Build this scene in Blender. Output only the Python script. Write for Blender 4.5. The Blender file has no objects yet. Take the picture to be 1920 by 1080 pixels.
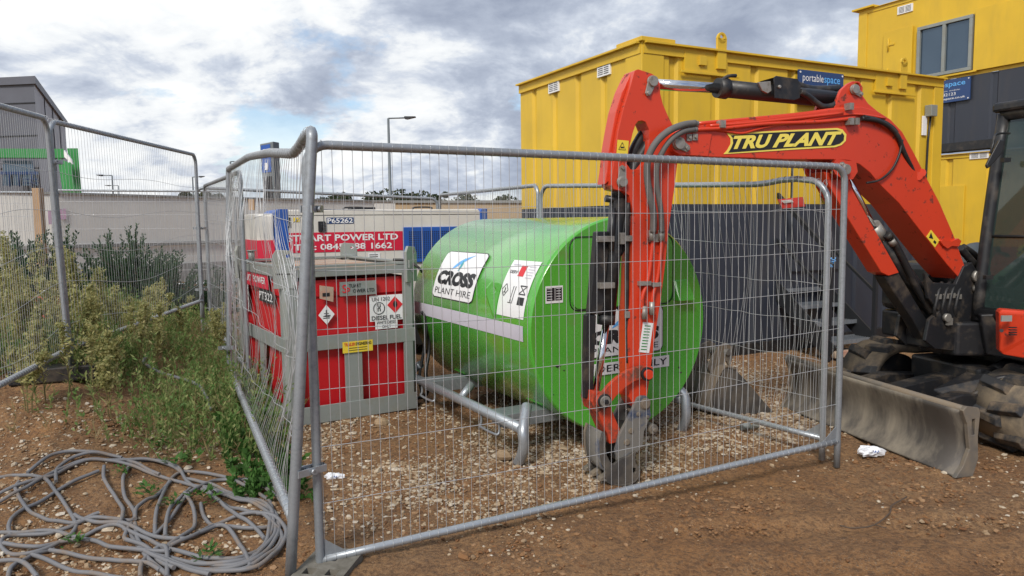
import bpy, math, random
import numpy as np
from mathutils import Vector, Matrix
from mathutils.geometry import tessellate_polygon
random.seed(7); rng = np.random.default_rng(7)
SC = bpy.context.scene; COL = SC.collection
V = Vector
# ------------------------------------------------------------------ camera
F = 1395.0; CAMZ = 1.63
PITCH = math.radians(5.12); ROLL = -0.012
CAM = V((0, 0, CAMZ))
ROT = Matrix.Rotation(math.pi/2-PITCH, 3, 'X') @ Matrix.Rotation(ROLL, 3, 'Z')
cd = bpy.data.cameras.new('camera'); cam = bpy.data.objects.new('camera', cd); COL.objects.link(cam)
cam.matrix_world = Matrix.Translation(CAM) @ ROT.to_4x4()
cd.sensor_width = 36; cd.lens = F/1920*36; cd.clip_end = 2000; cd.clip_start = 0.05
SC.camera = cam
# ------------------------------------------------------------------ light
SUN_EL = math.radians(42); SUN_AZ = math.radians(200)      # azimuth clockwise from +Y
wd = bpy.data.worlds.new('World'); SC.world = wd; wd.use_nodes = True
nt = wd.node_tree; nt.nodes.clear()
def N(t, **k):
    n = nt.nodes.new(t)
    for a, b in k.items(): setattr(n, a, b)
    return n
def L(a, b): nt.links.new(a, b)
def MATH(op, a, b=None, c=None, clamp=False):
    n = N('ShaderNodeMath', operation=op, use_clamp=clamp)
    for i, x in enumerate((a, b, c)):
        if x is None: continue
        if isinstance(x, (int, float)): n.inputs[i].default_value = x
        else: L(x, n.inputs[i])
    return n.outputs[0]
def RAMP(fac, stops, interp='LINEAR'):
    n = N('ShaderNodeValToRGB'); n.color_ramp.interpolation = interp
    e = n.color_ramp.elements
    while len(e) < len(stops): e.new(0.5)
    for k, (p, c) in zip(e, stops):
        k.position = p; k.color = (c, c, c, 1) if isinstance(c, (int, float)) else (*c, 1)
    L(fac, n.inputs[0]); return n.outputs[0]
sky = N('ShaderNodeTexSky', sky_type='NISHITA', sun_disc=False, sun_elevation=SUN_EL, sun_rotation=SUN_AZ)
sky.air_density = 1.0; sky.dust_density = 0.6; sky.ozone_density = 1.5
tc = N('ShaderNodeTexCoord'); sep = N('ShaderNodeSeparateXYZ'); L(tc.outputs['Generated'], sep.inputs[0])
zz = MATH('ADD', MATH('MAXIMUM', sep.outputs[2], 0.0), 0.34)
comb = N('ShaderNodeCombineXYZ')
L(MATH('DIVIDE', sep.outputs[0], zz), comb.inputs[0]); L(MATH('DIVIDE', sep.outputs[1], zz), comb.inputs[1])
comb.inputs[2].default_value = 3.7
def NOISE(scale, detail, rough, dist=0.0, off=(0, 0, 0)):
    m = N('ShaderNodeMapping'); L(comb.outputs[0], m.inputs[0]); m.inputs['Location'].default_value = off
    n = N('ShaderNodeTexNoise'); L(m.outputs[0], n.inputs['Vector'])
    n.inputs['Scale'].default_value = scale; n.inputs['Detail'].default_value = detail
    n.inputs['Roughness'].default_value = rough; n.inputs['Distortion'].default_value = dist
    return n.outputs[0]
CLOUD_OFF = (0.3, 9.2, 0)
cov = MATH('MAXIMUM', RAMP(NOISE(1.7, 10, 0.58, 0.1, CLOUD_OFF), [(0.40, 0.0), (0.46, 1.0)]), RAMP(sep.outputs[2], [(0.02, 0.95), (0.16, 0.0)]))
bri = MATH('ADD', MATH('MULTIPLY', NOISE(2.5, 12, 0.60, 0.2, (21.3, 3.1, 0)), 0.7), MATH('MULTIPLY', NOISE(6.5, 9, 0.6, 0.4, (2.3, 8.1, 0)), 0.3))
# brighter, whiter clouds on the left part of the sky, heavier grey ones on the right and low down
side = MATH('ADD', MATH('MULTIPLY_ADD', sep.outputs[0], -0.17, -0.03), MATH('MULTIPLY', RAMP(sep.outputs[2], [(0.02, 1.0), (0.2, 0.0)]), -0.04))
bri2 = MATH('ADD', bri, side)
ccol = RAMP(bri2, [(0.33, (2.3, 2.65, 3.45)), (0.43, (3.3, 3.7, 4.5)), (0.485, (4.5, 4.9, 5.6)), (0.535, (6.3, 6.5, 6.7)), (0.60, (7.2, 7.3, 7.3))])
mix = N('ShaderNodeMix', data_type='RGBA'); L(cov, mix.inputs[0])
skyb = N('ShaderNodeMix', data_type='RGBA', blend_type='MULTIPLY'); skyb.inputs[0].default_value = 1
L(sky.outputs[0], skyb.inputs[6]); skyb.inputs[7].default_value = (1.0, 1.0, 1.0, 1)
L(skyb.outputs[2], mix.inputs[6]); L(ccol, mix.inputs[7])
bg = N('ShaderNodeBackground'); bg.inputs[1].default_value = 0.105; L(mix.outputs[2], bg.inputs[0])
wo = N('ShaderNodeOutputWorld'); L(bg.outputs[0], wo.inputs[0])
sd = bpy.data.lights.new('sun', 'SUN'); sd.energy = 2.2; sd.angle = math.radians(14); sd.color = (1, 0.95, 0.88)
so = bpy.data.objects.new('sun', sd); COL.objects.link(so)
sdir = V((math.sin(SUN_AZ)*math.cos(SUN_EL), math.cos(SUN_AZ)*math.cos(SUN_EL), math.sin(SUN_EL)))
so.rotation_euler = sdir.to_track_quat('Z', 'Y').to_euler()
vs = SC.view_settings; vs.view_transform = 'Standard'; vs.look = 'None'; vs.gamma = 1; vs.exposure = 0.45; vs.use_curve_mapping = False
# ------------------------------------------------------------------ geometry from the viewpoint
def ray(px, py):
    d = ROT @ V(((px-960)/F, -(py-540)/F, -1)); return d/d.y
def P(px, py, Y): return CAM + ray(px, py)*Y
def G(px, py, z=0.0):
    d = ray(px, py); return CAM + d*((z-CAMZ)/d.z)
class Plane:                                   # a vertical plane in the place: origin, heading
    def __init__(s, o, d):
        s.o = V((o[0], o[1], 0)); s.d = V((d[0], d[1], 0)).normalized(); s.n = V((s.d.y, -s.d.x, 0))
    def hit(s, px, py, off=0.0):
        o = s.o + s.n*off; r = ray(px, py)
        t = (o-CAM).dot(s.n)/r.dot(s.n); return CAM + r*t
    def sz(s, px, py, off=0.0):
        p = s.hit(px, py, off); return (p-s.o).dot(s.d), p.z
    def at(s, u, z, off=0.0): 
        p = s.o + s.d*u + s.n*off; p.z = z; return p
def ss(x, a, b):
    t = np.clip((x-a)/(b-a), 0, 1); return t*t*(3-2*t)
_lat = rng.random((256, 256))
def vnoise(x, y):
    xi = np.floor(x).astype(int); yi = np.floor(y).astype(int); fx = x-xi; fy = y-yi
    fx = fx*fx*(3-2*fx); fy = fy*fy*(3-2*fy)
    a = _lat[xi % 256, yi % 256]; b = _lat[(xi+1) % 256, yi % 256]; c = _lat[xi % 256, (yi+1) % 256]; d = _lat[(xi+1) % 256, (yi+1) % 256]
    return (a*(1-fx)+b*fx)*(1-fy)+(c*(1-fx)+d*fx)*fy
def gbase(x, y):
    q = (x+1.3)*-0.91 + (y-4)*-0.42
    return 0.13*ss(y, 4.2, 7)*ss(q, -0.7, 0.1) + 0.34*ss(q, 0.05, 1.5)*ss(y, 3.9, 5.9)
def gz(x, y):
    x = np.asarray(x, float); y = np.asarray(y, float)
    z = gbase(x, y)
    z = z + 0.05*(vnoise(x*0.9+40, y*0.9+40)-0.5) + 0.03*(vnoise(x*3+9, y*3+3)-0.5) + 0.016*(vnoise(x*9+5, y*9+7)-0.5)
    z = z - 0.012
    return z
# ------------------------------------------------------------------ materials
def new_mat(name):
    global nt
    m = bpy.data.materials.new(name); m.use_nodes = True; nt = m.node_tree
    return m, nt.nodes['Principled BSDF']
def mnoise(scale, detail=4, rough=0.6, coord='Object', dist=0, stretch=None):
    t = N('ShaderNodeTexCoord'); n = N('ShaderNodeTexNoise')
    src = t.outputs[coord]
    if stretch:
        mp = N('ShaderNodeMapping'); mp.inputs['Scale'].default_value = stretch; L(src, mp.inputs[0]); src = mp.outputs[0]
    L(src, n.inputs['Vector']); n.inputs['Scale'].default_value = scale; n.inputs['Detail'].default_value = detail
    n.inputs['Roughness'].default_value = rough; n.inputs['Distortion'].default_value = dist
    return n.outputs[0]
def mixc(fac, a, b):
    n = N('ShaderNodeMix', data_type='RGBA')
    L(fac, n.inputs[0])
    for i, x in ((6, a), (7, b)):
        if isinstance(x, tuple): n.inputs[i].default_value = (*x, 1)
        else: L(x, n.inputs[i])
    return n.outputs[2]
def bump(bsdf, h, strength=0.3, dist=0.01):
    b = N('ShaderNodeBump'); b.inputs['Strength'].default_value = strength; b.inputs['Distance'].default_value = dist
    L(h, b.inputs['Height']); L(b.outputs[0], bsdf.inputs['Normal'])
def painted(name, col, rough=0.4, metal=0.0, dirt=(0.18, 0.13, 0.08), amt=0.35, scale=6.0, lo=0.5, hi=0.75, bmp=0.12, fade=0.15, streak=False, coat=0.0):
    m, b = new_mat(name)
    a = mnoise(scale, 6, 0.65, stretch=(1, 1, 0.22) if streak else None); f = RAMP(a, [(lo, 0.0), (hi, amt)])
    c0 = mixc(RAMP(mnoise(1.3, 3), [(0.3, 0.0), (0.7, 1.0)]), col, tuple(min(1, x*(1-fade)+0.02*fade) for x in col))
    L(mixc(f, c0, dirt), b.inputs['Base Color'])
    L(MATH('ADD', MATH('MULTIPLY', f, 0.5), MATH('MULTIPLY_ADD', mnoise(14, 3), 0.12, rough-0.06), clamp=True), b.inputs['Roughness'])
    b.inputs['Metallic'].default_value = metal
    if coat: b.inputs['Coat Weight'].default_value = coat; b.inputs['Coat Roughness'].default_value = 0.15
    bump(b, mnoise(40, 3), bmp*0.35, 0.002)
    return m
def leafmat(name, cols, rough=0.6):
    m, b = new_mat(name)
    g = N('ShaderNodeNewGeometry')
    f = RAMP(g.outputs['Random Per Island'], [(i/(len(cols)-1), c) for i, c in enumerate(cols)])
    L(f, b.inputs['Base Color']); b.inputs['Roughness'].default_value = rough
    b.inputs['Specular IOR Level'].default_value = 0.25
    # thin leaves let some light through
    tr = N('ShaderNodeBsdfTranslucent'); L(f, tr.inputs[0])
    mx = N('ShaderNodeMixShader'); mx.inputs[0].default_value = 0.45
    out = nt.nodes['Material Output']; L(b.outputs[0], mx.inputs[1]); L(tr.outputs[0], mx.inputs[2]); L(mx.outputs[0], out.inputs[0])
    return m
def flat(name, col, rough=0.5, metal=0.0):
    m, b = new_mat(name)
    f = RAMP(mnoise(9, 4), [(0.35, 0.0), (0.8, 0.22)])
    L(mixc(f, col, tuple(x*0.7+0.02 for x in col)), b.inputs['Base Color'])
    b.inputs['Roughness'].default_value = rough; b.inputs['Metallic'].default_value = metal
    return m
M = {}
M['galv'] = painted('galvanised_steel', (0.36, 0.39, 0.42), 0.42, 0.55, (0.16, 0.16, 0.16), 0.5, 30, 0.42, 0.7, 0.15, 0.2)
M['galv_light'] = painted('worn_galvanised_steel', (0.42, 0.45, 0.48), 0.35, 0.55, (0.2, 0.2, 0.2), 0.4, 34, 0.45, 0.7, 0.15, 0.2)
M['wire'] = flat('wire_steel', (0.50, 0.51, 0.52), 0.4, 0.35)
M['yellow'] = painted('yellow_container_paint', (0.72, 0.465, 0.028), 0.5, 0, (0.36, 0.25, 0.07), 0.38, 2.6, 0.47, 0.78, 0.1, 0.15, True)
M['darkgrey'] = painted('charcoal_container_paint', (0.032, 0.038, 0.054), 0.42, 0, (0.10, 0.085, 0.07), 0.3, 4, 0.5, 0.8, 0.1, 0.1, True)
M['black'] = painted('black_paint', (0.014, 0.015, 0.017), 0.42, 0, (0.15, 0.12, 0.09), 0.45, 9, 0.5, 0.75, 0.2)
M['dirtyblack'] = painted('muddy_black_steel', (0.014, 0.0145, 0.017), 0.45, 0, (0.13, 0.095, 0.06), 0.6, 7, 0.50, 0.72, 0.4)
M['rubber'] = painted('muddy_rubber', (0.045, 0.045, 0.046), 0.8, 0, (0.30, 0.22, 0.13), 0.9, 5, 0.42, 0.62, 0.5)
M['mudrubber'] = painted('mud_packed_rubber', (0.07, 0.062, 0.055), 0.85, 0, (0.26, 0.20, 0.13), 0.9, 4, 0.36, 0.6, 0.6)
M['lugrubber'] = painted('track_lug_rubber', (0.028, 0.029, 0.032), 0.75, 0, (0.26, 0.19, 0.12), 0.75, 6, 0.48, 0.7, 0.5)
M['bucketdark'] = painted('worn_bucket_steel', (0.075, 0.070, 0.066), 0.55, 0.3, (0.20, 0.165, 0.125), 0.8, 5, 0.4, 0.65, 0.5)
M['hose'] = painted('grey_hose_sleeve', (0.13, 0.125, 0.12), 0.7, 0, (0.25, 0.2, 0.15), 0.5, 14)
M['blackhose'] = painted('black_hose', (0.015, 0.015, 0.016), 0.5, 0, (0.12, 0.1, 0.08), 0.4, 10)
M['orange'] = painted('orange_red_paint', (0.64, 0.048, 0.014), 0.36, 0, (0.10, 0.03, 0.02), 0.85, 15, 0.60, 0.66, 0.15, 0.12, coat=0.15)
M['orange_worn'] = painted('worn_orange_red_paint', (0.60, 0.055, 0.016), 0.45, 0, (0.10, 0.05, 0.03), 0.9, 11, 0.46, 0.62, 0.3)
M['chrome'] = flat('chrome_rod', (0.75, 0.76, 0.78), 0.1, 1.0)
M['pin'] = painted('pin_steel', (0.40, 0.38, 0.34), 0.45, 0.6, (0.13, 0.11, 0.09), 0.7, 20, 0.45, 0.7)
M['green'] = painted('bright_green_paint', (0.085, 0.42, 0.04), 0.27, 0, (0.16, 0.17, 0.06), 0.6, 4, 0.60, 0.74, 0.08, 0.1, coat=0.8)
M['red'] = painted('red_tank_paint', (0.56, 0.010, 0.016), 0.4, 0, (0.25, 0.03, 0.03), 0.35, 5, 0.5, 0.8, 0.1)
M['frame'] = painted('tank_frame_zinc', (0.30, 0.325, 0.31), 0.5, 0.25, (0.26, 0.24, 0.18), 0.6, 6, 0.45, 0.7, 0.2)
M['white'] = painted('offwhite_paint', (0.68, 0.65, 0.59), 0.45, 0, (0.4, 0.35, 0.28), 0.3, 4, 0.5, 0.8, 0.08)
M['blue'] = painted('blue_paint', (0.020, 0.10, 0.42), 0.4, 0, (0.05, 0.08, 0.15), 0.3, 5)
M['bandred'] = flat('red_vinyl', (0.60, 0.012, 0.045), 0.45)
M['vwhite'] = flat('white_vinyl', (0.80, 0.80, 0.80), 0.4)
M['vblack'] = flat('black_vinyl', (0.015, 0.015, 0.018), 0.4)
M['vred'] = flat('red_print', (0.65, 0.02, 0.03), 0.45)
M['vyellow'] = flat('yellow_vinyl', (0.80, 0.60, 0.05), 0.45)
M['vgold'] = flat('gold_vinyl', (0.85, 0.70, 0.12), 0.45)
M['vgrey'] = flat('grey_vinyl', (0.55, 0.53, 0.60), 0.4)
M['vblue'] = flat('navy_sign', (0.020, 0.055, 0.17), 0.4)
M['vlblue'] = flat('light_blue_print', (0.12, 0.42, 0.85), 0.4)
M['vteal'] = flat('teal_print', (0.05, 0.35, 0.40), 0.4)
M['wood'] = painted('softwood', (0.42, 0.27, 0.15), 0.75, 0, (0.2, 0.14, 0.09), 0.5, 8, streak=True)
M['concrete'] = painted('block_concrete', (0.20, 0.185, 0.155), 0.9, 0, (0.09, 0.08, 0.06), 0.8, 10, 0.42, 0.65, 0.8)
M['hoard'] = painted('hoarding_board', (0.66, 0.65, 0.61), 0.6, 0, (0.46, 0.42, 0.36), 0.4, 0.5, 0.4, 0.75, 0.1, 0.12, True)
M['hoard_low'] = painted('hoarding_base_board', (0.24, 0.24, 0.23), 0.7, 0, (0.12, 0.11, 0.1), 0.5, 2, 0.4, 0.75)
M['ply'] = painted('plywood_hoarding', (0.42, 0.31, 0.19), 0.7, 0, (0.3, 0.2, 0.12), 0.5, 1.5, 0.4, 0.75)
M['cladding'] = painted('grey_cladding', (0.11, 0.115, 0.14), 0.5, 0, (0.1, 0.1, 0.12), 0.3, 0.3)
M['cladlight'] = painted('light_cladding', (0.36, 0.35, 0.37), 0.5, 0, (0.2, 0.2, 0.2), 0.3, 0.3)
M['canopy'] = painted('green_canopy_paint', (0.025, 0.25, 0.055), 0.5, 0, (0.03, 0.12, 0.03), 0.3, 0.5)
M['earth_steel'] = painted('earth_polished_steel', (0.17, 0.155, 0.135), 0.5, 0.35, (0.27, 0.21, 0.145), 0.85, 4, 0.38, 0.6, 0.4)
M['blade'] = painted('scraped_blade_steel', (0.10, 0.088, 0.078), 0.55, 0.3, (0.33, 0.285, 0.22), 0.85, 3.2, 0.42, 0.62, 0.5, 0.2, True)
M['bluesteel'] = painted('worn_blue_steel', (0.04, 0.065, 0.13), 0.5, 0.2, (0.20, 0.185, 0.16), 0.95, 8, 0.36, 0.50, 0.4)
M['cable'] = painted('grey_cable_sheath', (0.175, 0.175, 0.185), 0.6, 0, (0.25, 0.16, 0.08), 0.55, 7, 0.5, 0.7, 0.2)
M['lampgrey'] = flat('lamp_column_grey', (0.16, 0.18, 0.19), 0.5, 0.3)
M['plastic_red'] = painted('red_barrier_plastic', (0.60, 0.05, 0.04), 0.5, 0, (0.3, 0.15, 0.1), 0.5, 8)
M['bag'] = flat('thin_white_plastic', (0.78, 0.79, 0.82), 0.35)
M['lidtop'] = painted('dusty_tank_lid', (0.46, 0.36, 0.27), 0.7, 0, (0.5, 0.1, 0.05), 0.5, 8, 0.5, 0.7)
m, b = new_mat('tinted_glass'); b.inputs['Base Color'].default_value = (0.03, 0.05, 0.045, 1); b.inputs['Roughness'].default_value = 0.05
b.inputs['Alpha'].default_value = 0.8; b.inputs['Specular IOR Level'].default_value = 0.8; M['glass'] = m
m, b = new_mat('window_glass'); L(mixc(mnoise(0.8, 4), (0.05, 0.08, 0.12), (0.10, 0.14, 0.19)), b.inputs['Base Color']); b.inputs['Roughness'].default_value = 0.04; b.inputs['Metallic'].default_value = 0.55; M['wglass'] = m
M['stem'] = flat('plant_stem', (0.16, 0.13, 0.05), 0.8)
M['bark'] = painted('bark', (0.10, 0.07, 0.05), 0.9, 0, (0.05, 0.04, 0.03), 0.6, 8)
M['shrub'] = leafmat('shrub_leaf', [(0.03, 0.07, 0.04), (0.06, 0.115, 0.055), (0.09, 0.14, 0.065), (0.045, 0.09, 0.055)])
M['plume'] = leafmat('weed_plume', [(0.38, 0.37, 0.14), (0.50, 0.46, 0.20), (0.27, 0.31, 0.12), (0.58, 0.50, 0.26)])
M['weed'] = leafmat('weed_leaf', [(0.10, 0.19, 0.05), (0.17, 0.28, 0.08), (0.34, 0.36, 0.14), (0.12, 0.24, 0.06), (0.38, 0.33, 0.16)])
M['fresh'] = leafmat('fresh_leaf', [(0.06, 0.15, 0.03), (0.10, 0.22, 0.05), (0.05, 0.11, 0.03)])
M['dry'] = leafmat('dry_grass', [(0.38, 0.28, 0.14), (0.28, 0.20, 0.10), (0.24, 0.22, 0.09), (0.46, 0.36, 0.19)])
M['tree'] = leafmat('tree_leaf', [(0.03, 0.05, 0.025), (0.06, 0.085, 0.04), (0.10, 0.10, 0.05)])
m, b = new_mat('stone'); g = N('ShaderNodeNewGeometry')
L(mixc(RAMP(mnoise(60, 3), [(0.4, 0.0), (0.7, 0.5)]), RAMP(g.outputs['Random Per Island'], [(0, (0.24, 0.15, 0.08)), (0.35, (0.36, 0.26, 0.16)), (0.7, (0.46, 0.38, 0.27)), (1, (0.58, 0.52, 0.43))]), (0.24, 0.15, 0.08)), b.inputs['Base Color'])
b.inputs['Roughness'].default_value = 0.85; bump(b, mnoise(90, 3), 0.5, 0.002); M['stone'] = m
# soil
m, b = new_mat('soil')
big = RAMP(mnoise(0.55, 5, 0.6, dist=0.4), [(0.38, 0.0), (0.62, 1.0)])
med = RAMP(mnoise(3.0, 8, 0.7, dist=0.3), [(0.35, 0.0), (0.68, 1.0)])
fine = mnoise(34, 8, 0.75)
c = mixc(big, (0.36, 0.17, 0.056), (0.37, 0.215, 0.098))
c = mixc(MATH('MULTIPLY', med, 0.75), c, (0.16, 0.072, 0.028))
vor = N('ShaderNodeTexVoronoi'); tcx = N('ShaderNodeTexCoord'); L(tcx.outputs['Object'], vor.inputs['Vector']); vor.inputs['Scale'].default_value = 55
peb = RAMP(vor.outputs['Distance'], [(0.12, 1.0), (0.30, 0.0)])
pebm = MATH('MULTIPLY', peb, RAMP(mnoise(2.2, 5, 0.7), [(0.44, 0.0), (0.62, 0.75)]))
c = mixc(pebm, c, (0.42, 0.33, 0.235))
c = mixc(RAMP(fine, [(0.40, 0.75), (0.55, 0.0)]), c, (0.075, 0.036, 0.017))
c = mixc(RAMP(mnoise(110, 5, 0.8), [(0.52, 0.0), (0.68, 0.65)]), c, (0.42, 0.29, 0.17))
L(c, b.inputs['Base Color']); L(RAMP(med, [(0, 0.8), (1, 0.95)]), b.inputs['Roughness'])
hh = MATH('ADD', MATH('MULTIPLY', pebm, 0.8), MATH('MULTIPLY', fine, 1.6)); bump(b, hh, 1.0, 0.016); M['soil'] = m
# ------------------------------------------------------------------ mesh builder
def frame_of(d):
    d = d.normalized(); up = V((0, 0, 1)) if abs(d.z) < 0.95 else V((1, 0, 0))
    a = d.cross(up).normalized(); return a, a.cross(d).normalized()
SPLIT = {'end_plate', 'corner_post', 'corner_pillar', 'cheek', 'hanger_ear', 'arm_hose', 'boom_hose', 'inner_hose', 'ram_hose', 'hydraulic_pipe', 'frame_band', 'blade_arm', 'pivot_pin', 'mid_post', 'side_window', 'canopy', 'tooth', 'track_roller', 'base_rail', 'lifting_bail', 'hose_run', 'pipe_clamp', 'pipe_fitting', 'panel_joint', 'base_board', 'grab_bracket', 'ram_bracket', 'pink_marking', 'link_pin', 'bolt', 'hose_bracket'}
class MB:
    def __init__(s): s.v = []; s.f = []; s.m = []; s.s = []
    def add(s, vs_, fs, mi=0, sm=False):
        o = len(s.v); s.v += [tuple(p) for p in vs_]
        for f in fs: s.f.append(tuple(i+o for i in f)); s.m.append(mi); s.s.append(sm)
    def poly(s, pts, mi=0): s.add(pts, [tuple(range(len(pts)))], mi)
    def box(s, c, sx, sy, sz, ax=None, mi=0):           # centre, full sizes, ax = (x,y,z) axes
        ax = ax or (V((1, 0, 0)), V((0, 1, 0)), V((0, 0, 1))); c = V(c)
        p = [c+ax[0]*(i*sx/2)+ax[1]*(j*sy/2)+ax[2]*(k*sz/2) for k in (-1, 1) for j in (-1, 1) for i in (-1, 1)]
        s.add(p, [(0, 2, 3, 1), (4, 5, 7, 6), (0, 1, 5, 4), (2, 6, 7, 3), (0, 4, 6, 2), (1, 3, 7, 5)], mi)
    def bar(s, a, b, w, h, mi=0, up=None):              # rectangular bar from a to b
        a = V(a); b = V(b); d = b-a; x, y = frame_of(d)
        if up is not None:
            x = d.normalized().cross(V(up)).normalized(); y = x.cross(d.normalized())
        s.box((a+b)/2, w, h, d.length, (x, y, d.normalized()), mi)
    def tube(s, pts, r, n=8, mi=0, closed=False, caps=True):
        pts = [V(p) for p in pts]; k = len(pts); rs = r if isinstance(r, (list, tuple)) else [r]*k
        a = None; rings = []
        for i, p in enumerate(pts):
            d = (pts[min(i+1, k-1)]-pts[max(i-1, 0)]) if not closed else (pts[(i+1) % k]-pts[i-1])
            if d.length < 1e-9: d = V((0, 0, 1))
            d.normalize()
            if a is None: a, _ = frame_of(d)
            a = (a-d*a.dot(d)); a = a.normalized() if a.length > 1e-6 else frame_of(d)[0]
            b_ = d.cross(a)
            rings.append([p+(a*math.cos(2*math.pi*j/n)+b_*math.sin(2*math.pi*j/n))*rs[i] for j in range(n)])
        vs_ = [q for r_ in rings for q in r_]; fs = []
        for i in range(k if closed else k-1):
            i2 = (i+1) % k
            for j in range(n): fs.append((i*n+j, i*n+(j+1) % n, i2*n+(j+1) % n, i2*n+j))
        s.add(vs_, fs, mi, True)
        if caps and not closed:
            s.add(rings[0][::-1], [tuple(range(n))], mi); s.add(rings[-1], [tuple(range(n))], mi)
    def cyl(s, a, b, r, n=20, mi=0, r2=None): s.tube([a, b], [r, r if r2 is None else r2], n, mi)
    def prism(s, pts, ex, mi=0, holes=()):              # planar outline extruded by ex
        loops = [[V(p) for p in pts]]+[[V(p) for p in h] for h in holes]
        flatp = [p for l in loops for p in l]; tris = tessellate_polygon(loops)
        n = len(flatp); ex = V(ex)
        nrm = V((0, 0, 0))
        for i in range(len(loops[0])): nrm += loops[0][i].cross(loops[0][(i+1) % len(loops[0])])
        s.add(flatp, [tuple(t) for t in tris], mi); s.add([p+ex for p in flatp], [tuple(t[::-1]) for t in tris], mi)
        o = 0
        for l in loops:
            k = len(l)
            s.add(l+[p+ex for p in l], [(i, (i+1) % k, k+(i+1) % k, k+i) for i in range(k)], mi); o += k
    def sheet(s, grid, mi=0, sm=True):                  # grid[i][j] of points
        h = len(grid); w = len(grid[0]); s.add([p for r_ in grid for p in r_], [(i*w+j, i*w+j+1, (i+1)*w+j+1, (i+1)*w+j) for i in range(h-1) for j in range(w-1)], mi, sm)
    def build(s, name, mats, parent=None, bevel=0, fix=True, solid=0):
        if name in SPLIT and len(s.f) > 1:
            ids = {}; key = [ids.setdefault((round(x, 4), round(y, 4), round(z, 4)), len(ids)) for x, y, z in s.v]; up = list(range(len(ids)))
            def find(a):
                while up[a] != a: up[a] = up[up[a]]; a = up[a]
                return a
            for f in s.f:
                for q in f[1:]: up[find(key[q])] = find(key[f[0]])
            parts = {}
            for i, f in enumerate(s.f): parts.setdefault(find(key[f[0]]), []).append(i)
            if len(parts) > 1:
                for ix in parts.values():
                    b = MB(); mp = {}
                    for i in ix:
                        ff = []
                        for q in s.f[i]:
                            if q not in mp: mp[q] = len(b.v); b.v.append(s.v[q])
                            ff.append(mp[q])
                        b.f.append(tuple(ff)); b.m.append(s.m[i]); b.s.append(s.s[i])
                    o = b.build2(name, mats, parent, bevel, fix, solid)
                return o
        return s.build2(name, mats, parent, bevel, fix, solid)
    def build2(s, name, mats, parent=None, bevel=0, fix=True, solid=0):
        me = bpy.data.meshes.new(name); org = V((0, 0, 0)); q = parent
        while q is not None: org += q.location; q = q.parent
        me.from_pydata([(x-org.x, y-org.y, z-org.z) for x, y, z in s.v], [], s.f)
        for mm in (mats if isinstance(mats, (list, tuple)) else [mats]): me.materials.append(M[mm] if isinstance(mm, str) else mm)
        me.polygons.foreach_set('material_index', s.m); me.polygons.foreach_set('use_smooth', s.s)
        if fix:
            import bmesh
            bm = bmesh.new(); bm.from_mesh(me); bmesh.ops.remove_doubles(bm, verts=bm.verts, dist=1e-5)
            bmesh.ops.recalc_face_normals(bm, faces=bm.faces); bm.to_mesh(me); bm.free()
        me.update(); o = bpy.data.objects.new(name, me); COL.objects.link(o); o.parent = parent
        if solid: md = o.modifiers.new('thickness', 'SOLIDIFY'); md.thickness = solid; md.offset = 0
        if bevel:
            md = o.modifiers.new('bevel', 'BEVEL'); md.width = bevel; md.segments = 2; md.limit_method = 'ANGLE'; md.angle_limit = math.radians(40)
        return o
def tag(o, label=None, cat=None, group=None, kind=None):
    if label: o['label'] = label
    if cat: o['category'] = cat
    if group: o['group'] = group
    if kind: o['kind'] = kind
    return o
def thing(name, loc, label, cat, group=None):
    o = bpy.data.objects.new(name, None); COL.objects.link(o); o.location = V(loc); o.empty_display_size = 0.2
    return tag(o, label, cat, group)
def spline(pts, n=8):
    pts = [V(p) for p in pts]; out = []
    for i in range(len(pts)-1):
        p0 = pts[max(i-1, 0)]; p1 = pts[i]; p2 = pts[i+1]; p3 = pts[min(i+2, len(pts)-1)]
        for k in range(n):
            t = k/n; out.append(0.5*((2*p1)+(p2-p0)*t+(2*p0-5*p1+4*p2-p3)*t*t+(3*p1-p0-3*p2+p3)*t**3))
    out.append(pts[-1]); return out
# ------------------------------------------------------------------ lettering
def text2d(body, bold=0.0, res=3):
    cu = bpy.data.curves.new('lettering', 'FONT'); cu.body = body; cu.size = 1; cu.offset = bold; cu.resolution_u = res; cu.fill_mode = 'FRONT'
    ob = bpy.data.objects.new('lettering', cu); COL.objects.link(ob)
    bpy.context.view_layer.update()
    dg = bpy.context.evaluated_depsgraph_get(); me = bpy.data.meshes.new_from_object(ob.evaluated_get(dg))
    vs_ = np.array([v.co[:2] for v in me.vertices]); fs = [tuple(p.vertices) for p in me.polygons]
    bpy.data.objects.remove(ob); bpy.data.curves.remove(cu); bpy.data.meshes.remove(me)
    return vs_, fs
def put_text(mb, mp, body, x0, y0, w, h, bold=0.0, shear=0.0, mi=0, res=3):
    """letters stretched into the rectangle x0..x0+w, y0..y0+h of the surface map mp(u, v)"""
    vs_, fs = text2d(body, bold, res)
    mn = vs_.min(0); mx = vs_.max(0); q = (vs_-mn)/(mx-mn)
    pts = [mp(x0+(a+shear*(b_-0.5)*h/w)*w, y0+b_*h) for a, b_ in q]
    mb.add(pts, fs, mi)
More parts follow.
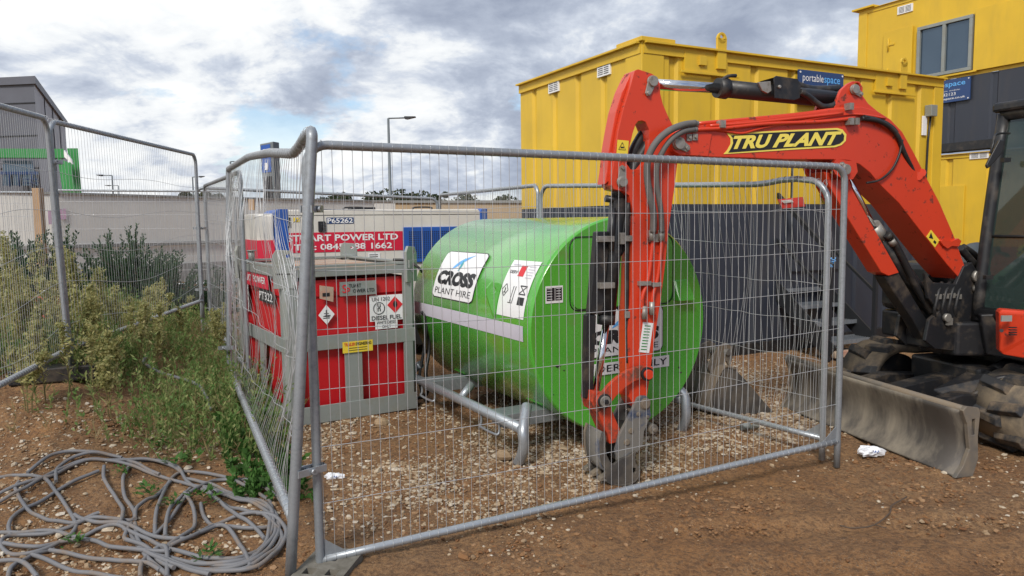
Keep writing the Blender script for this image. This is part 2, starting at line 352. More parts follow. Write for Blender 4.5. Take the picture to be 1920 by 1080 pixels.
def rect(mb, mp, x0, y0, w, h, mi=0, nx=1, ny=1, rad=0.0):
    if rad:
        pts = []
        for cx, cy, a0 in ((x0+w-rad, y0+h-rad, 0), (x0+rad, y0+h-rad, 90), (x0+rad, y0+rad, 180), (x0+w-rad, y0+rad, 270)):
            for k in range(5):
                a = math.radians(a0+k*22.5); pts.append((cx+rad*math.cos(a), cy+rad*math.sin(a)))
        if ny > 1:        # curved surface: cut in strips
            ys = np.linspace(y0, y0+h, ny+1)
            def half(y):
                d = 0
                if y < y0+rad: d = rad-math.sqrt(max(0, rad*rad-(y0+rad-y)**2))
                if y > y0+h-rad: d = rad-math.sqrt(max(0, rad*rad-(y-(y0+h-rad))**2))
                return d
            mb.sheet([[mp(x0+half(y), y), mp(x0+w-half(y), y)] for y in ys], mi); return
        mb.poly([mp(*p) for p in pts], mi); return
    mb.sheet([[mp(x0+w*i/nx, y0+h*j/ny) for i in range(nx+1)] for j in range(ny+1)], mi)
def mapper(o, ux, uy, n, off):
    o = V(o); ux = V(ux).normalized(); uy = V(uy).normalized(); n = V(n).normalized()
    return lambda u, v: o+ux*u+uy*v+n*off
Z = V((0, 0, 1))

# ================================================================== THE GROUND
def axis(lo, hi, step, far):
    a = list(np.arange(lo, hi, step)); out = []; d = step; x = lo
    while x > -far: d *= 1.5; x -= d; out.append(x)
    out = out[::-1]+a; d = step; x = a[-1]
    while x < far: d *= 1.5; x += d; out.append(x)
    return np.array(out)
xs = axis(-6.5, 6.0, 0.035, 600); ys = axis(1.6, 11.5, 0.035, 600)
X, Y = np.meshgrid(xs, ys)
amp = 0.5+0.9*vnoise(X*0.8+70, Y*0.8+20)
rut = 0.0
for c0, sl in ((3.15, 0.10), (3.62, 0.10)):
    dd = Y-(c0+sl*X+0.05*np.sin(X*2)); rut = rut - 0.022*np.exp(-(dd/0.09)**2)*ss(X, 0.2, 1.2) + 0.012*np.exp(-((np.abs(dd)-0.17)/0.06)**2)*ss(X, 0.2, 1.2)
Zg = gz(X, Y) + rut + (0.014*(vnoise(X*22, Y*22)-0.5)+0.016*(vnoise(X*13+50, Y*13)-0.5))*amp
nx, ny = len(xs), len(ys)
me = bpy.data.meshes.new('ground')
me.vertices.add(nx*ny); me.vertices.foreach_set('co', np.stack([X, Y, Zg], -1).reshape(-1).astype(np.float32))
ii = (np.arange(ny-1)[:, None]*nx+np.arange(nx-1)[None]).reshape(-1)
quads = np.stack([ii, ii+1, ii+nx+1, ii+nx], 1)
me.loops.add(quads.size); me.loops.foreach_set('vertex_index', quads.reshape(-1).astype(np.int32))
me.polygons.add(len(quads)); me.polygons.foreach_set('loop_start', (np.arange(len(quads))*4).astype(np.int32)); me.polygons.foreach_set('loop_total', np.full(len(quads), 4, np.int32))
me.polygons.foreach_set('use_smooth', np.ones(len(quads), bool)); me.update(); me.validate(); me.materials.append(M['soil'])
gr = bpy.data.objects.new('ground', me); COL.objects.link(gr); tag(gr, kind='structure')

# loose gravel
t = (1+5**0.5)/2
ICO = np.array([(-1, t, 0), (1, t, 0), (-1, -t, 0), (1, -t, 0), (0, -1, t), (0, 1, t), (0, -1, -t), (0, 1, -t), (t, 0, -1), (t, 0, 1), (-t, 0, -1), (-t, 0, 1)])/1.902
ICF = np.array([(0, 11, 5), (0, 5, 1), (0, 1, 7), (0, 7, 10), (0, 10, 11), (1, 5, 9), (5, 11, 4), (11, 10, 2), (10, 7, 6), (7, 1, 8), (3, 9, 4), (3, 4, 2), (3, 2, 6), (3, 6, 8), (3, 8, 9), (4, 9, 5), (2, 4, 11), (6, 2, 10), (8, 6, 7), (9, 8, 1)])
def tri_mesh(name, co, tris, mat, smooth=False):
    me = bpy.data.meshes.new(name); me.vertices.add(len(co)); me.vertices.foreach_set('co', co.reshape(-1).astype(np.float32))
    k = tris.shape[1]
    me.loops.add(tris.size); me.loops.foreach_set('vertex_index', tris.reshape(-1).astype(np.int32))
    me.polygons.add(len(tris)); me.polygons.foreach_set('loop_start', (np.arange(len(tris))*k).astype(np.int32)); me.polygons.foreach_set('loop_total', np.full(len(tris), k, np.int32))
    me.polygons.foreach_set('use_smooth', np.full(len(tris), smooth)); me.update(); me.validate()
    me.materials.append(M[mat] if isinstance(mat, str) else mat); o = bpy.data.objects.new(name, me); COL.objects.link(o); return o
def stones(n, seed, size=(0.004, 0.02), big=0.02, region=None, dens=None):
    r = np.random.default_rng(seed); px = []; 
    xs_ = r.uniform(region[0], region[1], n*6); ys_ = r.uniform(region[2], region[3], n*6)
    keep = r.random(n*6) < dens(xs_, ys_); xs_ = xs_[keep][:n]; ys_ = ys_[keep][:n]; n = len(xs_)
    s = size[0]+(size[1]-size[0])*r.random(n)**3; s = np.where(r.random(n) < big, s+r.random(n)*0.025, s)
    sc = s[:, None]*np.stack([r.uniform(0.6, 1.5, n), r.uniform(0.6, 1.2, n), r.uniform(0.35, 0.8, n)], 1)
    a = r.uniform(0, 2*np.pi, n); v = ICO[None]*sc[:, None]*r.uniform(0.62, 1.3, (n, 12, 1))
    ca, sa = np.cos(a)[:, None], np.sin(a)[:, None]
    v = np.stack([v[..., 0]*ca-v[..., 1]*sa+xs_[:, None], v[..., 0]*sa+v[..., 1]*ca+ys_[:, None], v[..., 2]+(gz(xs_, ys_)+sc[:, 2]*0.35)[:, None]], -1)
    f = (ICF[None]+12*np.arange(n)[:, None, None]).reshape(-1, 3)
    return v.reshape(-1, 3), f
def dens_g(x, y):
    inside = ss(x*0.485-y*0.875+3.55, -0.25, 0.1)            # outside the long fence run -> thin
    d = 0.02+0.98*ss(vnoise(x*1.3+5, y*1.3+8), 0.42, 0.8)
    c = 0.95*np.exp(-(((x-0.2)/0.9)**2+((y-4.7)/0.6)**2)) + 0.8*np.exp(-(((x-1.7)/1.0)**2+((y-5.6)/0.7)**2)) + 0.5*np.exp(-(((x+0.9)/0.5)**2+((y-6.2)/0.4)**2))+0.6*np.exp(-(((x-1.9)/1.2)**2+((y-7.2)/0.9)**2))+0.7*np.exp(-(((x+0.25)/0.6)**2+((y-4.05)/0.3)**2))
    return np.clip((d*0.5+c*(0.35+0.65*ss(vnoise(x*5+1, y*5+2), 0.3, 0.6)))*(1-0.88*inside), 0, 1)
v1, f1 = stones(46000, 3, (0.003, 0.018), 0.012, (-3.2, 4.2, 2.0, 9.0), dens_g)
v2, f2 = stones(7000, 4, (0.003, 0.018), 0.012, (-5.5, -1.3, 2.0, 5.6), lambda x, y: 0.15+0.8*ss(vnoise(x*1.5, y*1.5+30), 0.4, 0.8))
go = tri_mesh('gravel', np.concatenate([v1, v2]), np.concatenate([f1, f2+len(v1)]), 'stone'); tag(go, 'pale angular gravel scattered over the brown soil', 'gravel', kind='stuff')
m, b = new_mat('clod'); g = N('ShaderNodeNewGeometry')
L(RAMP(g.outputs['Random Per Island'], [(0, (0.14, 0.062, 0.025)), (0.5, (0.22, 0.11, 0.045)), (1, (0.30, 0.18, 0.095))]), b.inputs['Base Color']); b.inputs['Roughness'].default_value = 0.95; bump(b, mnoise(80, 4), 0.8, 0.003); M['clod'] = m
v3, f3 = stones(26000, 9, (0.003, 0.016), 0.01, (-4.0, 4.4, 2.0, 8.0), lambda x, y: 0.06+0.94*ss(vnoise(x*1.7+60, y*1.7+8), 0.45, 0.75)*(0.3+0.7*ss(vnoise(x*6+6, y*6+8), 0.4, 0.7)))
tag(tri_mesh('soil_clods', v3, f3, 'clod'), 'small brown lumps of earth on the trampled soil', 'soil', kind='stuff')
def rock(px, py, w, h, label, seed):
    c = G(px, py); r = np.random.default_rng(seed); mb = MB(); n = 9; k = 6
    grid = []
    for i in range(k+1):
        th = math.pi*i/k; row = []
        for j in range(n+1):
            ph = 2*math.pi*(j % n)/n; row.append((th, ph, i, j % n))
        grid.append(row)
    rr = {(i, j): r.uniform(0.78, 1.15) for i in range(k+1) for j in range(n)}
    for j in range(n): rr[(0, j)] = 1; rr[(k, j)] = 1
    mb.sheet([[c+V((math.sin(a)*math.cos(b_)*w*rr[(i, j)], math.sin(a)*math.sin(b_)*w*0.8*rr[(i, j)], math.cos(a)*h*rr[(i, j)]+h*0.4)) for a, b_, i, j in row] for row in grid], 0, False)
    o = mb.build('rock', 'stone'); tag(o, label, 'rock', 'loose rocks'); return o
rock(945, 858, 0.062, 0.04, 'large pale rock beside the front foot of the green tank skid', 1)
rock(716, 797, 0.062, 0.045, 'flat rounded pale rock in front of the red fuel tank', 2)
rock(160, 850, 0.035, 0.03, 'grey rock on the bare soil above the cable coil', 3)
rock(520, 805, 0.03, 0.02, 'small whitish rock under the corner of the red fuel tank', 4)
rock(1203, 862, 0.04, 0.03, 'pale rock right beside the planted digger bucket', 5)

# ================================================================== FENCE PANELS
def fence_panel(label, A, B, zb, zt, nv=68, hz=(0.15, 0.30, 0.45, 0.60, 0.75, 0.885), foot=(None, None), warp=None, toprise=None, r=0.021, wr=0.0014, seed=0, lean=None, wave=0.0, sag=None, gusset=True, light=False, rc=0.10):
    A = V((*A, 0)); B = V((*B, 0)); d = B-A; Ln = d.length; dn = d.normalized(); nn = V((dn.y, -dn.x, 0)); rr = random.Random(seed)
    root = thing('mesh_fence', (A.x, A.y, gbase(A.x, A.y).item()), label, 'fence panel', 'steel mesh site fence panels')
    def pt(s, h):                                   # s along, h up (0 bottom rail, 1 top rail)
        z0 = zb[0]+(zb[1]-zb[0])*s; z1 = zt[0]+(zt[1]-zt[0])*s
        if toprise: z1 += toprise(s)
        p = A+d*s; p = V((p.x, p.y, z0+(z1-z0)*h))
        if lean: p += lean(s, h)
        return p
    mt = 'galv_light' if light else 'galv'
    mb = MB(); k = rc/Ln; kh = rc/(zt[0]-zb[0])
    f0 = gbase(A.x, A.y).item() if foot[0] is None else foot[0]; f1_ = gbase(B.x, B.y).item() if foot[1] is None else foot[1]
    path = [pt(0, (f0-zb[0])/(zt[0]-zb[0])), pt(0, 0), pt(0, 0.5), pt(0, 1-kh)]
    for a in range(1, 6):
        a = math.radians(a*15); path.append(pt(k*(1-math.cos(a)), 1-kh*(1-math.sin(a))))
    nseg = 26
    for i in range(nseg+1): path.append(pt(k+(1-2*k)*i/nseg, 1))
    for a in range(5, 0, -1):
        a = math.radians(a*15); path.append(pt(1-k*(1-math.cos(a)), 1-kh*(1-math.sin(a))))
    path += [pt(1, 1-kh), pt(1, 0.5), pt(1, 0), pt(1, (f1_-zb[1])/(zt[1]-zb[1]))]
    mb.tube(path, r, 10)
    mb.build('frame', mt, root)
    mb = MB(); mb.tube([pt(i/12, 0) for i in range(13)], r*0.93, 10); mb.build('bottom_rail', 'galv_light', root)
    if gusset:
        for s0, sg in ((0, 1), (1, -1)):
            g = MB(); a = pt(s0, 0)+dn*sg*r; ln = 0.15
            g.prism([a+V((0, 0, 0.10)), a+V((0, 0, -0.01)), a+dn*sg*ln+V((0, 0, -0.01)), a+dn*sg*ln*0.85+V((0, 0, 0.005))], nn*0.005)
            g.build('gusset_plate', mt, root)
    w = MB()
    for i in range(nv):
        s = (i+0.5)/nv; ph = rr.uniform(0, 6); am = rr.uniform(0.2, 1)*wave
        pts = []
        for j in range(15):
            h = j/14; s2 = s; off = 0.0
            if warp: s2, off = warp(s, h)
            edge = math.sin(math.pi*h)
            s2 += am*edge*math.sin(ph+h*7)/Ln*0.6
            p = pt(s2, h)+nn*(off+am*edge*math.sin(ph*2+h*5)+0.004); pts.append(p)
        pts[0] += V((0, 0, -r*0.6)); pts[-1] += V((0, 0, r*0.6))
        w.tube(pts, wr, 4, caps=False)
        # the wire is wrapped round the top tube
        s2, off = warp(s, 1.0) if warp else (s, 0)
        c0 = pt(s2, 1); c1 = pt(s2, 0)
        for c in (c0, c1):
            w.tube([c+nn*(r+0.001)*math.cos(a)+Z*(r+0.001)*math.sin(a) for a in np.linspace(0, 2*math.pi, 9)], wr, 3, caps=False)
    for h in hz:
        ph = rr.uniform(0, 6)
        pts = []
        for j in range(61):
            s = j/60; h2 = h+(sag(s, h) if sag else 0); s2, off = warp(s, h2) if warp else (s, 0)
            pts.append(pt(s2 if 0 < j < 60 else s, h2+wave*0.35*math.sin(ph+s*9)*math.sin(math.pi*s))+nn*(off+0.001))
        w.tube(pts, wr*1.25, 4, caps=False)
    w.build('wire_mesh', 'wire', root, fix=False)
    return root, pt
NL = tuple(G(601, 1066)[:2]); NR = tuple(G(1569, 870)[:2])
# P_front : long front run
fence_panel('long front mesh panel between the camera and the green tank', NL, NR, (P(601, 1050, NL[1]).z, P(1569, 827, NR[1]).z), (P(592, 270, NL[1]).z, P(1569, 313, NR[1]).z), nv=72, hz=(0.14, 0.28, 0.42, 0.565, 0.705, 0.85), foot=(0.0, -0.02), wave=0.004, seed=1, light=False,
            sag=lambda s, h: -0.012*math.sin(math.pi*s))
# right hand return panel going back behind the green tank
def warpR(s, h): 
    return s+0.016*math.sin(h*5+s*30)*math.sin(math.pi*h), 0.10*math.sin(math.pi*h)*math.sin(3.1*s+0.4)+0.02*math.sin(s*60)*math.sin(math.pi*h)
RA = P(1540, 840, 5.05); fence_panel('mesh panel with bowed wires running back from the front right corner', G(1541, 862)[:2], (0.31, 7.75), (P(1541, 822, G(1541, 862).y).z, 0.10), (P(1541, 345, G(1541, 862).y).z, 1.99), nv=64,
    foot=(0.0, 0.0), warp=warpR, wave=0.012, seed=2, toprise=lambda s: 0.035*math.sin(min(1, s/0.16)*math.pi)*(s < 0.16), light=True, rc=0.13)
# left hand bent panel beside the red tank
def warpL(s, h):
    g = math.exp(-((h-0.78)/0.2)**2); a = math.sin(math.pi*h)
    k = math.sin(math.pi*min(1, max(0, s)))
    return s+0.10*g*k*math.sin(s*9)-0.05*a*k, 0.16*a*k*math.sin(3*s+h*3)+0.02*math.sin(s*50+h*9)*a
LA = tuple(G(546, 1085)[:2]); LB = (-2.665, 6.9)
def leanL(s, h):
    return V(((0.145*h+0.02)*(1-s)+0.07*h*s, 0.02*h, 0))
def riseL(s):
    return float(np.interp(s, [0, 0.03, 0.07, 0.13, 0.33, 0.6, 1], [-0.055, -0.05, -0.09, -0.115, -0.05, 0.0, 0.0]))
fence_panel('bent mesh panel with buckled top rail and twisted wires beside the red fuel tank', LA, LB, (0.28, 0.30), (2.09, 2.14), nv=66, hz=(0.2, 0.42, 0.6, 0.8), foot=(0.0, 0.06), warp=warpL, wave=0.02, seed=3, toprise=riseL, lean=leanL,
            sag=lambda s, h: 0.05*math.sin(5*s+h*8)*math.sin(math.pi*s)-0.05*math.sin(math.pi*s), rc=0.035, gusset=False, r=0.025)
fence_panel('mesh panel behind the bent one, running back to the far left corner of the compound', (-2.42, 6.72), (-4.08, 10.0), (0.30, 0.32), (2.10, 2.15), nv=64, warp=lambda s, h: (s, 0.05*math.sin(math.pi*h)*math.sin(4*s)), wave=0.012, seed=4)
fence_panel('far back mesh panel seen above the white generator', (-4.22, 10.05), (-1.10, 11.2), (0.22, 0.1), (2.13, 1.98), nv=60, seed=5, wave=0.004, wr=0.0022)
fence_panel('far mesh panel between the generator and the yellow cabin', (-1.06, 11.15), (0.28, 7.80), (0.1, 0.1), (2.03, 2.0), nv=60, seed=6, wave=0.004, wr=0.002)
# panels on the bank at the left
def sagB(s, h): return -0.03*math.sin(math.pi*s)+0.02*math.sin(s*7+h*5)
fence_panel('left mesh panel standing in the weeds on the bank', P(103, 225, 6.0)[:2], P(366, 290, 9.6)[:2], (0.64, 0.66), (2.47, 2.52), nv=66, hz=(0.1, 0.28, 0.45, 0.62, 0.8), foot=(0.46, 0.42), seed=7, wave=0.006, sag=sagB, lean=lambda s, h: V((-0.05*h*(1-s), 0, 0)), rc=0.12)
fence_panel('nearest mesh panel on the far left, cut off by the picture edge', P(-250, 130, 3.6)[:2], P(99, 224, 5.96)[:2], (0.60, 0.64), (2.38, 2.48), nv=60, hz=(0.1, 0.28, 0.45, 0.62, 0.8), foot=(0.2, 0.46), seed=8, wave=0.006, sag=sagB, lean=lambda s, h: V((-0.05*h*s, 0, 0)), rc=0.12)
for (a, b_, lab, sd_) in (((-12.5, 14.3), (-9.15, 14.6), 'distant mesh panel in front of the hoarding, left of the wooden post', 9), ((-8.95, 14.6), (-5.6, 15.2), 'distant mesh panel in front of the hoarding, right of the wooden post', 10)):
    fence_panel(lab, a, b_, (0.45, 0.45), (2.34, 2.30), nv=44, seed=sd_, wr=0.003, foot=(0.3, 0.3))
# couplers
def clamp(a, b_, label):
    mb = MB(); a = V(a); b_ = V(b_); d = (b_-a).normalized(); n = d.cross(Z).normalized()
    mb.bar(a+n*0.026-d*0.02, b_+n*0.026+d*0.02, 0.006, 0.032, 0, up=Z); mb.bar(a-n*0.026-d*0.02, b_-n*0.026+d*0.02, 0.006, 0.032, 0, up=Z)
    for q in (a, b_):
        ring = [q+(n*math.cos(t_)+d*math.sin(t_))*0.027 for t_ in np.linspace(0, 2*math.pi, 13)[:-1]]
        mb.sheet([[p-Z*0.016 for p in ring+ring[:1]], [p+Z*0.016 for p in ring+ring[:1]]])
    c = (a+b_)/2; mb.cyl(c-n*0.045, c+n*0.045, 0.008, 6); mb.cyl(c+n*0.03, c+n*0.045, 0.015, 6); mb.cyl(c-n*0.045, c-n*0.03, 0.015, 6)
    tag(mb.build('fence_coupler', 'galv_light'), label, 'fence coupler', 'couplers joining the fence panels')
clamp(P(560, 887, LA[1]+0.01), P(599, 876, NL[1]), 'steel coupler joining the two nearest fence posts low down')
clamp(P(577, 392, LA[1]+0.02), P(592, 392, NL[1]), 'steel coupler joining the two nearest fence posts near eye level')
clamp(P(416, 652, 6.9), P(436, 652, 6.7), 'steel coupler at the low end of the bent panel beside the red tank')
clamp(P(367, 428, 9.6), P(384, 428, 9.9), 'upper coupler at the far end of the bank panel')
clamp(P(371, 543, 9.6), P(385, 543, 9.9), 'lower coupler at the far end of the bank panel')
clamp(P(97, 303, 5.98), P(111, 304, 6.02), 'coupler high on the bank fence posts at the left')
# concrete foot
c = (G(585, 1040)); ax = V((0.16, 0.98, 0)).normalized(); ay = V((ax.y, -ax.x, 0))
mb = MB(); base = V((-0.905, 3.235, -0.075))
L_, W_, H_ = 0.62, 0.24, 0.13
def fp(u, v, z): return base+ax*u+ay*v+Z*z
out = [fp(-L_/2, -W_/2+0.03, -0.02), fp(-L_/2+0.03, -W_/2, -0.02), fp(L_/2-0.03, -W_/2, -0.02), fp(L_/2, -W_/2+0.03, -0.02), fp(L_/2, W_/2-0.03, -0.02), fp(L_/2-0.03, W_/2, -0.02), fp(-L_/2+0.03, W_/2, -0.02), fp(-L_/2, W_/2-0.03, -0.02)]
holes = []
for u in (-0.22, -0.08, 0.06, 0.20):
    for v in ((-0.055, 0.055) if abs(u) < 0.1 else (0.0,)):
        holes.append([fp(u-0.03, v-0.026, -0.02), fp(u+0.03, v-0.026, -0.02), fp(u+0.03, v+0.026, -0.02), fp(u-0.03, v+0.026, -0.02)])
mb.prism(out, Z*H_, 0, holes)
tag(mb.build('concrete_block', 'concrete', bevel=0.008), 'concrete fence block with square holes under the nearest fence corner', 'fence block', 'fence foot blocks')
for (x, y, z, lab) in ((-2.6, 6.85, 0.05, 'black fence block under the far end of the bent panel'), (-3.72, 5.95, 0.42, 'black fence block in the weeds under the left bank panels')):
    mb = MB(); a2 = V((0.9, 0.42, 0)).normalized(); mb.box((x, y, z+0.03), 0.6, 0.22, 0.12, (a2, V((-a2.y, a2.x, 0)), Z))
    for k in (-0.2, 0.2): mb.box(V((x, y, z+0.10))+a2*k, 0.08, 0.1, 0.03, (a2, V((-a2.y, a2.x, 0)), Z))
    tag(mb.build('rubber_block', 'dirtyblack', bevel=0.012), lab, 'fence block', 'fence foot blocks')

# ================================================================== GREEN TANK
tu = V((math.cos(math.radians(29)), math.sin(math.radians(29)), 0)); tv = V((-tu.y, tu.x, 0))    # tv points away from camera
TC = V((0.795, 5.30, 0.876)); TR = 0.779; TL = 2.12
tank = thing('fuel_tank', (TC.x, TC.y, 0), 'bright green cylindrical fuel tank on a galvanised skid', 'fuel tank', 'fuel tanks')
def cylpt(ang, t_, r=TR):        # ang from +z turning towards -tu (camera left)
    return TC+tv*t_+(Z*math.cos(ang)-tu*math.sin(ang))*r
mb = MB(); n = 96
rows = []
for t_, r in ((0.0, TR-0.012), (0.012, TR), (0.03, TR), (TL-0.02, TR), (TL, TR-0.02)):
    rows.append([cylpt(2*math.pi*j/n, t_, r) for j in range(n+1)])
mb.sheet(rows, 0, True)
mb.build('shell', 'green', tank, fix=False)
mb = MB(); mb.poly([cylpt(2*math.pi*j/n, 0.0, TR-0.012) for j in range(n)]); mb.poly([cylpt(2*math.pi*j/n, TL, TR-0.02) for j in range(n)][::-1])
mb.build('end_plate', 'green', tank, fix=False)
fmap = lambda off=0.004: mapper(TC, tu, Z, -tv, off)
def facept(px, py, off=0.0):     # point on front plate plane
    pl = Plane((TC-tv*off)[:2], tu[:2]); return pl.hit(px, py)
def fuv(px, py):
    p = facept(px, py); return (p-TC).dot(tu), p.z-TC.z
# door outline on the front plate: raised frame and door
mb = MB(); a = fuv(1070, 448); b_ = fuv(1258, 565)
w_, h_ = b_[0]-a[0], a[1]-b_[1]
rect(mb, fmap(0.014), a[0], b_[1], w_, h_, rad=0.07)
ring = []
mp = fmap(0.014); mp0 = fmap(0.0)
pts = []
rad = 0.07
for cx, cy, a0 in ((a[0]+w_-rad, a[1]-rad, 0), (a[0]+rad, a[1]-rad, 90), (a[0]+rad, b_[1]+rad, 180), (a[0]+w_-rad, b_[1]+rad, 270)):
    for k in range(6):
        t_ = math.radians(a0+k*18); pts.append((cx+rad*math.cos(t_), cy+rad*math.sin(t_)))
mb.sheet([[mp0(*p) for p in pts+pts[:1]], [mp(*p) for p in pts+pts[:1]]], 0, False)
dr = mb.build('door', 'green', tank, fix=False)
mb = MB(); mb.tube([fmap(0.004)(*p) for p in [(q[0]*1.0+(0.012 if q[0] > a[0]+w_/2 else -0.012), q[1]+(0.012 if q[1] > b_[1]+h_/2 else -0.012)) for q in pts+pts[:1]]], 0.004, 5)
mb.build('door_seal', 'vblack', dr, fix=False)
# hood box on the plate right of the door
c0 = fuv(1276, 547)
mb = MB(); mp = fmap
x0, y0 = c0[0]-0.075, c0[1]-0.06
A0 = [fmap(0)(x0, y0), fmap(0)(x0+0.15, y0), fmap(0)(x0+0.15, y0+0.15), fmap(0)(x0, y0+0.15)]
B0 = [fmap(0.08)(x0, y0), fmap(0.08)(x0+0.15, y0), fmap(0.015)(x0+0.13, y0+0.15), fmap(0.015)(x0+0.02, y0+0.15)]
mb.add(A0+B0, [(0, 1, 5, 4), (1, 2, 6, 5), (2, 3, 7, 6), (3, 0, 4, 7), (4, 5, 6, 7)])
mb.build('hood', 'green', tank, bevel=0.003)
# front plates: data plate, big logo sticker, ONLY sticker
def front_label(px0, py0, px1, py1):
    a = fuv(px0, py0); b_ = fuv(px1, py1); return a[0], b_[1], b_[0]-a[0], a[1]-b_[1]
x, y, w, h = front_label(1022, 537, 1055, 567)
mb = MB(); rect(mb, fmap(0.004), x, y, w, h, 0); rect(mb, fmap(0.006), x+0.008, y+0.018, w*0.46, h-0.03, 1); rect(mb, fmap(0.006), x+w*0.55, y+0.018, w*0.38, h-0.03, 1)
for k in range(5): rect(mb, fmap(0.008), x+0.012, y+0.026+k*0.018, w*0.28, 0.004, 0); rect(mb, fmap(0.008), x+w*0.6, y+0.026+k*0.018, w*0.26, 0.004, 0)
mb.build('data_plate', ['vwhite', 'vblack'], tank, fix=False)
def logo(mb, mp, x, y, w, h, ny=1):
    o = 0.0
    rect(mb, mp(0.004), x, y, w, h, 1, 1, ny, rad=0.05); rect(mb, mp(0.006), x+0.008, y+0.008, w-0.016, h-0.016, 0, 1, ny, rad=0.045)
    m8 = mp(0.008)
    put_text(mb, m8, 'CROSS', x+w*0.06, y+h*0.27, w*0.88, h*0.29, bold=0.07, shear=0.12, mi=1)
    put_text(mb, m8, 'PLANT HIRE', x+w*0.07, y+h*0.09, w*0.86, h*0.12, bold=0.0, mi=1)
    cx = x+w*0.52; cy = y+h*0.76
    def blade(p0, p1, c, wd, mi):
        pts = []
        for k in range(9):
            t_ = k/8; q = V(p0)*(1-t_)**2+V(c)*2*t_*(1-t_)+V(p1)*t_*t_; ww = wd*math.sin(math.pi*min(0.97, t_+0.05)); pts.append((q, ww))
        up = [m8(q.x-ww*0.5, q.y+ww*0.3) for q, ww in pts]; lo = [m8(q.x+ww*0.5, q.y-ww*0.3) for q, ww in pts]
        mb.sheet([up, lo], mi)
    blade((cx-w*0.19, cy-h*0.17, 0), (cx+w*0.20, cy+h*0.17, 0), (cx-w*0.05, cy+h*0.03, 0), w*0.05, 2)
    blade((cx-w*0.03, cy-h*0.19, 0), (cx-w*0.01, cy+h*0.10, 0), (cx+w*0.02, cy-h*0.02, 0), w*0.045, 3)
    blade((cx-w*0.12, cy+h*0.16, 0), (cx+w*0.12, cy-h*0.16, 0), (cx+w*0.02, cy+h*0.0, 0), w*0.03, 4)
x0_ = fuv(1096, 620)[0]; x1_, yt_ = fuv(1243, 570); yb_ = fuv(1243, 657)[1]; x, y, w, h = x0_, yb_, x1_-x0_, yt_-yb_
mb = MB(); logo(mb, fmap, x, y, w, h)
mb.build('company_sticker', ['vwhite', 'vblack', 'vlblue', 'vteal', 'green'], tank, fix=False)
x0_ = fuv(1112, 690)[0]; x1_, yt_ = fuv(1253, 665); yb_ = fuv(1253, 686)[1]; x, y, w, h = x0_, yb_, x1_-x0_, yt_-yb_
mb = MB(); rect(mb, fmap(0.010), x, y, w, h, 0); put_text(mb, fmap(0.012), 'DERV ONLY', x+0.02, y+0.018, w-0.04, h-0.034, bold=0.01, mi=1)
mb.build('fuel_sticker', ['vwhite', 'vblack'], tank, fix=False)
mb = MB(); a = fuv(1160, 573); put_text(mb, fmap(0.008), '3', a[0]-0.02, a[1]-0.03, 0.04, 0.06, mi=0, bold=0.01); mb.build('number_mark', 'vblack', tank, fix=False)
mb = MB(); rq = random.Random(8)
for (x_, y_, n_, sp_) in ((1282, 703, 9, 12), (1290, 712, 6, 9), (1040, 735, 5, 22), (1150, 760, 4, 30), (1230, 775, 5, 20), (1060, 690, 3, 10)):
    for _ in range(n_):
        u, v = fuv(x_+rq.gauss(0, sp_), y_+rq.gauss(0, sp_*0.5)); 
        if u*u+v*v > 0.55: continue
        rr_ = rq.uniform(0.004, 0.014); mb.poly([fmap(0.003)(u+rr_*rq.uniform(0.5, 1.4)*math.cos(a), v+rr_*rq.uniform(0.4, 1.0)*math.sin(a)) for a in np.linspace(0, 5.5, 8)])
tag(mb.build('mud_splash', 'dirtyblack', tank, fix=False), kind='stuff')
# curved labels: intersect rays with the cylinder to read angle and length
def cyl_hit(px, py):
    r = ray(px, py).normalized(); o = CAM-TC
    ro = V((o.dot(tu), o.z, 0)); rd = V((r.dot(tu), r.z, 0))
    A_ = rd.length_squared; B_ = ro.dot(rd); C_ = ro.length_squared-TR*TR; disc = B_*B_-A_*C_
    if disc < 0: disc = 0
    t_ = (-B_-math.sqrt(disc))/A_; p = o+r*t_
    return math.atan2(-p.dot(tu), p.z), p.dot(tv)
def cmap(off): return lambda u, v: cylpt(math.radians(90)-v/TR, -u, TR+off)   # u runs toward the camera, v up from mid height
def cuv(px, py): a_, t_ = cyl_hit(px, py); return -t_, (math.radians(90)-a_)*TR
pa = cuv(812, 560); pb = cuv(918, 478)
x, y, w, h = pa[0], pa[1]-0.01, pb[0]-pa[0], 0.0
pc = cuv(886, 570); pd = cuv(845, 470)
x = cuv(812, 545)[0]; w = cuv(886, 570)[0]-x; y = cuv(886, 571)[1]; h = cuv(918, 476)[1]-y
mb = MB(); logo(mb, cmap, x, y, w, h, 24); mb.build('company_sticker', ['vwhite', 'vblack', 'vlblue', 'vteal', 'green'], tank, fix=False)
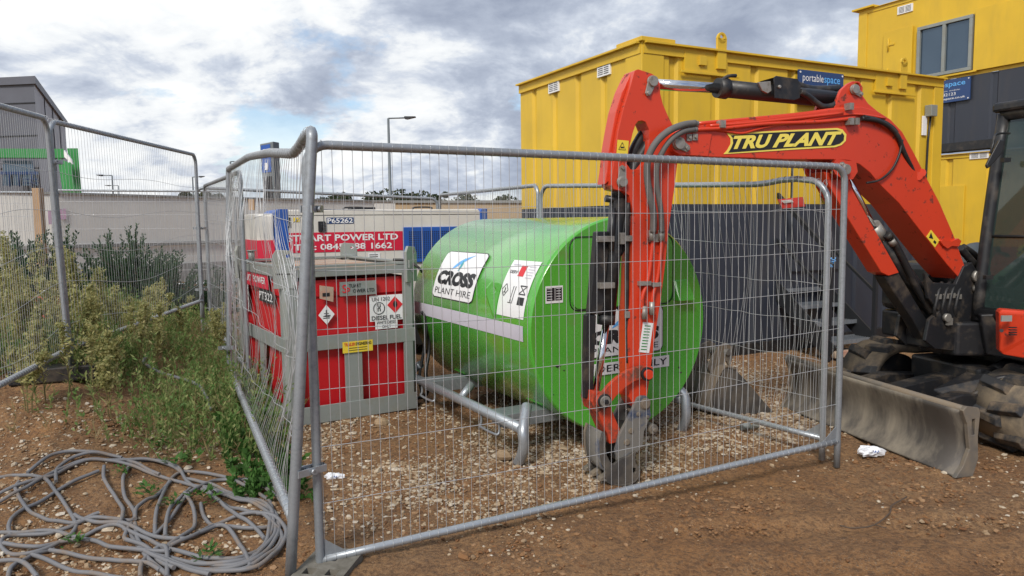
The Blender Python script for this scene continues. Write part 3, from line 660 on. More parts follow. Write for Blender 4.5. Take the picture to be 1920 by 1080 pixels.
# notice sheet
x2 = cuv(932, 585)[0]; w2 = cuv(982, 600)[0]-x2; y2 = cuv(982, 600)[1]; h2 = cuv(1018, 492)[1]-y2
mb = MB(); rect(mb, cmap(0.004), x2, y2, w2, h2, 0, 1, 24)
m8 = cmap(0.007)
put_text(mb, m8, 'DERV', x2+w2*0.1, y2+h2*0.74, w2*0.28, h2*0.06, 0.01, mi=1)
mb.sheet([[m8(x2+w2*0.42, y2+h2*0.70), m8(x2+w2*0.62, y2+h2*0.70)], [m8(x2+w2*0.42, y2+h2*0.90), m8(x2+w2*0.62, y2+h2*0.90)]], 2)
for k in range(5): rect(mb, m8, x2+w2*0.70, y2+h2*(0.68+0.05*k), w2*0.22, h2*0.012, 3)
rect(mb, m8, x2+w2*0.1, y2+h2*0.90, w2*0.26, h2*0.02, 3)
q = [(x2+w2*0.16, y2+h2*0.33), (x2+w2*0.27, y2+h2*0.44), (x2+w2*0.16, y2+h2*0.55), (x2+w2*0.05, y2+h2*0.44)]
for i in range(4):
    (ax_, ay_), (bx_, by_) = q[i], q[(i+1) % 4]; e = 0.004
    mb.sheet([[m8(ax_-e, ay_), m8(ax_+e, ay_)], [m8(bx_-e, by_), m8(bx_+e, by_)]], 1)
rect(mb, m8, x2+w2*0.15, y2+h2*0.40, w2*0.025, h2*0.08, 1); rect(mb, m8, x2+w2*0.12, y2+h2*0.39, w2*0.08, h2*0.012, 1)
for xx in (0.42, 0.50): mb.sheet([[m8(x2+w2*xx, y2+h2*0.25), m8(x2+w2*(xx+0.02), y2+h2*0.25)], [m8(x2+w2*(xx+0.02), y2+h2*0.52), m8(x2+w2*(xx+0.04), y2+h2*0.52)]], 1)
rect(mb, m8, x2+w2*0.36, y2+h2*0.23, w2*0.16, h2*0.012, 1)
rect(mb, m8, x2+w2*0.70, y2+h2*0.22, w2*0.22, h2*0.13, 1)
for (u0, v0, u1, v1) in ((0.68, 0.40, 0.92, 0.54), (0.92, 0.40, 0.68, 0.54), (0.68, 0.40, 0.92, 0.40), (0.68, 0.54, 0.92, 0.54)):
    mb.sheet([[m8(x2+w2*u0, y2+h2*v0-0.004), m8(x2+w2*u0, y2+h2*v0+0.004)], [m8(x2+w2*u1, y2+h2*v1-0.004), m8(x2+w2*u1, y2+h2*v1+0.004)]], 1)
mb.build('notice_sticker', ['vwhite', 'vblack', 'vred', 'vgrey'], tank, fix=False)
# pale stripe along the side
yb = cuv(981, 641)[1]; yt = cuv(981, 612)[1]
mb = MB(); rect(mb, cmap(0.003), -TL+0.02, yb, TL-0.02+cuv(981, 625)[0], yt-yb, 0, 1, 6); mb.build('stripe', 'vgrey', tank, fix=False)
# lifting eye
e = cuv(938, 548); c = cmap(0.0)(*e); nrm = (c-TC); nrm -= tv*nrm.dot(tv); nrm.normalize(); dn_ = V((0, 0, -1)); dn_ = (dn_-nrm*dn_.dot(nrm)).normalized()
mb = MB()
pl = []
for k in range(13):
    a = math.radians(-20+k*220/12); pl.append(c+nrm*(0.055+0.05*math.sin(a))+(-dn_)*0.0-dn_*0.05*math.cos(a)*1.0)
plate = [c+dn_*0.20-nrm*0.01, c+dn_*0.05+nrm*0.10, c+dn_*0.0+nrm*0.115, c-dn_*0.05+nrm*0.09, c-dn_*0.06+nrm*0.04, c-dn_*0.06-nrm*0.02]
hole = [c+nrm*0.06+(nrm*math.cos(a)+dn_*math.sin(a))*0.025 for a in np.linspace(0, 2*math.pi, 13)[:-1]]
skew = tv*0.0
rotp = lambda p: p
mb.prism([rotp(p) for p in plate], tv*0.014, 0, [[rotp(p) for p in hole]])
mb.build('lifting_eye', 'green', tank, bevel=0.002)
# saddles
for t_ in (0.33, 1.62):
    for sgn in (-1, 1):
        mb = MB(); x0 = sgn*0.42
        zc = TC.z-math.sqrt(TR**2-0.42**2)
        for k in (-0.07, 0.07):
            o = TC+tv*(t_+k); o.z = 0
            mb.prism([o+tu*(x0-0.10)+Z*0.33, o+tu*(x0+0.10)+Z*0.33, o+tu*(x0+0.10)+Z*(TC.z-math.sqrt(TR**2-(x0+0.1)**2)+0.03), o+tu*(x0-0.10)+Z*(TC.z-math.sqrt(TR**2-(x0-0.1)**2)+0.03)], tv*0.01)
        o = TC+tv*(t_+0.005); o.z = 0.325; mb.box(o+tu*x0, 0.26, 0.22, 0.012, (tu, tv, Z))
        mb.build('saddle', 'green', tank)
# skid
sk = thing('x', (0, 0, 0), 'x', 'x'); bpy.data.objects.remove(sk)
S0 = V((0.02, 5.14, 0)); skid = None
for sgn in (-1, 1):
    off = -0.86 if sgn < 0 else 0.60
    mb = MB(); o = V((TC.x, TC.y, 0))+tu*off
    zt_ = 0.25
    if sgn < 0:
        fwd = -0.02; arc = [o+tv*(fwd+0.10)+Z*0.37+tu*0.10, o+tv*(fwd+0.05)+Z*0.33+tu*0.06, o+tv*(fwd-0.02)+Z*0.24, o+tv*(fwd-0.03)+Z*0.15, o+tv*(fwd)+Z*0.07, o+tv*(fwd+0.05)+Z*0.0]
        rr_ = 0.037
        mb.tube(spline(arc, 5), rr_, 12); mb.tube([o+tv*(fwd)+Z*zt_, o+tv*(TL-0.15)+Z*zt_], rr_, 12)
        arc2 = [o+tv*(TL-0.25)+Z*0.37+tu*0.05, o+tv*(TL-0.16)+Z*0.30, o+tv*(TL-0.12)+Z*0.2, o+tv*(TL-0.12)+Z*0.08, o+tv*(TL-0.16)+Z*0.0]
        mb.tube(spline(arc2, 5), rr_, 12)
        for t_ in (0.95,): mb.tube([o+tv*t_+Z*zt_, o+tv*(t_+0.03)+Z*0.35+tu*0.12], rr_*0.9, 10)
        for t_ in (0.30, 1.45): mb.tube(spline([o+tv*t_+Z*(zt_-0.02), o+tv*t_+Z*0.15, o+tv*(t_+0.02)+Z*0.13-tu*0.02, o+tv*(t_+0.26)+Z*0.13-tu*0.02, o+tv*(t_+0.28)+Z*0.15, o+tv*(t_+0.28)+Z*(zt_-0.02)], 3), 0.010, 6)
    else:
        arc = [o+tv*0.12+Z*0.37-tu*0.08, o+tv*0.03+Z*0.30, o+tv*0.0+Z*0.2, o+tv*0.0+Z*0.1, o+tv*0.05+Z*0.0]
        mb.tube(spline(arc, 5), 0.037, 12); mb.tube([o+tv*0.03+Z*0.25, o+tv*(TL-0.15)+Z*0.25], 0.037, 12)
    mb.build('skid_tube', 'galv_light', tank)
for t_ in (0.33, 1.62):
    mb = MB(); o = TC+tv*t_; o.z = 0.235
    mb.box(o+tu*(-0.13), 1.44, 0.20, 0.10, (tu, tv, Z)); mb.build('cross_beam', 'galv', tank, bevel=0.004)

# ================================================================== RED FUEL TANK
ra = V((-1.80, 5.87, 0)); ru = V((0.913, 0.57, 0)).normalized(); rv = V((-ru.y, ru.x, 0)); RW, RD, RH = 1.09, 1.55, 1.27
rt = thing('fuel_cube_tank', ra, 'red square fuel tank in a grey steel frame with lifting lugs', 'fuel tank', 'fuel tanks')
def rp(u, v, z): return ra+ru*u+rv*v+Z*z
# body: red walls bulging slightly out at mid height, narrower at foot
mb = MB()
prof = [(0.10, 0.06), (0.35, 0.045), (0.72, 0.03), (0.80, 0.03), (1.02, 0.035), (1.04, 0.02), (1.17, 0.02)]
rings = []
for z, i in prof: rings.append([rp(i, i, z), rp(RW-i, i, z), rp(RW-i, RD-i, z), rp(i, RD-i, z), rp(i, i, z)])
mb.sheet(rings, 0, False); mb.build('tank_body', 'red', rt, bevel=0.01)
# frame
mb = MB(); bw = 0.13
def rband(z0, z1, o, th=0.012):
    h = z1-z0; zc = (z0+z1)/2
    mb.box(rp(RW/2, -o, zc), RW+2*o, th, h, (ru, rv, Z)); mb.box(rp(RW/2, RD+o, zc), RW+2*o, th, h, (ru, rv, Z))
    mb.box(rp(-o, RD/2, zc), th, RD+2*o-th-0.004, h, (ru, rv, Z)); mb.box(rp(RW+o, RD/2, zc), th, RD+2*o-th-0.004, h, (ru, rv, Z))
rband(0.0, 0.145, 0.015); rband(0.60, 0.72, 0.018); rband(1.20, 1.27, 0.015)
mb.build('frame_band', 'frame', rt, bevel=0.004)
mb = MB()
for (u, v, du, dv) in ((0, 0, 1, 1), (RW, 0, -1, 1), (RW, RD, -1, -1), (0, RD, 1, -1)):
    a, b_ = 0.15, 0.03
    pts = [rp(u-du*0.022, v-dv*0.022+dv*0.03, 0.02), rp(u-du*0.022+du*0.03, v-dv*0.022, 0.02), rp(u+du*0.09, v-dv*0.022, 0.02), rp(u+du*0.09, v-dv*0.006, 0.02), rp(u+du*0.0, v-dv*0.0, 0.02), rp(u-du*0.006, v+dv*0.085, 0.02), rp(u-du*0.022, v+dv*0.085, 0.02)]
    mb.prism(pts, Z*1.23)
mb.build('corner_post', 'frame', rt)
mb = MB(); mb.box(rp(RW*0.5, -0.005, 0.37), 0.15, 0.02, 0.46, (ru, rv, Z)); mb.box(rp(-0.005, RD*0.5, 0.37), 0.02, 0.15, 0.46, (ru, rv, Z)); mb.build('mid_post', 'frame', rt, bevel=0.003)
mb = MB(); mb.box(rp(RW/2, RD/2, 1.245), RW-0.03, RD-0.03, 0.02, (ru, rv, Z)); mb.box(rp(RW*0.5, RD*0.55, 1.265), RW*0.55, RD*0.5, 0.03, (ru, rv, Z)); mb.build('lid', 'lidtop', rt, bevel=0.004)
mb = MB()
for (a, b_) in (((0.0, 0.0), (RW, 0)), ((RW, 0), (RW, RD)), ((RW, RD), (0, RD)), ((0, RD), (0, 0))):
    mb.bar(rp(a[0], a[1], 1.285), rp(b_[0], b_[1], 1.285), 0.05, 0.02, 0, up=Z)
mb.build('top_rim', 'frame', rt, bevel=0.003)
def lug(u, v, ang):
    mb = MB(); d = (ru*math.cos(ang)+rv*math.sin(ang)); c = rp(u, v, 0)
    nn = V((-d.y, d.x, 0)); sh = [(-0.085, 1.12), (0.085, 1.12), (0.085, 1.36), (0.055, 1.42), (-0.055, 1.43), (-0.088, 1.38)]
    hl = [(0.035+0.017*math.cos(a), 1.375+0.017*math.sin(a)) for a in np.linspace(0, 2*math.pi, 13)[:-1]]
    mb.prism([c+d*x+Z*z-nn*0.012 for x, z in sh], nn*0.024, 0, [[c+d*x+Z*z-nn*0.012 for x, z in hl]])
    mb.box(c+Z*1.275, 0.13, 0.05, 0.07, (d, nn, Z))
    mb.build('lifting_lug', 'frame', rt, bevel=0.003)
lug(0.0, 0.0, math.radians(-22)); lug(RW, 0.0, math.radians(35)); lug(RW, RD, math.radians(-20)); lug(0, RD, math.radians(50))
rmap = lambda off: mapper(ra, ru, Z, -rv, off)
rpl = Plane(ra[:2], ru[:2])
def ruv(px, py): p = rpl.hit(px, py); return (p-ra).dot(ru), p.z
def rrect(px0, py0, px1, py1): a = ruv(px0, py0); b_ = ruv(px1, py1); return a[0], b_[1], b_[0]-a[0], a[1]-b_[1]
x, y, w, h = rrect(692, 555, 757, 598)
mb = MB(); rmo = lambda o: rmap(o)
rect(mb, rmap(0.004), x, y, w, h, 0); put_text(mb, rmap(0.007), 'UN 1202', x+w*0.07, y+h*0.78, w*0.52, h*0.15, 0.0, mi=1); put_text(mb, rmap(0.007), 'DIESEL FUEL', x+w*0.05, y+h*0.04, w*0.88, h*0.17, 0.015, mi=1)
def diamond(mb, mp, cx, cy, r, mi, r2=None): mb.poly([mp(cx+r, cy), mp(cx, cy+(r2 or r)), mp(cx-r, cy), mp(cx, cy-(r2 or r))], mi)
diamond(mb, rmap(0.007), x+w*0.74, y+h*0.60, w*0.23, 2, h*0.33)
mb.poly([rmap(0.010)(x+w*0.74+0.02*math.cos(a)*(1-0.4*(a > 1 and a < 2)), y+h*0.62+0.03*math.sin(a)) for a in np.linspace(0, 6.0, 9)], 1)
ci = [(x+w*0.27+0.05*math.cos(a), y+h*0.5+0.05*math.sin(a)) for a in np.linspace(0, 2*math.pi, 25)]
mb.tube([rmap(0.006)(*p) for p in ci], 0.0035, 4, 1); put_text(mb, rmap(0.007), 'u', x+w*0.27-0.014, y+h*0.53, 0.028, 0.03, 0.01, mi=1); put_text(mb, rmap(0.007), 'n', x+w*0.27-0.014, y+h*0.38, 0.028, 0.03, 0.01, mi=1)
mb.build('fuel_label', ['vwhite', 'vblack', 'vred'], rt, fix=False)
x, y, w, h = rrect(703, 601, 745, 614)
mb = MB(); rect(mb, rmap(0.005), x, y, w, h, 0); put_text(mb, rmap(0.008), 'WHITE DIESEL', x+w*0.06, y+h*0.55, w*0.88, h*0.36, 0.0, mi=1); put_text(mb, rmap(0.008), 'ONLY', x+w*0.3, y+h*0.1, w*0.4, h*0.36, 0.0, mi=1)
mb.build('fuel_grade_label', ['vwhite', 'vblack'], rt, fix=False)
a = ruv(612, 590); mb = MB(); diamond(mb, rmap(0.004), a[0], a[1], 0.068, 0, 0.082)
m8 = rmap(0.007); rect(mb, m8, a[0]-0.03, a[1]-0.03, 0.055, 0.006, 1); rect(mb, m8, a[0]-0.006, a[1]-0.02, 0.008, 0.06, 1); rect(mb, m8, a[0]-0.022, a[1]+0.008, 0.04, 0.005, 1); mb.poly([m8(a[0]-0.035, a[1]-0.012), m8(a[0]+0.02, a[1]-0.018), m8(a[0]+0.035, a[1]-0.006), m8(a[0]+0.0, a[1]-0.002)], 1)
mb.build('hazard_label', ['vwhite', 'vblack'], rt, fix=False)
x, y, w, h = rrect(640, 641, 697, 656)
mb = MB(); mp = lambda o: rmap(o+0.024); rect(mb, mp(0.003), x, y, w, h, 0); put_text(mb, mp(0.005), 'TRAILER', x+w*0.05, y+h*0.6, w*0.36, h*0.28, 0.02, mi=2); put_text(mb, mp(0.005), 'ENGINEERING', x+w*0.43, y+h*0.6, w*0.52, h*0.28, 0.02, mi=1)
for k in (0.18, 0.38): rect(mb, mp(0.005), x+w*0.2, y+h*k, w*0.6, h*0.05, 1)
mb.build('maker_plate', ['vyellow', 'vblack', 'vred'], rt, fix=False)
x, y, w, h = rrect(636, 529, 704, 551)
mb = MB(); mp = lambda o: rmap(o+0.022); mb.box(rmap(0.012)(x+w/2, y+h/2), w, 0.02, h, (ru, rv, Z), 0)
put_text(mb, mp(0.004), 'S', x+w*0.05, y+h*0.22, w*0.12, h*0.6, 0.01, mi=2); put_text(mb, mp(0.004), 'TUART', x+w*0.23, y+h*0.58, w*0.34, h*0.26, 0.01, mi=1)
put_text(mb, mp(0.004), 'P', x+w*0.16, y+h*0.1, w*0.10, h*0.5, 0.01, mi=2); put_text(mb, mp(0.004), 'OWER LTD', x+w*0.34, y+h*0.2, w*0.60, h*0.26, 0.01, mi=1)
mb.build('company_plate', ['frame', 'vblack', 'vred'], rt, fix=False)
mb = MB(); x, y, w, h = rrect(598, 535, 626, 566)
m5 = rmap(0.005); mb.poly([m5(x+w*0.0, y+h*0.25), m5(x+w*0.95, y+h*0.0), m5(x+w, y+h*0.85), m5(x+w*0.02, y+h)], 0); rect(mb, rmap(0.008), x+w*0.2, y+h*0.35, w*0.5, h*0.2, 1)
mb.build('faded_label', ['lidtop', 'vblack'], rt, fix=False)
# left side labels
lmap = lambda off: mapper(ra+rv*RD, -rv, Z, -ru, off)
lpl = Plane(ra[:2], (-rv)[:2])
def luv(px, py): p = lpl.hit(px, py); return RD-(p-ra).dot(rv), p.z
a = luv(487, 552); b_ = luv(514, 572); mb = MB(); rect(mb, lmap(0.006), a[0], b_[1], b_[0]-a[0], 0.11, 0); put_text(mb, lmap(0.009), 'PT322', a[0]+0.015, b_[1]+0.02, b_[0]-a[0]-0.03, 0.07, 0.01, mi=1); mb.build('fleet_number', ['vblack', 'vwhite'], rt, fix=False)
a = luv(449, 535); b_ = luv(468, 578); mb = MB(); w = b_[0]-a[0]; h = 0.30; rect(mb, lmap(0.006), a[0], b_[1]-0.03, w, h, 0); diamond(mb, lmap(0.009), a[0]+w*0.55, b_[1]+h*0.55, w*0.3, 1, 0.08); put_text(mb, lmap(0.009), 'DIESEL', a[0]+w*0.1, b_[1]-0.015, w*0.75, 0.04, 0.01, mi=2); mb.build('fuel_label', ['vwhite', 'vred', 'vblack'], rt, fix=False)
a = luv(450, 515); b_ = luv(505, 535); mb = MB(); w = b_[0]-a[0]; rect(mb, lmap(0.008), a[0], b_[1]-0.04, w, 0.16, 0)
put_text(mb, lmap(0.011), 'STUART', a[0]+w*0.06, b_[1]+0.0, w*0.4, 0.06, 0.02, mi=1); put_text(mb, lmap(0.011), 'POWER', a[0]+w*0.52, b_[1]+0.0, w*0.4, 0.06, 0.02, mi=1)
mb.build('company_strip', ['bandred', 'vwhite'], rt, fix=False)
# valve stub at the back left
mb = MB(); c = rp(0.05, RD-0.25, 1.29); mb.cyl(c, c+Z*0.09, 0.03, 12); mb.cyl(c+Z*0.09, c+Z*0.10, 0.045, 8); mb.build('vent_pipe', 'frame', rt)
# hoses running down between the tanks
hz_ = thing('fuel_hose', rp(RW+0.06, 0.1, 0), 'black rubber hose hanging between the red tank and the green tank', 'hose')
mb = MB(); mb.tube(spline([rp(RW-0.12, 0.1, 1.31), rp(RW-0.02, 0.02, 1.30), rp(RW+0.05, -0.05, 1.24), rp(RW+0.09, -0.03, 1.20)], 6), 0.012, 8)
mb.tube(spline([rp(RW+0.09, 0.0, 0.85), rp(RW+0.14, 0.0, 0.75), rp(RW+0.12, 0.03, 0.5), rp(RW+0.08, 0.05, 0.25), rp(RW+0.13, 0.06, 0.05), rp(RW+0.22, 0.12, 0.02)], 6), 0.014, 8)
mb.tube(spline([rp(RW+0.16, 0.02, 0.8), rp(RW+0.18, 0.05, 0.5), rp(RW+0.12, 0.0, 0.3), rp(RW+0.17, 0.1, 0.08), rp(RW+0.05, 0.25, 0.02)], 6), 0.016, 8)
mb.build('hose_run', 'blackhose', hz_)

# ================================================================== GENERATOR
ga = V((-2.66, 8.4, 0)); gu = V((math.cos(math.radians(24)), math.sin(math.radians(24)), 0)); gv = V((-gu.y, gu.x, 0)); GL, GD, GH = 2.58, 1.15, 1.79
gen = thing('generator', ga, 'white and blue diesel generator set behind the two fuel tanks', 'generator')
gp = lambda u, v, z: ga+gu*u+gv*v+Z*z
mb = MB()
mb.prism([gp(0.10, 0, 0.42), gp(GL-0.08, 0, 0.42), gp(GL-0.08, 0, GH-0.05), gp(GL-0.12, 0, GH), gp(0.14, 0, GH), gp(0.10, 0, GH-0.05)], gv*GD); mb.build('canopy', 'white', gen, bevel=0.015)
mb = MB()
for u0, u1 in ((0.0, 0.145), (GL-0.10, GL)):
    mb.prism([gp(u0, -0.012, 0.38), gp(u1, -0.012, 0.38), gp(u1, -0.012, GH+0.008), gp(u0+0.03, -0.012, GH+0.008), gp(u0, -0.012, GH-0.03)], gv*(GD+0.024))
mb.build('corner_pillar', 'blue', gen, bevel=0.01)
mb = MB(); mb.box(gp(GL/2, GD/2, 0.25), GL+0.05, GD, 0.24, (gu, gv, Z)); mb.build('base_frame', 'black', gen, bevel=0.01)
# rounded white end pod beyond the left pillar
mb = MB(); mb.prism([gp(-0.26, GD-0.1, 0.5), gp(-0.20, 0.14, 0.5), gp(-0.004, 0.05, 0.5), gp(-0.004, GD-0.05, 0.5)], Z*(GH-0.54)); mb.build('end_pod', 'white', gen, bevel=0.03)
mb = MB(); mb.prism([gp(-0.264, GD-0.1, 1.13), gp(-0.204, 0.135, 1.13), gp(-0.004, 0.044, 1.13), gp(-0.004, GD-0.045, 1.13)], Z*0.32); mb.build('red_band', 'bandred', gen)
mb = MB(); pts_ = [gp(GL*0.93, -0.02, 0.42), gp(GL*0.93, -0.02, 0.8), gp(1.9, -0.02, 0.8), gp(1.9, -0.02, 0.42)]
gmap = lambda off: mapper(ga, gu, Z, -gv, off); gpl = Plane(ga[:2], gu[:2])
def guv(px, py): p = gpl.hit(px, py); return (p-ga).dot(gu), p.z
def grect(px0, py0, px1, py1): a = guv(px0, py0); b_ = guv(px1, py1); return a[0], b_[1], b_[0]-a[0], a[1]-b_[1]
zt1 = guv(530, 437)[1]; zb1 = guv(530, 475)[1]; xr = guv(755, 450)[0]
mb = MB(); rect(mb, gmap(0.005), 0.146, zb1, xr-0.146, zt1-zb1, 0)
h = zt1-zb1; x0 = guv(538, 450)[0]
put_text(mb, gmap(0.008), 'STUART POWER LTD', x0, zb1+h*0.56, guv(746, 445)[0]-x0, h*0.33, 0.025, mi=1); x0 = guv(551, 465)[0]
put_text(mb, gmap(0.008), 'TEL: 0845 688 1662', x0, zb1+h*0.12, guv(735, 460)[0]-x0, h*0.31, 0.02, mi=1)
mb.build('company_band', ['bandred', 'vwhite'], gen, fix=False)
x, y, w, h = grect(612, 408, 663, 419); mb = MB(); rect(mb, gmap(0.005), x, y, w, h, 0); put_text(mb, gmap(0.008), 'P65262', x+w*0.03, y+h*0.1, w*0.94, h*0.8, 0.02, mi=1); mb.build('fleet_number', ['vblue', 'vwhite'], gen, fix=False)
x, y, w, h = grect(529, 408, 546, 427); mb = MB(); rect(mb, gmap(0.005), x, y, w, h, 0); put_text(mb, gmap(0.008), '93', x+w*0.2, y+h*0.12, w*0.5, h*0.45, 0.01, mi=1); rect(mb, gmap(0.008), x+w*0.15, y+h*0.68, w*0.5, h*0.08, 1); mb.build('sound_label', ['vblack', 'vwhite'], gen, fix=False)
x, y, w, h = grect(550, 408, 563, 416); mb = MB(); rect(mb, gmap(0.005), x, y, w, h, 0); mb.poly([gmap(0.008)(x+w*0.2, y+h*0.15), gmap(0.008)(x+w*0.6, y+h*0.15), gmap(0.008)(x+w*0.4, y+h*0.85)], 1); mb.build('warning_label', ['vyellow', 'vblack'], gen, fix=False)
x, y, w, h = grect(690, 474, 713, 488); mb = MB(); rect(mb, gmap(0.005), x, y, w, h, 0)
for k in range(3): rect(mb, gmap(0.008), x+w*0.1, y+h*(0.2+0.25*k), w*0.7, h*0.08, 1)
mb.build('notice_label', ['vwhite', 'vblack'], gen, fix=False)
# louvre
x, y, w, h = grect(755, 426, 858, 489)
lb = MB(); lb.box(gmap(0.012)(x+w/2, y+h/2), w, 0.03, h, (gu, gv, Z)); lo_ = lb.build('louvre_panel', 'blue', gen, bevel=0.008)
mb = MB()
for i in range(22):
    for j in range(14):
        if x+0.07+i*0.026 < x+w-0.04 and y+0.05+j*0.026 < y+h-0.04: rect(mb, gmap(0.031), x+0.07+i*0.026, y+0.05+j*0.026, 0.014, 0.014, 0)
mb.build('perforation', 'vblack', lo_, fix=False)
for (px0, py0, px1, py1, nm) in ((596, 415, 610, 434, 'door_lock'), (719, 487, 744, 503, 'door_handle')):
    x, y, w, h = grect(px0, py0, px1, py1); mb = MB(); mb.box(gmap(0.012)(x+w/2, y+h/2), w, 0.03, h, (gu, gv, Z)); mb.box(gmap(0.03)(x+w/2, y+h/2), w*0.3, 0.012, h*0.5, (gu, gv, Z)); mb.build(nm, 'vblack', gen, bevel=0.012)
mb = MB()
for px_ in (606,): 
    a = guv(px_, 400)[0]; rect(mb, gmap(0.003), a, 0.45, 0.008, GH-0.52, 0)
a = guv(605, 404)[1]; rect(mb, gmap(0.003), 0.146, a, GL-0.25, 0.006, 0); mb.build('door_seam', 'vblack', gen, fix=False)
mb = MB()
for u in (0.8, 1.65): mb.tube(spline([gp(u, 0.12, GH), gp(u+0.02, 0.12, GH+0.025), gp(u+0.22, 0.12, GH+0.025), gp(u+0.24, 0.12, GH)], 3), 0.01, 6)
mb.box(gp(1.1, 0.5, GH+0.02), 0.3, 0.2, 0.03, (gu, gv, Z)); mb.build('lifting_bail', 'vblack', gen)

# ================================================================== CABINS
def corrug(mb, o, u, nrm, length, z0, z1, pitch, gw, dep, skip=(), sl=0.03):
    """wall of flat pans with narrow recessed grooves"""
    xs_ = [0.0]; ds = [0.0]; x = pitch*0.6
    while x+gw < length-0.1:
        if not any(a < x+gw and x < b_ for a, b_ in skip):
            xs_ += [x, x+sl, x+gw-sl, x+gw]; ds += [0, dep, dep, 0]
        x += pitch
    xs_.append(length); ds.append(0)
    pts = [o+u*a-nrm*d for a, d in zip(xs_, ds)]
    mb.sheet([[p+Z*z0 for p in pts], [p+Z*z1 for p in pts]], 0, False)
cu_ = V((4.56, 2.36, 0)).normalized(); cv = V((-cu_.y, cu_.x, 0)); CA = V((1.42, 8.13, 0)); CL, CW, CH = 5.13, 2.76, 3.50
cab = thing('site_cabin', CA, 'single storey yellow and charcoal steel site cabin behind the digger arm', 'site cabin', 'yellow and charcoal site cabins')
cp = lambda u, v, z: CA+cu_*u+cv*v+Z*z
ZM = 1.80
mb = MB(); corrug(mb, CA, cu_, -cv, CL, ZM, CH-0.10, 0.60, 0.13, 0.035); corrug(mb, cp(0, CW, 0), -cv, -cu_, CW, ZM, CH-0.10, 0.55, 0.13, 0.035); corrug(mb, cp(CL, 0, 0), cv, cu_, CW, ZM, CH-0.1, 0.55, 0.13, 0.035); corrug(mb, cp(CL, CW, 0), -cu_, cv, CL, ZM, CH-0.1, 0.6, 0.13, 0.035)
mb.build('upper_wall', 'yellow', cab, fix=False)
mb = MB(); corrug(mb, CA, cu_, -cv, CL, 0.10, ZM, 0.60, 0.13, 0.035); corrug(mb, cp(0, CW, 0), -cv, -cu_, CW, 0.10, ZM, 0.55, 0.13, 0.035); corrug(mb, cp(CL, 0, 0), cv, cu_, CW, 0.1, ZM, 0.55, 0.13, 0.035); corrug(mb, cp(CL, CW, 0), -cu_, cv, CL, 0.1, ZM, 0.6, 0.13, 0.035)
mb.build('lower_wall', 'darkgrey', cab, fix=False)
mb = MB()
for (a, b_, n_) in (((0, 0), (CL, 0), -cv), ((0, CW), (0, 0), -cu_), ((CL, 0), (CL, CW), cu_)):
    p = cp(a[0], a[1], CH-0.05)+n_*0.004; q = cp(b_[0], b_[1], CH-0.05)+n_*0.004; mb.bar(p, q, 0.05, 0.10, 0, up=Z)
    p = cp(a[0], a[1], CH+0.012)+n_*0.02; q = cp(b_[0], b_[1], CH+0.012)+n_*0.02; mb.bar(p, q, 0.12, 0.02, 0, up=Z)
mb.box(cp(CL/2, CW/2, CH-0.02), CL-0.05, CW-0.05, 0.03, (cu_, cv, Z))
mb.build('roof', 'yellow', cab, fix=False)
mb = MB(); mb.box(cp(0.13, 0.13, CH/2+0.92), 0.30, 0.30, 1.74, (cu_, cv, Z)); mb.box(cp(0.18, 0.18, CH+0.045), 0.46, 0.46, 0.05, (cu_, cv, Z)); mb.box(cp(CL-0.08, 0.08, CH/2+0.92), 0.2, 0.2, 1.74, (cu_, cv, Z)); mb.build('corner_post', 'yellow', cab, bevel=0.008)
mb = MB(); mb.box(cp(CL/2, 0.05, 0.06), CL, 0.16, 0.16, (cu_, cv, Z)); mb.box(cp(0.05, CW/2, 0.06), 0.16, CW-0.3, 0.16, (cu_, cv, Z)); mb.build('base_rail', 'black', cab, bevel=0.005)
cpl = Plane(CA[:2], cu_[:2]); cmapf = lambda off: mapper(CA, cu_, Z, -cv, off)
def cuvf(px, py): p = cpl.hit(px, py); return (p-CA).dot(cu_), p.z
for px_ in (1340, 1683):       # lifting brackets
    a = cuvf(px_, 120); mb = MB(); u = a[0]; zr = CH
    mb.box(cmapf(0.02)(u-0.15, zr-0.13), 0.62, 0.03, 0.22, (cu_, cv, Z)); mb.box(cmapf(0.05)(u+0.05, zr-0.02), 0.13, 0.03, 0.34, (cu_, cv, Z))
    ey = [cmapf(0.035)(u+0.05+0.065*math.cos(t_), zr+0.15+0.065*math.sin(t_)) for t_ in np.linspace(0, 2*math.pi, 17)[:-1]]; hl = [cmapf(0.035)(u+0.05+0.03*math.cos(t_), zr+0.16+0.03*math.sin(t_)) for t_ in np.linspace(0, 2*math.pi, 13)[:-1]]
    mb.prism(ey, cv*0.03*-1, 0, [hl]); mb.box(cmapf(0.05)(u-0.22, zr-0.12), 0.1, 0.03, 0.10, (cu_, cv, Z)); mb.box(cmapf(0.045)(u-0.1, zr-0.255), 0.85, 0.02, 0.025, (cu_, cv, Z))
    mb.build('lifting_bracket', 'yellow', cab, bevel=0.003)
# end wall vents
epl = Plane(CA[:2], (-cv)[:2]); emap = lambda off: mapper(CA, -cv, Z, -cu_, off)
def vent(mp, u, z, w, h, parent, axs):
    mb = MB(); mb.box(mp(0.01)(u, z), w, 0.02, h, axs); 
    for k in range(5):
        for s_ in (-1, 1): mb.box(mp(0.022)(u+s_*w*0.22, z-h*0.32+k*h*0.16), w*0.36, 0.004, h*0.05, axs, 1)
    mb.build('vent_grille', ['vwhite', 'vblack'], parent, fix=False)
for (px_, py_) in ((1134, 131), (1040, 163)):
    p = epl.hit(px_, py_); vent(emap, (p-CA).dot(-cv), p.z, 0.26, 0.14, cab, (-cv, cu_, Z))
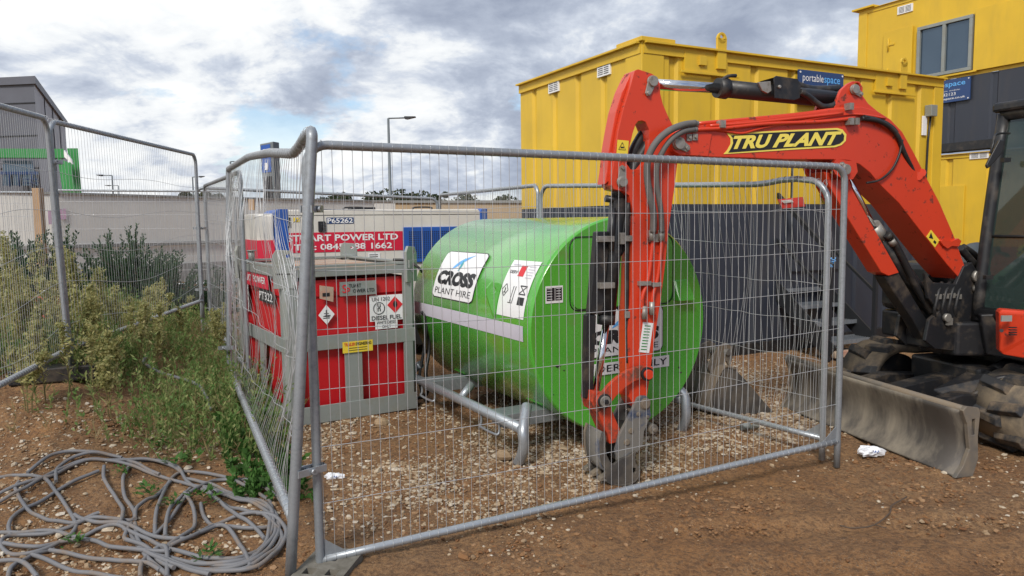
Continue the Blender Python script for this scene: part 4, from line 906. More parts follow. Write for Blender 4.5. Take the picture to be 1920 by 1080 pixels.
# company sign
def sign(parent_label, mpf, x, y, w, h, zc, axs):
    s_ = thing('company_sign', mpf(0.01)(x+w/2, y), parent_label, 'sign', 'blue company signs')
    mb = MB(); mb.box(mpf(0.022)(x+w/2, y+h/2), w, 0.02, h, axs, 0)
    for u in (0.03, 0.97):
        for v in (0.07, 0.93): mb.cyl(mpf(0.03)(x+w*u, y+h*v), mpf(0.037)(x+w*u, y+h*v), 0.012, 8, 1)
    m_ = mpf(0.036)
    put_text(mb, m_, 'portable', x+w*0.08, y+h*0.62, w*0.46, h*0.28, 0.0, mi=1); put_text(mb, m_, 'space', x+w*0.555, y+h*0.62, w*0.36, h*0.22, 0.01, mi=2)
    put_text(mb, m_, 'cabins  conversions  modular', x+w*0.15, y+h*0.48, w*0.68, h*0.055, 0.0, mi=1)
    put_text(mb, m_, '01621 782123', x+w*0.2, y+h*0.28, w*0.55, h*0.13, 0.0, mi=1); put_text(mb, m_, 'www.portablespace.co.uk', x+w*0.08, y+h*0.09, w*0.84, h*0.12, 0.01, mi=1)
    mb.build('sign_board', ['vblue', 'vwhite', 'vlblue'], s_, fix=False)
a = cuvf(1489, 197); b_ = cuvf(1574, 138)
sign('blue company sign on the single storey cabin wall, half behind the digger ram', lambda o: cmapf(o+0.03), a[0], a[1], b_[0]-a[0], b_[1]-a[1]-0.02, 0, (cu_, cv, Z))
# junction box and conduit
a = cuvf(1738, 209); jb = thing('junction_box', cmapf(0)(a[0], a[1]), 'grey electrical junction box with black cable at the right end of the single storey cabin', 'junction box')
mb = MB(); mb.box(cmapf(0.06)(a[0], a[1]), 0.13, 0.1, 0.15, (cu_, cv, Z)); mb.build('box_body', 'frame', jb, bevel=0.006)
mb = MB(); mb.tube([cmapf(0.05)(a[0]+0.01, a[1]-0.07), cmapf(0.03)(a[0], a[1]-0.4), cmapf(0.03)(a[0]-0.02, a[1]-1.2), cmapf(0.03)(a[0]-0.02, ZM)], 0.014, 6); mb.build('supply_cable', 'vblack', jb)
mb = MB(); a2 = cuvf(1731, 236); mb.box(cmapf(0.015)(a2[0], a2[1]), 0.09, 0.02, 0.26, (cu_, cv, Z)); mb.build('label_holder', 'vwhite', jb, bevel=0.003)
# thin dark pipe and red hanging sign at px 1480
a = cuvf(1480, 330); mb = MB(); mb.tube([cmapf(0.04)(a[0], a[1]+0.25), cmapf(0.04)(a[0], a[1]-0.3)], 0.012, 6); tag(mb.build('down_pipe', 'vblack'), 'thin dark pipe on the yellow cabin wall above the red notice', 'pipe')
a = P(1458, 374, 7.2); rs = thing('warning_notice', a, 'small red and white warning notice hung on the right hand return fence', 'notice')
mb = MB(); q = [P(1458, 374, 6.2), P(1505, 369, 6.1), P(1510, 387, 6.1), P(1467, 391, 6.2)]; mb.prism(q, V((0.003, 0.006, 0))); 
mb.prism([P(1464, 376, 6.17), P(1484, 374, 6.13), P(1488, 379, 6.13), P(1470, 381, 6.17)], V((0.002, 0.004, 0)), 1); mb.build('notice_board', ['plastic_red', 'vwhite'], rs)
# cabin door behind the stair
a = cuvf(1500, 300); mb = MB(); mb.box(cmapf(0.02)(a[0]+0.35, 1.38), 0.95, 0.03, 0.82, (cu_, cv, Z)); mb.build('door', 'darkgrey', cab, bevel=0.004)

# two storey stack on the right
SP = Plane(P(1760, 405, 14.2)[:2], (cv)[:2]); sv = cv; so_ = V((SP.o.x, SP.o.y, 0)); sn = -cu_
def suz(px, py): p = SP.hit(px, py); return (p-so_).dot(sv), p.z
ul = suz(1613, 22)[0]; ur = ul-7.5
zroof = suz(1613, 22)[1]; zjoint = suz(1757, 289)[1]; zmid2 = suz(1762, 152)[1]; zmid1 = suz(1815, 461)[1]
smap = lambda off: mapper(so_, -sv, Z, sn, off)       # u to the camera right
def stack_cabin(z0, zm, z1, label, win):
    c_ = thing('site_cabin', so_+sv*ul+Z*z0, label, 'site cabin', 'yellow and charcoal site cabins')
    o = so_+sv*ul; ln = ul-ur; dp = 2.6
    wx0, wx1 = (-suz(1722, 90)[0]+ul, -suz(1825, 90)[0]+ul)
    skip = ((wx0-1.0, wx1+1.3),) if win else ()
    mb = MB()
    corrug(mb, o, -sv, sn, ln, zm, z1-0.08, 0.75, 0.14, 0.04, skip); corrug(mb, o+cu_*dp, -cu_, sv, dp, zm, z1-0.08, 0.6, 0.13, 0.04)
    mb.sheet([[o-sv*ln+Z*zm, o-sv*ln+cu_*dp+Z*zm], [o-sv*ln+Z*(z1-0.08), o-sv*ln+cu_*dp+Z*(z1-0.08)]]); mb.build('upper_wall', 'yellow', c_, fix=False)
    mb = MB(); corrug(mb, o, -sv, sn, ln, z0, zm, 0.75, 0.14, 0.03); corrug(mb, o+cu_*dp, -cu_, sv, dp, z0, zm, 0.6, 0.13, 0.03)
    mb.sheet([[o-sv*ln+Z*z0, o-sv*ln+cu_*dp+Z*z0], [o-sv*ln+Z*zm, o-sv*ln+cu_*dp+Z*zm]]); mb.build('lower_wall', 'darkgrey', c_, fix=False)
    mb = MB(); mb.box(o-sv*(ln/2)+cu_*(dp/2)+Z*(z1-0.045), ln+0.03, dp+0.03, 0.07, (-sv, cu_, Z)); mb.box(o-sv*(ln/2)+cu_*(dp/2)+Z*(z1-0.004), ln+0.1, dp+0.1, 0.012, (-sv, cu_, Z)); mb.build('roof', 'yellow', c_, bevel=0.004)
    mb = MB(); mb.box(o-sv*0.08+cu_*0.08+Z*((zm+z1)/2), 0.2, 0.2, z1-zm-0.1, (-sv, cu_, Z)); mb.box(o-sv*0.12+cu_*0.1+Z*(z1+0.03), 0.5, 0.4, 0.04, (-sv, cu_, Z)); mb.build('corner_post', 'yellow', c_, bevel=0.006)
    return c_, o
zb0 = -0.22
st1, o1 = stack_cabin(zb0, zmid1, zjoint-0.03, 'lower cabin of the two storey yellow and charcoal stack at the right', False)
st2, o2 = stack_cabin(zjoint, zmid2, zroof, 'upper cabin with a window in the two storey stack at the right', True)
def win_rect(px0, py0, px1, py1): a = suz(px0, py0); b_ = suz(px1, py1); return -a[0], b_[1], a[0]-b_[0], a[1]-b_[1]
# window
x0 = -suz(1722, 100)[0]; x1 = -suz(1825, 100)[0]; zt_ = suz(1722, 53)[1]; zb_ = suz(1722, 150)[1]
w = x1-x0; h = zt_-zb_
mb = MB(); t_ = 0.06; ax3 = (-sv, cu_, Z)
mb.box(smap(0.03)(x0+w/2, zt_-t_/2), w, 0.07, t_, ax3); mb.box(smap(0.03)(x0+w/2, zb_+t_/2), w, 0.07, t_, ax3)
for u in (x0+t_/2, x0+w/2, x1-t_/2): mb.box(smap(0.029)(u, (zb_+zt_)/2), t_, 0.07, h-2*t_, ax3)
wn = mb.build('window', 'frame', st2, bevel=0.004)
mb = MB(); mb.box(smap(0.012)(x0+w/2, (zb_+zt_)/2), w-0.05, 0.01, h-0.05, ax3); mb.build('pane', 'wglass', wn)
mb = MB(); mb.box(smap(0.035)(x0+w/2, zb_-0.03), w+0.2, 0.07, 0.03, ax3); mb.build('sill', 'yellow', wn)
# shutters folded open
for u0, wd_ in ((x0-0.72, 0.62), (x1+0.04, 1.30)):
    mb = MB(); mb.box(smap(0.045)(u0+wd_/2, (zb_+zt_)/2+0.02), wd_, 0.03, h+0.1, ax3); sh_ = mb.build('shutter', 'yellow', st2, bevel=0.004)
    mb = MB()
    for zz_ in (zb_+0.2, zt_-0.2):
        uu = u0+(0.12 if u0 < x0 else wd_-0.2); mb.tube([smap(0.075)(uu, zz_-0.12), smap(0.075)(uu, zz_+0.12)], 0.014, 6); mb.box(smap(0.065)(uu+0.05, zz_), 0.16, 0.02, 0.03, ax3)
    mb.build('bolt', 'yellow', sh_)
p = suz(1698, 15); vent(smap, -p[0], p[1]-0.02, 0.32, 0.15, st2, ax3); p = suz(1837, 291); vent(smap, -p[0], p[1], 0.34, 0.12, st1, ax3)
a = suz(1756, 192); b_ = suz(1823, 150); xx0 = -a[0]; xx1 = -b_[0]; x0s = xx1-1.05; zlo = suz(1823, 186)[1]; zhi = suz(1823, 143)[1]
sign('blue company sign on the charcoal wall under the upper cabin window', lambda o: smap(o+0.02), x0s, zlo, 1.05, zhi-zlo, 0, ax3)
mb = MB(); a = suz(1813, 347); mb.box(smap(0.02)(-a[0]-0.6, a[1]-0.55), 1.15, 0.02, 1.1, ax3); mb.build('panel', 'yellow', st1, bevel=0.004)
mb = MB(); mb.box(smap(0.03)(-ur+0.0-3.3, zjoint+0.1), 7.2, 0.06, 0.16, ax3); mb.build('base_rail', 'black', st2, bevel=0.005)

# stairs
M['stairblack'] = flat('black_stair_paint', (0.022, 0.024, 0.028), 0.5, 0.2); stx = thing('steel_stairs', G(1600, 690), 'dark steel stairs with grating treads leading up to the single storey cabin', 'stairs')
tl = 0.78; b0 = P(1553, 646, 8.38); zb2 = b0.z
trs = []
for k in range(5):
    o = b0+cv*(0.235*k)+Z*(0.185*k)-cu_*0.0
    mb = MB(); mb.box(o+cu_*tl/2+cv*0.13, tl, 0.25, 0.02, (cu_, cv, Z), 0); mb.box(o+cu_*tl/2+Z*0.002, tl, 0.012, 0.045, (cu_, cv, Z), 1); mb.box(o+cu_*tl/2+cv*0.258+Z*0.002, tl, 0.010, 0.045, (cu_, cv, Z), 1)
    for j in range(7): mb.box(o+cu_*tl/2+cv*(0.035+j*0.033)+Z*0.012, tl-0.02, 0.005, 0.006, (cu_, cv, Z), 1)
    if k < 4: mb.build('tread', ['stairblack', 'galv'], stx)
o4 = b0+cv*(0.235*4)+Z*(0.185*4)
mb = MB(); mb.box(o4+cu_*(tl/2-0.5)+cv*0.3, tl+1.0, 0.6, 0.03, (cu_, cv, Z)); mb.box(o4+cu_*(tl/2-0.5)-Z*0.06, tl+1.0, 0.03, 0.13, (cu_, cv, Z)); mb.build('landing', 'stairblack', stx, bevel=0.003)
for s_ in (0, tl):
    mb = MB(); a = b0+cu_*s_-cv*0.05-Z*0.10; e_ = o4+cu_*s_-Z*0.02+cv*0.02
    mb.bar(a, e_, 0.02, 0.20, 0, up=Z); mb.build('stringer', 'stairblack', stx)
mb = MB()
for s_ in (0.0, tl):
    a = b0+cu_*s_; a0 = V((a.x, a.y, 0)); mb.box(a0+Z*0.62, 0.045, 0.045, 1.24, (cu_, cv, Z)); t4 = V((o4.x, o4.y, 0))+cu_*s_; mb.box(t4+Z*1.05, 0.045, 0.045, 2.1, (cu_, cv, Z))
    mb.bar(a0+Z*1.22, t4+Z*2.05, 0.045, 0.045); mb.bar(a0+Z*0.75, t4+Z*1.5, 0.03, 0.03)
    if s_ == 0: mb.bar(t4+Z*2.05, t4-cu_*0.9+Z*2.05, 0.04, 0.04); mb.bar(t4+Z*1.5, t4-cu_*0.9+Z*1.5, 0.03, 0.03); mb.box(t4-cu_*0.9+Z*1.05, 0.045, 0.045, 2.1, (cu_, cv, Z))
mb.build('handrail', 'stairblack', stx)
# channel frame right of the stair
mb = MB(); q = o4+cu_*(tl+0.05); mb.box(q+cu_*0.45-Z*0.06, 0.9, 0.04, 0.16, (cu_, cv, Z)); mb.box(q+cu_*0.45+cv*0.25+Z*0.03, 0.9, 0.5, 0.02, (cu_, cv, Z)); mb.box(V((q.x, q.y, 0))+cu_*0.9+Z*0.4, 0.045, 0.045, 0.8, (cu_, cv, Z)); mb.build('side_platform', 'stairblack', stx, bevel=0.003)
# blue rope tie on the handrail
mb = MB(); c = P(1560, 492, 8.2); r_ = random.Random(3); mb.tube(spline([c+V((r_.uniform(-0.06, 0.06), r_.uniform(-0.03, 0.03), r_.uniform(-0.06, 0.06))) for _ in range(12)], 4), 0.006, 5)
tag(mb.build('rope_tie', 'vlblue'), 'bright blue rope knotted round the stair rail', 'rope')
# timber by the stairs
for (px_, py_, lab) in ((1705, 640, 'short timber block on the ground between the stairs and the digger track'),):
    c = G(px_, py_+6); mb = MB(); mb.box(c+Z*0.06, 0.36, 0.16, 0.12, (cu_, cv, Z)); mb.box(c+Z*0.15, 0.30, 0.1, 0.05, (cu_, cv, Z)); tag(mb.build('timber_block', 'wood', bevel=0.006), lab, 'timber')
c = G(1565, 668); mb = MB(); mb.box(c+Z*0.05, 0.34, 0.3, 0.08, (cu_, cv, Z)); tag(mb.build('paving_slab', 'lidtop', bevel=0.01), 'pale slab on the ground under the stair post behind the dozer blade', 'slab')

# ================================================================== EXCAVATOR
BO = (0.71, 4.61); BD = (3.49, 1.34); bp = Plane(BO, BD); bn = bp.n      # bn points toward the camera side
ex = thing('excavator', (3.9, 5.85, 0), 'orange red mini digger reaching its boom over the fence', 'excavator')
def bpl(pts, off): return [bp.hit(x, y, off) for x, y in pts]
boom = [(1262, 250), (1257, 268), (1262, 284), (1275, 292), (1325, 294), (1400, 296), (1473, 299), (1560, 299), (1590, 300), (1612, 308), (1632, 324), (1650, 346), (1686, 381), (1730, 438), (1776, 496), (1801, 524), (1811, 505), (1800, 474), (1790, 445), (1762, 380), (1740, 338), (1712, 283), (1692, 247), (1670, 224), (1645, 208), (1615, 200), (1560, 205), (1500, 214), (1400, 225), (1310, 235), (1280, 240)]
mb = MB(); BW = 0.125
mb.prism(bpl(boom, BW), -bn*BW*2); bo_ = mb.build('boom', 'orange', ex, bevel=0.006)
# raised side plates at tip and lower bracket, with pins
mb = MB(); mb.prism(bpl([(1568, 298), (1560, 312), (1566, 326), (1582, 337), (1600, 336), (1609, 322), (1606, 303)], BW+0.012), -bn*0.03); mb.prism(bpl([(1568, 298), (1560, 312), (1566, 326), (1582, 337), (1600, 336), (1609, 322), (1606, 303)], BW+0.012), -bn*0.0301)
mb.prism([p-bn*(BW*2-0.01) for p in bpl([(1568, 298), (1560, 312), (1566, 326), (1582, 337), (1600, 336), (1609, 322), (1606, 303)], BW+0.012)], -bn*0.03)
mb.build('ram_bracket', 'orange', bo_, bevel=0.003)
lugp = [(1562, 209), (1570, 186), (1578, 168), (1590, 157), (1600, 152), (1612, 153), (1618, 164), (1617, 178), (1628, 194), (1646, 209)]
hl = [(1607+6*math.cos(a), 161+6*math.sin(a)) for a in np.linspace(0, 2*math.pi, 11)[:-1]]
for o_ in (0.10, -0.07):
    mb = MB(); mb.prism(bpl(lugp, 0.10) if o_ > 0 else [p-bn*0.17 for p in bpl(lugp, 0.10)], -bn*0.025, 0, [bpl(hl, 0.10) if o_ > 0 else [p-bn*0.17 for p in bpl(hl, 0.10)]]); mb.build('ram_lug', 'orange', bo_, bevel=0.003)
# weld flange line on the boom's near side (curved lower doubler) 
dbl = [(1262, 252), (1258, 268), (1263, 283), (1275, 290), (1328, 293), (1335, 252), (1322, 246), (1282, 244)]
mb = MB(); mb.prism(bpl(dbl, BW+0.010), -bn*0.012); mb.build('tip_plate', 'orange', bo_, bevel=0.003)
# sticker
st = MB(); stk = [(1357, 289), (1364, 281), (1370, 270), (1370, 260), (1363, 250), (1420, 247), (1500, 243), (1570, 240), (1580, 243), (1587, 252), (1586, 264), (1578, 272), (1566, 276), (1480, 281), (1420, 285)]
o_ = bp.hit(1470, 265, BW+0.001)
def scalep(pts, sx, sy, off):
    cx = sum(p[0] for p in pts)/len(pts); cy = sum(p[1] for p in pts)/len(pts); return bpl([(cx+(x-cx)*sx, cy+(y-cy)*sy) for x, y in pts], off)
st.prism(bpl(stk, BW+0.004), -bn*0.003, 0); 
stk2 = [(1366, 286), (1371, 278), (1375, 268), (1374, 258), (1370, 254), (1420, 250), (1500, 246), (1568, 243.5), (1577, 246), (1583, 254), (1582, 263), (1575, 269), (1564, 272.5), (1480, 277.5), (1420, 282)]
st.prism(bpl(stk2, BW+0.006), -bn*0.003, 1)
def pixmap(x0, y0, x1, y1, hpx, off):          # surface map following a slanted line of the sticker
    a = bp.hit(x0, y0, off); b_ = bp.hit(x1, y1, off); c_ = bp.hit(x0, y0-hpx, off); d_ = bp.hit(x1, y1-hpx, off)
    return lambda u, v: (a*(1-u)+b_*u)*(1-v)+(c_*(1-u)+d_*u)*v
mpx = pixmap(1372, 280, 1578, 271, 25, BW+0.009)
put_text(st, mpx, 'TRU', 0.0, 0.0, 0.33, 1.0, 0.045, shear=0.05, mi=0); put_text(st, mpx, 'PLANT', 0.39, 0.0, 0.585, 1.0, 0.045, shear=0.07, mi=0)
# little slab serifs to the heavy italic lettering
st.build('company_sticker', ['vgold', 'vblack'], bo_, fix=False)
def pinset(c, d2, r, name='pin', off=BW+0.012, parent=None, px=True):
    mb = MB(); a = bp.hit(c[0], c[1], off); b_ = bp.hit(d2[0], d2[1], off)
    mb.cyl(a, a+bn*0.028, r, 20); mb.cyl(b_, b_+bn*0.022, r*0.42, 6)
    mb.cyl(a, a+bn*0.012, r*1.12, 20)
    v_ = (b_-a); s_ = v_.normalized().cross(bn)*r*0.95; s2 = v_.normalized().cross(bn)*r*0.6; e = v_.normalized()*r*0.5
    mb.prism([a+s_, b_+s2+e*0.5, b_+e*1.2, b_-s2+e*0.5, a-s_], bn*0.010)
    mb.build(name, 'pin', parent or ex, bevel=0.002)
pinset((1271, 269), (1287, 278), 0.036, parent=bo_); pinset((1583, 318), (1577, 309), 0.034, off=BW+0.014, parent=bo_); pinset((1600, 168), (1612, 177), 0.03, off=0.102, parent=bo_)
# steel pipes along the boom top
pp = [(1307, 232, 1420, 222, 1500, 214, 1560, 206, 1592, 204), (1305, 243, 1360, 240, 1440, 232, 1540, 228, 1602, 221)]
mb = MB()
for i, l in enumerate(pp):
    pts = [bp.hit(l[k], l[k+1], BW-0.02 if i == 0 else BW+0.018) for k in range(0, len(l), 2)]; mb.tube(spline(pts, 5), 0.0125, 8)
mb.tube(spline([bp.hit(x, y, BW+0.016) for x, y in ((1330, 236), (1400, 231), (1500, 221), (1580, 212))], 4), 0.010, 8)
mb.tube(spline([bp.hit(x, y, BW+0.010) for x, y in ((1300, 243), (1350, 244), (1390, 250), (1430, 240), (1520, 224), (1600, 214), (1660, 222))], 4), 0.008, 6)
mb.build('hydraulic_pipe', 'orange', bo_)
mb = MB()
for (x, y) in ((1352, 233), (1592, 200), (1603, 228), (1592, 228)): mb.box(bp.hit(x, y, BW+0.02), 0.035, 0.05, 0.045, (bp.d, bn, Z))
for (x, y) in ((1303, 232), (1301, 243)): a = bp.hit(x, y, BW+0.018); mb.cyl(a-bp.d*0.03, a+bp.d*0.02, 0.019, 8)
for (x, y) in ((1292, 258), (1303, 257)): a = bp.hit(x, y, BW+0.014); mb.box(a, 0.035, 0.012, 0.04, (bp.d, bn, Z)); mb.cyl(a, a+bn*0.02, 0.009, 6)
mb.build('pipe_clamp', 'pin', bo_)
# black hoses down the back of the boom
mb = MB()
mb.tube(spline([bp.hit(x, y, o_) for x, y, o_ in ((1615, 222, BW+0.02), (1650, 228, BW+0.03), (1680, 250, BW+0.02), (1695, 285, BW+0.01), (1712, 320, 0.11), (1722, 330, 0.1))], 6), 0.016, 8)
mb.tube(spline([bp.hit(x, y, o_) for x, y, o_ in ((1620, 219, BW+0.03), (1660, 230, BW+0.0), (1690, 258, BW-0.02), (1708, 300, 0.08), (1722, 322, 0.1))], 6), 0.014, 8)
mb.tube(spline([bp.hit(x, y, BW+0.02) for x, y in ((1692, 262), (1686, 290), (1672, 318), (1650, 337), (1625, 343))], 6), 0.008, 6)
mb.tube(spline([bp.hit(x, y, 0.08) for x, y in ((1800, 465), (1822, 490), (1838, 510), (1845, 540), (1845, 575))], 6), 0.028, 8); mb.tube(spline([bp.hit(x, y, 0.03) for x, y in ((1806, 462), (1830, 480), (1845, 510), (1850, 540))], 6), 0.022, 8)
mb.build('boom_hose', 'blackhose', bo_)
mb = MB(); 
for (x, y) in ((1728, 324), (1722, 330)): mb.cyl(bp.hit(x, y, 0.09), bp.hit(x, y, 0.13), 0.03, 10)
mb.prism(bpl([(1763, 452), (1770, 449), (1785, 453), (1797, 447), (1803, 452), (1798, 462), (1785, 461), (1777, 466), (1769, 460)], BW+0.02), -bn*0.02); mb.build('hose_bracket', 'orange', bo_)
# warning label on the lower boom
mb = MB(); q = [(1746, 431), (1762, 451), (1753, 464), (1737, 444)]; mb.prism(bpl(q, BW+0.004), -bn*0.002, 0); q = [(1746, 436), (1750, 448), (1742, 446)]; mb.prism(bpl(q, BW+0.006), -bn*0.002, 1); q = [(1752, 450), (1756, 454), (1754, 458), (1750, 454)]; mb.prism(bpl(q, BW+0.006), -bn*0.002, 1); mb.build('warning_label', ['vyellow', 'vblack'], bo_, fix=False)
# arm (dipper)
arm = [(1193, 131), (1197, 130), (1222, 138), (1233, 146), (1238, 158), (1238, 175), (1243, 195), (1252, 216), (1262, 236), (1270, 262), (1270, 308), (1263, 363), (1253, 435), (1248, 490), (1240, 555), (1225, 652), (1217, 718), (1213, 745), (1203, 762), (1190, 764), (1180, 745), (1181, 718), (1178, 620), (1183, 549), (1186, 435), (1190, 405), (1180, 367), (1170, 359), (1152, 355), (1147, 347), (1148, 327), (1151, 305), (1155, 273), (1160, 242), (1170, 200), (1182, 162), (1190, 133)]
ahole = [(1197, 227), (1204, 226), (1211, 229), (1217, 243), (1218, 262), (1214, 285), (1208, 305), (1196, 318), (1183, 318), (1175, 307), (1178, 290), (1181, 272), (1187, 248), (1192, 233)]
AW = 0.085; mb = MB(); mb.prism(bpl(arm, AW), -bn*0.13, 0, [bpl(ahole, AW)]); ar = mb.build('arm', 'orange', ex, bevel=0.005)
# back plate of the arm head (wider box to the left)
ab = [(1188, 138), (1194, 133), (1182, 162), (1170, 200), (1160, 242), (1155, 273), (1151, 305), (1148, 340), (1140, 345), (1144, 320), (1148, 280), (1153, 250), (1161, 208), (1173, 170)]
mb = MB(); mb.prism([p-bn*0.04 for p in bpl(ab, AW)], -bn*0.10); mb.build('arm_back_plate', 'orange', ar, bevel=0.004)
pinset((1222, 153), (1214, 175), 0.031, off=AW+0.004, parent=ar); pinset((1165, 341), (1166, 315), 0.03, off=AW+0.004, parent=ar)
mb = MB(); q = [(1158, 262), (1179, 264), (1177, 292), (1156, 290)]; mb.prism(bpl(q, AW+0.004), -bn*0.002, 0)
tri = [bp.hit(x, y, AW+0.006) for x, y in ((1167, 267), (1173, 281), (1160, 280), (1167, 267))]; mb.tube(tri, 0.0016, 4, 1); mb.prism(bpl([(1164, 275), (1170, 275), (1170, 278), (1164, 278)], AW+0.005), -bn*0.001, 1); mb.build('warning_label', ['vyellow', 'vblack'], ar, fix=False)
mb = MB(); q = [(1206, 604), (1225, 606), (1217, 662), (1198, 660)]; mb.prism(bpl(q, AW+0.004), -bn*0.002, 0)
for k in range(9): y = 610+k*5.5; mb.prism(bpl([(1209-k*0.9, y), (1220-k*0.9, y+0.6), (1220-k*0.9, y+2.4), (1209-k*0.9, y+1.8)], AW+0.006), -bn*0.001, 1)
mb.build('notice_label', ['vwhite', 'canopy'], ar, fix=False)
# hoses over the arm
mb = MB()
mb.tube(spline([bp.hit(x, y, o_) for x, y, o_ in ((1303, 231, BW+0.02), (1282, 234, 0.17), (1255, 245, 0.19), (1232, 265, 0.19), (1217, 292, 0.17), (1213, 325, 0.15), (1218, 365, 0.14), (1225, 400, 0.13), (1224, 436, 0.12))], 6), 0.021, 10)
mb.tube(spline([bp.hit(x, y, o_) for x, y, o_ in ((1301, 243, BW+0.02), (1280, 247, 0.17), (1258, 262, 0.18), (1242, 285, 0.17), (1232, 310, 0.15), (1232, 350, 0.14), (1239, 395, 0.13), (1241, 436, 0.12))], 6), 0.017, 10)
mb.build('arm_hose', 'hose', ar)
mb = MB(); mb.tube(spline([bp.hit(x, y, -0.02) for x, y in ((1216, 238), (1200, 262), (1186, 290), (1180, 320), (1175, 345))], 6), 0.035, 10); mb.tube(spline([bp.hit(x, y, 0.02) for x, y in ((1218, 262), (1205, 285), (1193, 305), (1185, 330))], 6), 0.03, 10); mb.build('inner_hose', 'blackhose', ar)
mb = MB()
for (x0, x1) in (((1224), (1205)), ((1241), (1224))):
    mb.tube(spline([bp.hit(x, y, AW+0.022) for x, y in ((x0, 436), (x0-1, 460), (x0-8, 520), (x1-1, 560), (x1+2, 592))], 5), 0.0125, 8)
mb.build('hydraulic_pipe', 'orange', ar)
mb = MB()
for (x, y) in ((1222, 442), (1240, 442)): a = bp.hit(x, y, AW+0.025); mb.cyl(a+Z*0.035, a-Z*0.03, 0.021, 8); 
mb.box(bp.hit(1231, 446, AW+0.01), 0.10, 0.02, 0.05, (bp.d, bn, Z)); mb.box(bp.hit(1208, 531, AW+0.02), 0.075, 0.04, 0.025, (bp.d, bn, Z)); mb.box(bp.hit(1229, 533, AW+0.02), 0.06, 0.04, 0.025, (bp.d, bn, Z))
for (x, y) in ((1208, 583), (1222, 575)): a = bp.hit(x, y, AW+0.025); mb.cyl(a+Z*0.03, a-Z*0.05, 0.018, 8)
mb.build('pipe_fitting', 'pin', ar)
# arm ram (boom to arm)
def hb(x, y, o_=0.0): return bp.hit(x, y, o_)
rm = MB(); a = hb(1226, 158); b_ = hb(1352, 166); rm.cyl(a, b_, 0.033, 24); rod = rm.build('ram_rod', 'chrome', ex)
mb = MB(); a = hb(1347, 165); b_ = hb(1560, 186); mb.cyl(a, b_, 0.056, 20); d_ = (b_-a).normalized(); mb.cyl(a-d_*0.01, a+d_*0.06, 0.062, 20, 0, 0.066); mb.cyl(b_, hb(1600, 170), 0.04, 12, 0, 0.035)
mb.tube(spline([hb(x, y, 0.03) for x, y in ((1352, 152), (1365, 143), (1380, 142))], 3), 0.012, 6)
mb.tube(spline([hb(x, y, 0.08) for x, y in ((1500, 172), (1515, 180), (1530, 192), (1545, 200), (1565, 196), (1575, 180))], 4), 0.02, 8)
mb.tube(spline([hb(x, y, -0.05) for x, y in ((1490, 158), (1520, 168), (1560, 168), (1572, 166))], 4), 0.03, 8)
rb = mb.build('arm_ram', 'black', ex)
mb = MB(); mb.prism(bpl([(1452, 145), (1456, 142), (1495, 148), (1502, 160), (1500, 184), (1490, 188), (1453, 184)], 0.085), -bn*0.012); mb.prism([p for p in bpl([(1452, 145), (1495, 148), (1502, 160)], 0.085)], -bn*0.15); mb.build('ram_guard', 'black', rb, bevel=0.003)
mb = MB(); mb.prism(bpl([(1422, 154), (1445, 152), (1447, 170), (1440, 175), (1430, 170)], 0.075), -bn*0.02); a = hb(1460, 163, 0.085); mb.cyl(a, a+bn*0.015, 0.012, 6); mb.build('guard_bracket', 'pin', rb, bevel=0.003)
# bucket ram, left of the arm
mb = MB(); mb.cyl(hb(1159, 372, 0.0), hb(1138, 600, 0.0), 0.050, 18); mb.cyl(hb(1137, 590), hb(1136, 608), 0.056, 18); mb.cyl(hb(1163, 345), hb(1159, 375), 0.045, 14)
mb.cyl(hb(1150, 390, 0.05), hb(1146, 470, 0.06), 0.018, 8); mb.cyl(hb(1135, 372, 0.0), hb(1163, 376, 0.02), 0.022, 8); br = mb.build('bucket_ram', 'black', ex)
mb = MB(); mb.cyl(hb(1137, 604), hb(1117, 735), 0.023, 16); mb.build('ram_rod', 'chrome', br)
mb = MB(); a1 = [(1120, 434), (1144, 434), (1130, 590), (1106, 590)]; mb.prism(bpl(a1, 0.03), -bn*0.06); mb.prism(bpl([(1100, 590), (1118, 590), (1112, 748), (1096, 748)], 0.02), -bn*0.05); mb.build('ram_shield', 'dirtyblack', br, bevel=0.008)
mb = MB(); 
for (x, y) in ((1135, 448), (1136, 535)): mb.box(hb(x, y, 0.05), 0.10, 0.05, 0.035, (bp.d, bn, Z))
mb.box(hb(1165, 447, 0.06), 0.03, 0.04, 0.07, (bp.d, bn, Z)); mb.box(hb(1177, 447, 0.07), 0.04, 0.04, 0.035, (bp.d, bn, Z)); mb.box(hb(1176, 590, 0.08), 0.03, 0.02, 0.04, (bp.d, bn, Z)); mb.build('ram_clamp', 'pin', br, bevel=0.002)
mb = MB(); mb.tube(spline([hb(x, y, 0.03) for x, y in ((1160, 480), (1163, 470), (1166, 450), (1175, 400), (1178, 370))], 4), 0.012, 6); mb.tube(spline([hb(x, y, 0.06) for x, y in ((1178, 380), (1176, 450), (1175, 530), (1176, 620), (1178, 680))], 4), 0.014, 6); mb.tube(spline([hb(x, y, 0.02) for x, y in ((1150, 470), (1158, 480), (1168, 470), (1172, 440), (1174, 390))], 4), 0.010, 6); mb.build('ram_hose', 'blackhose', br)
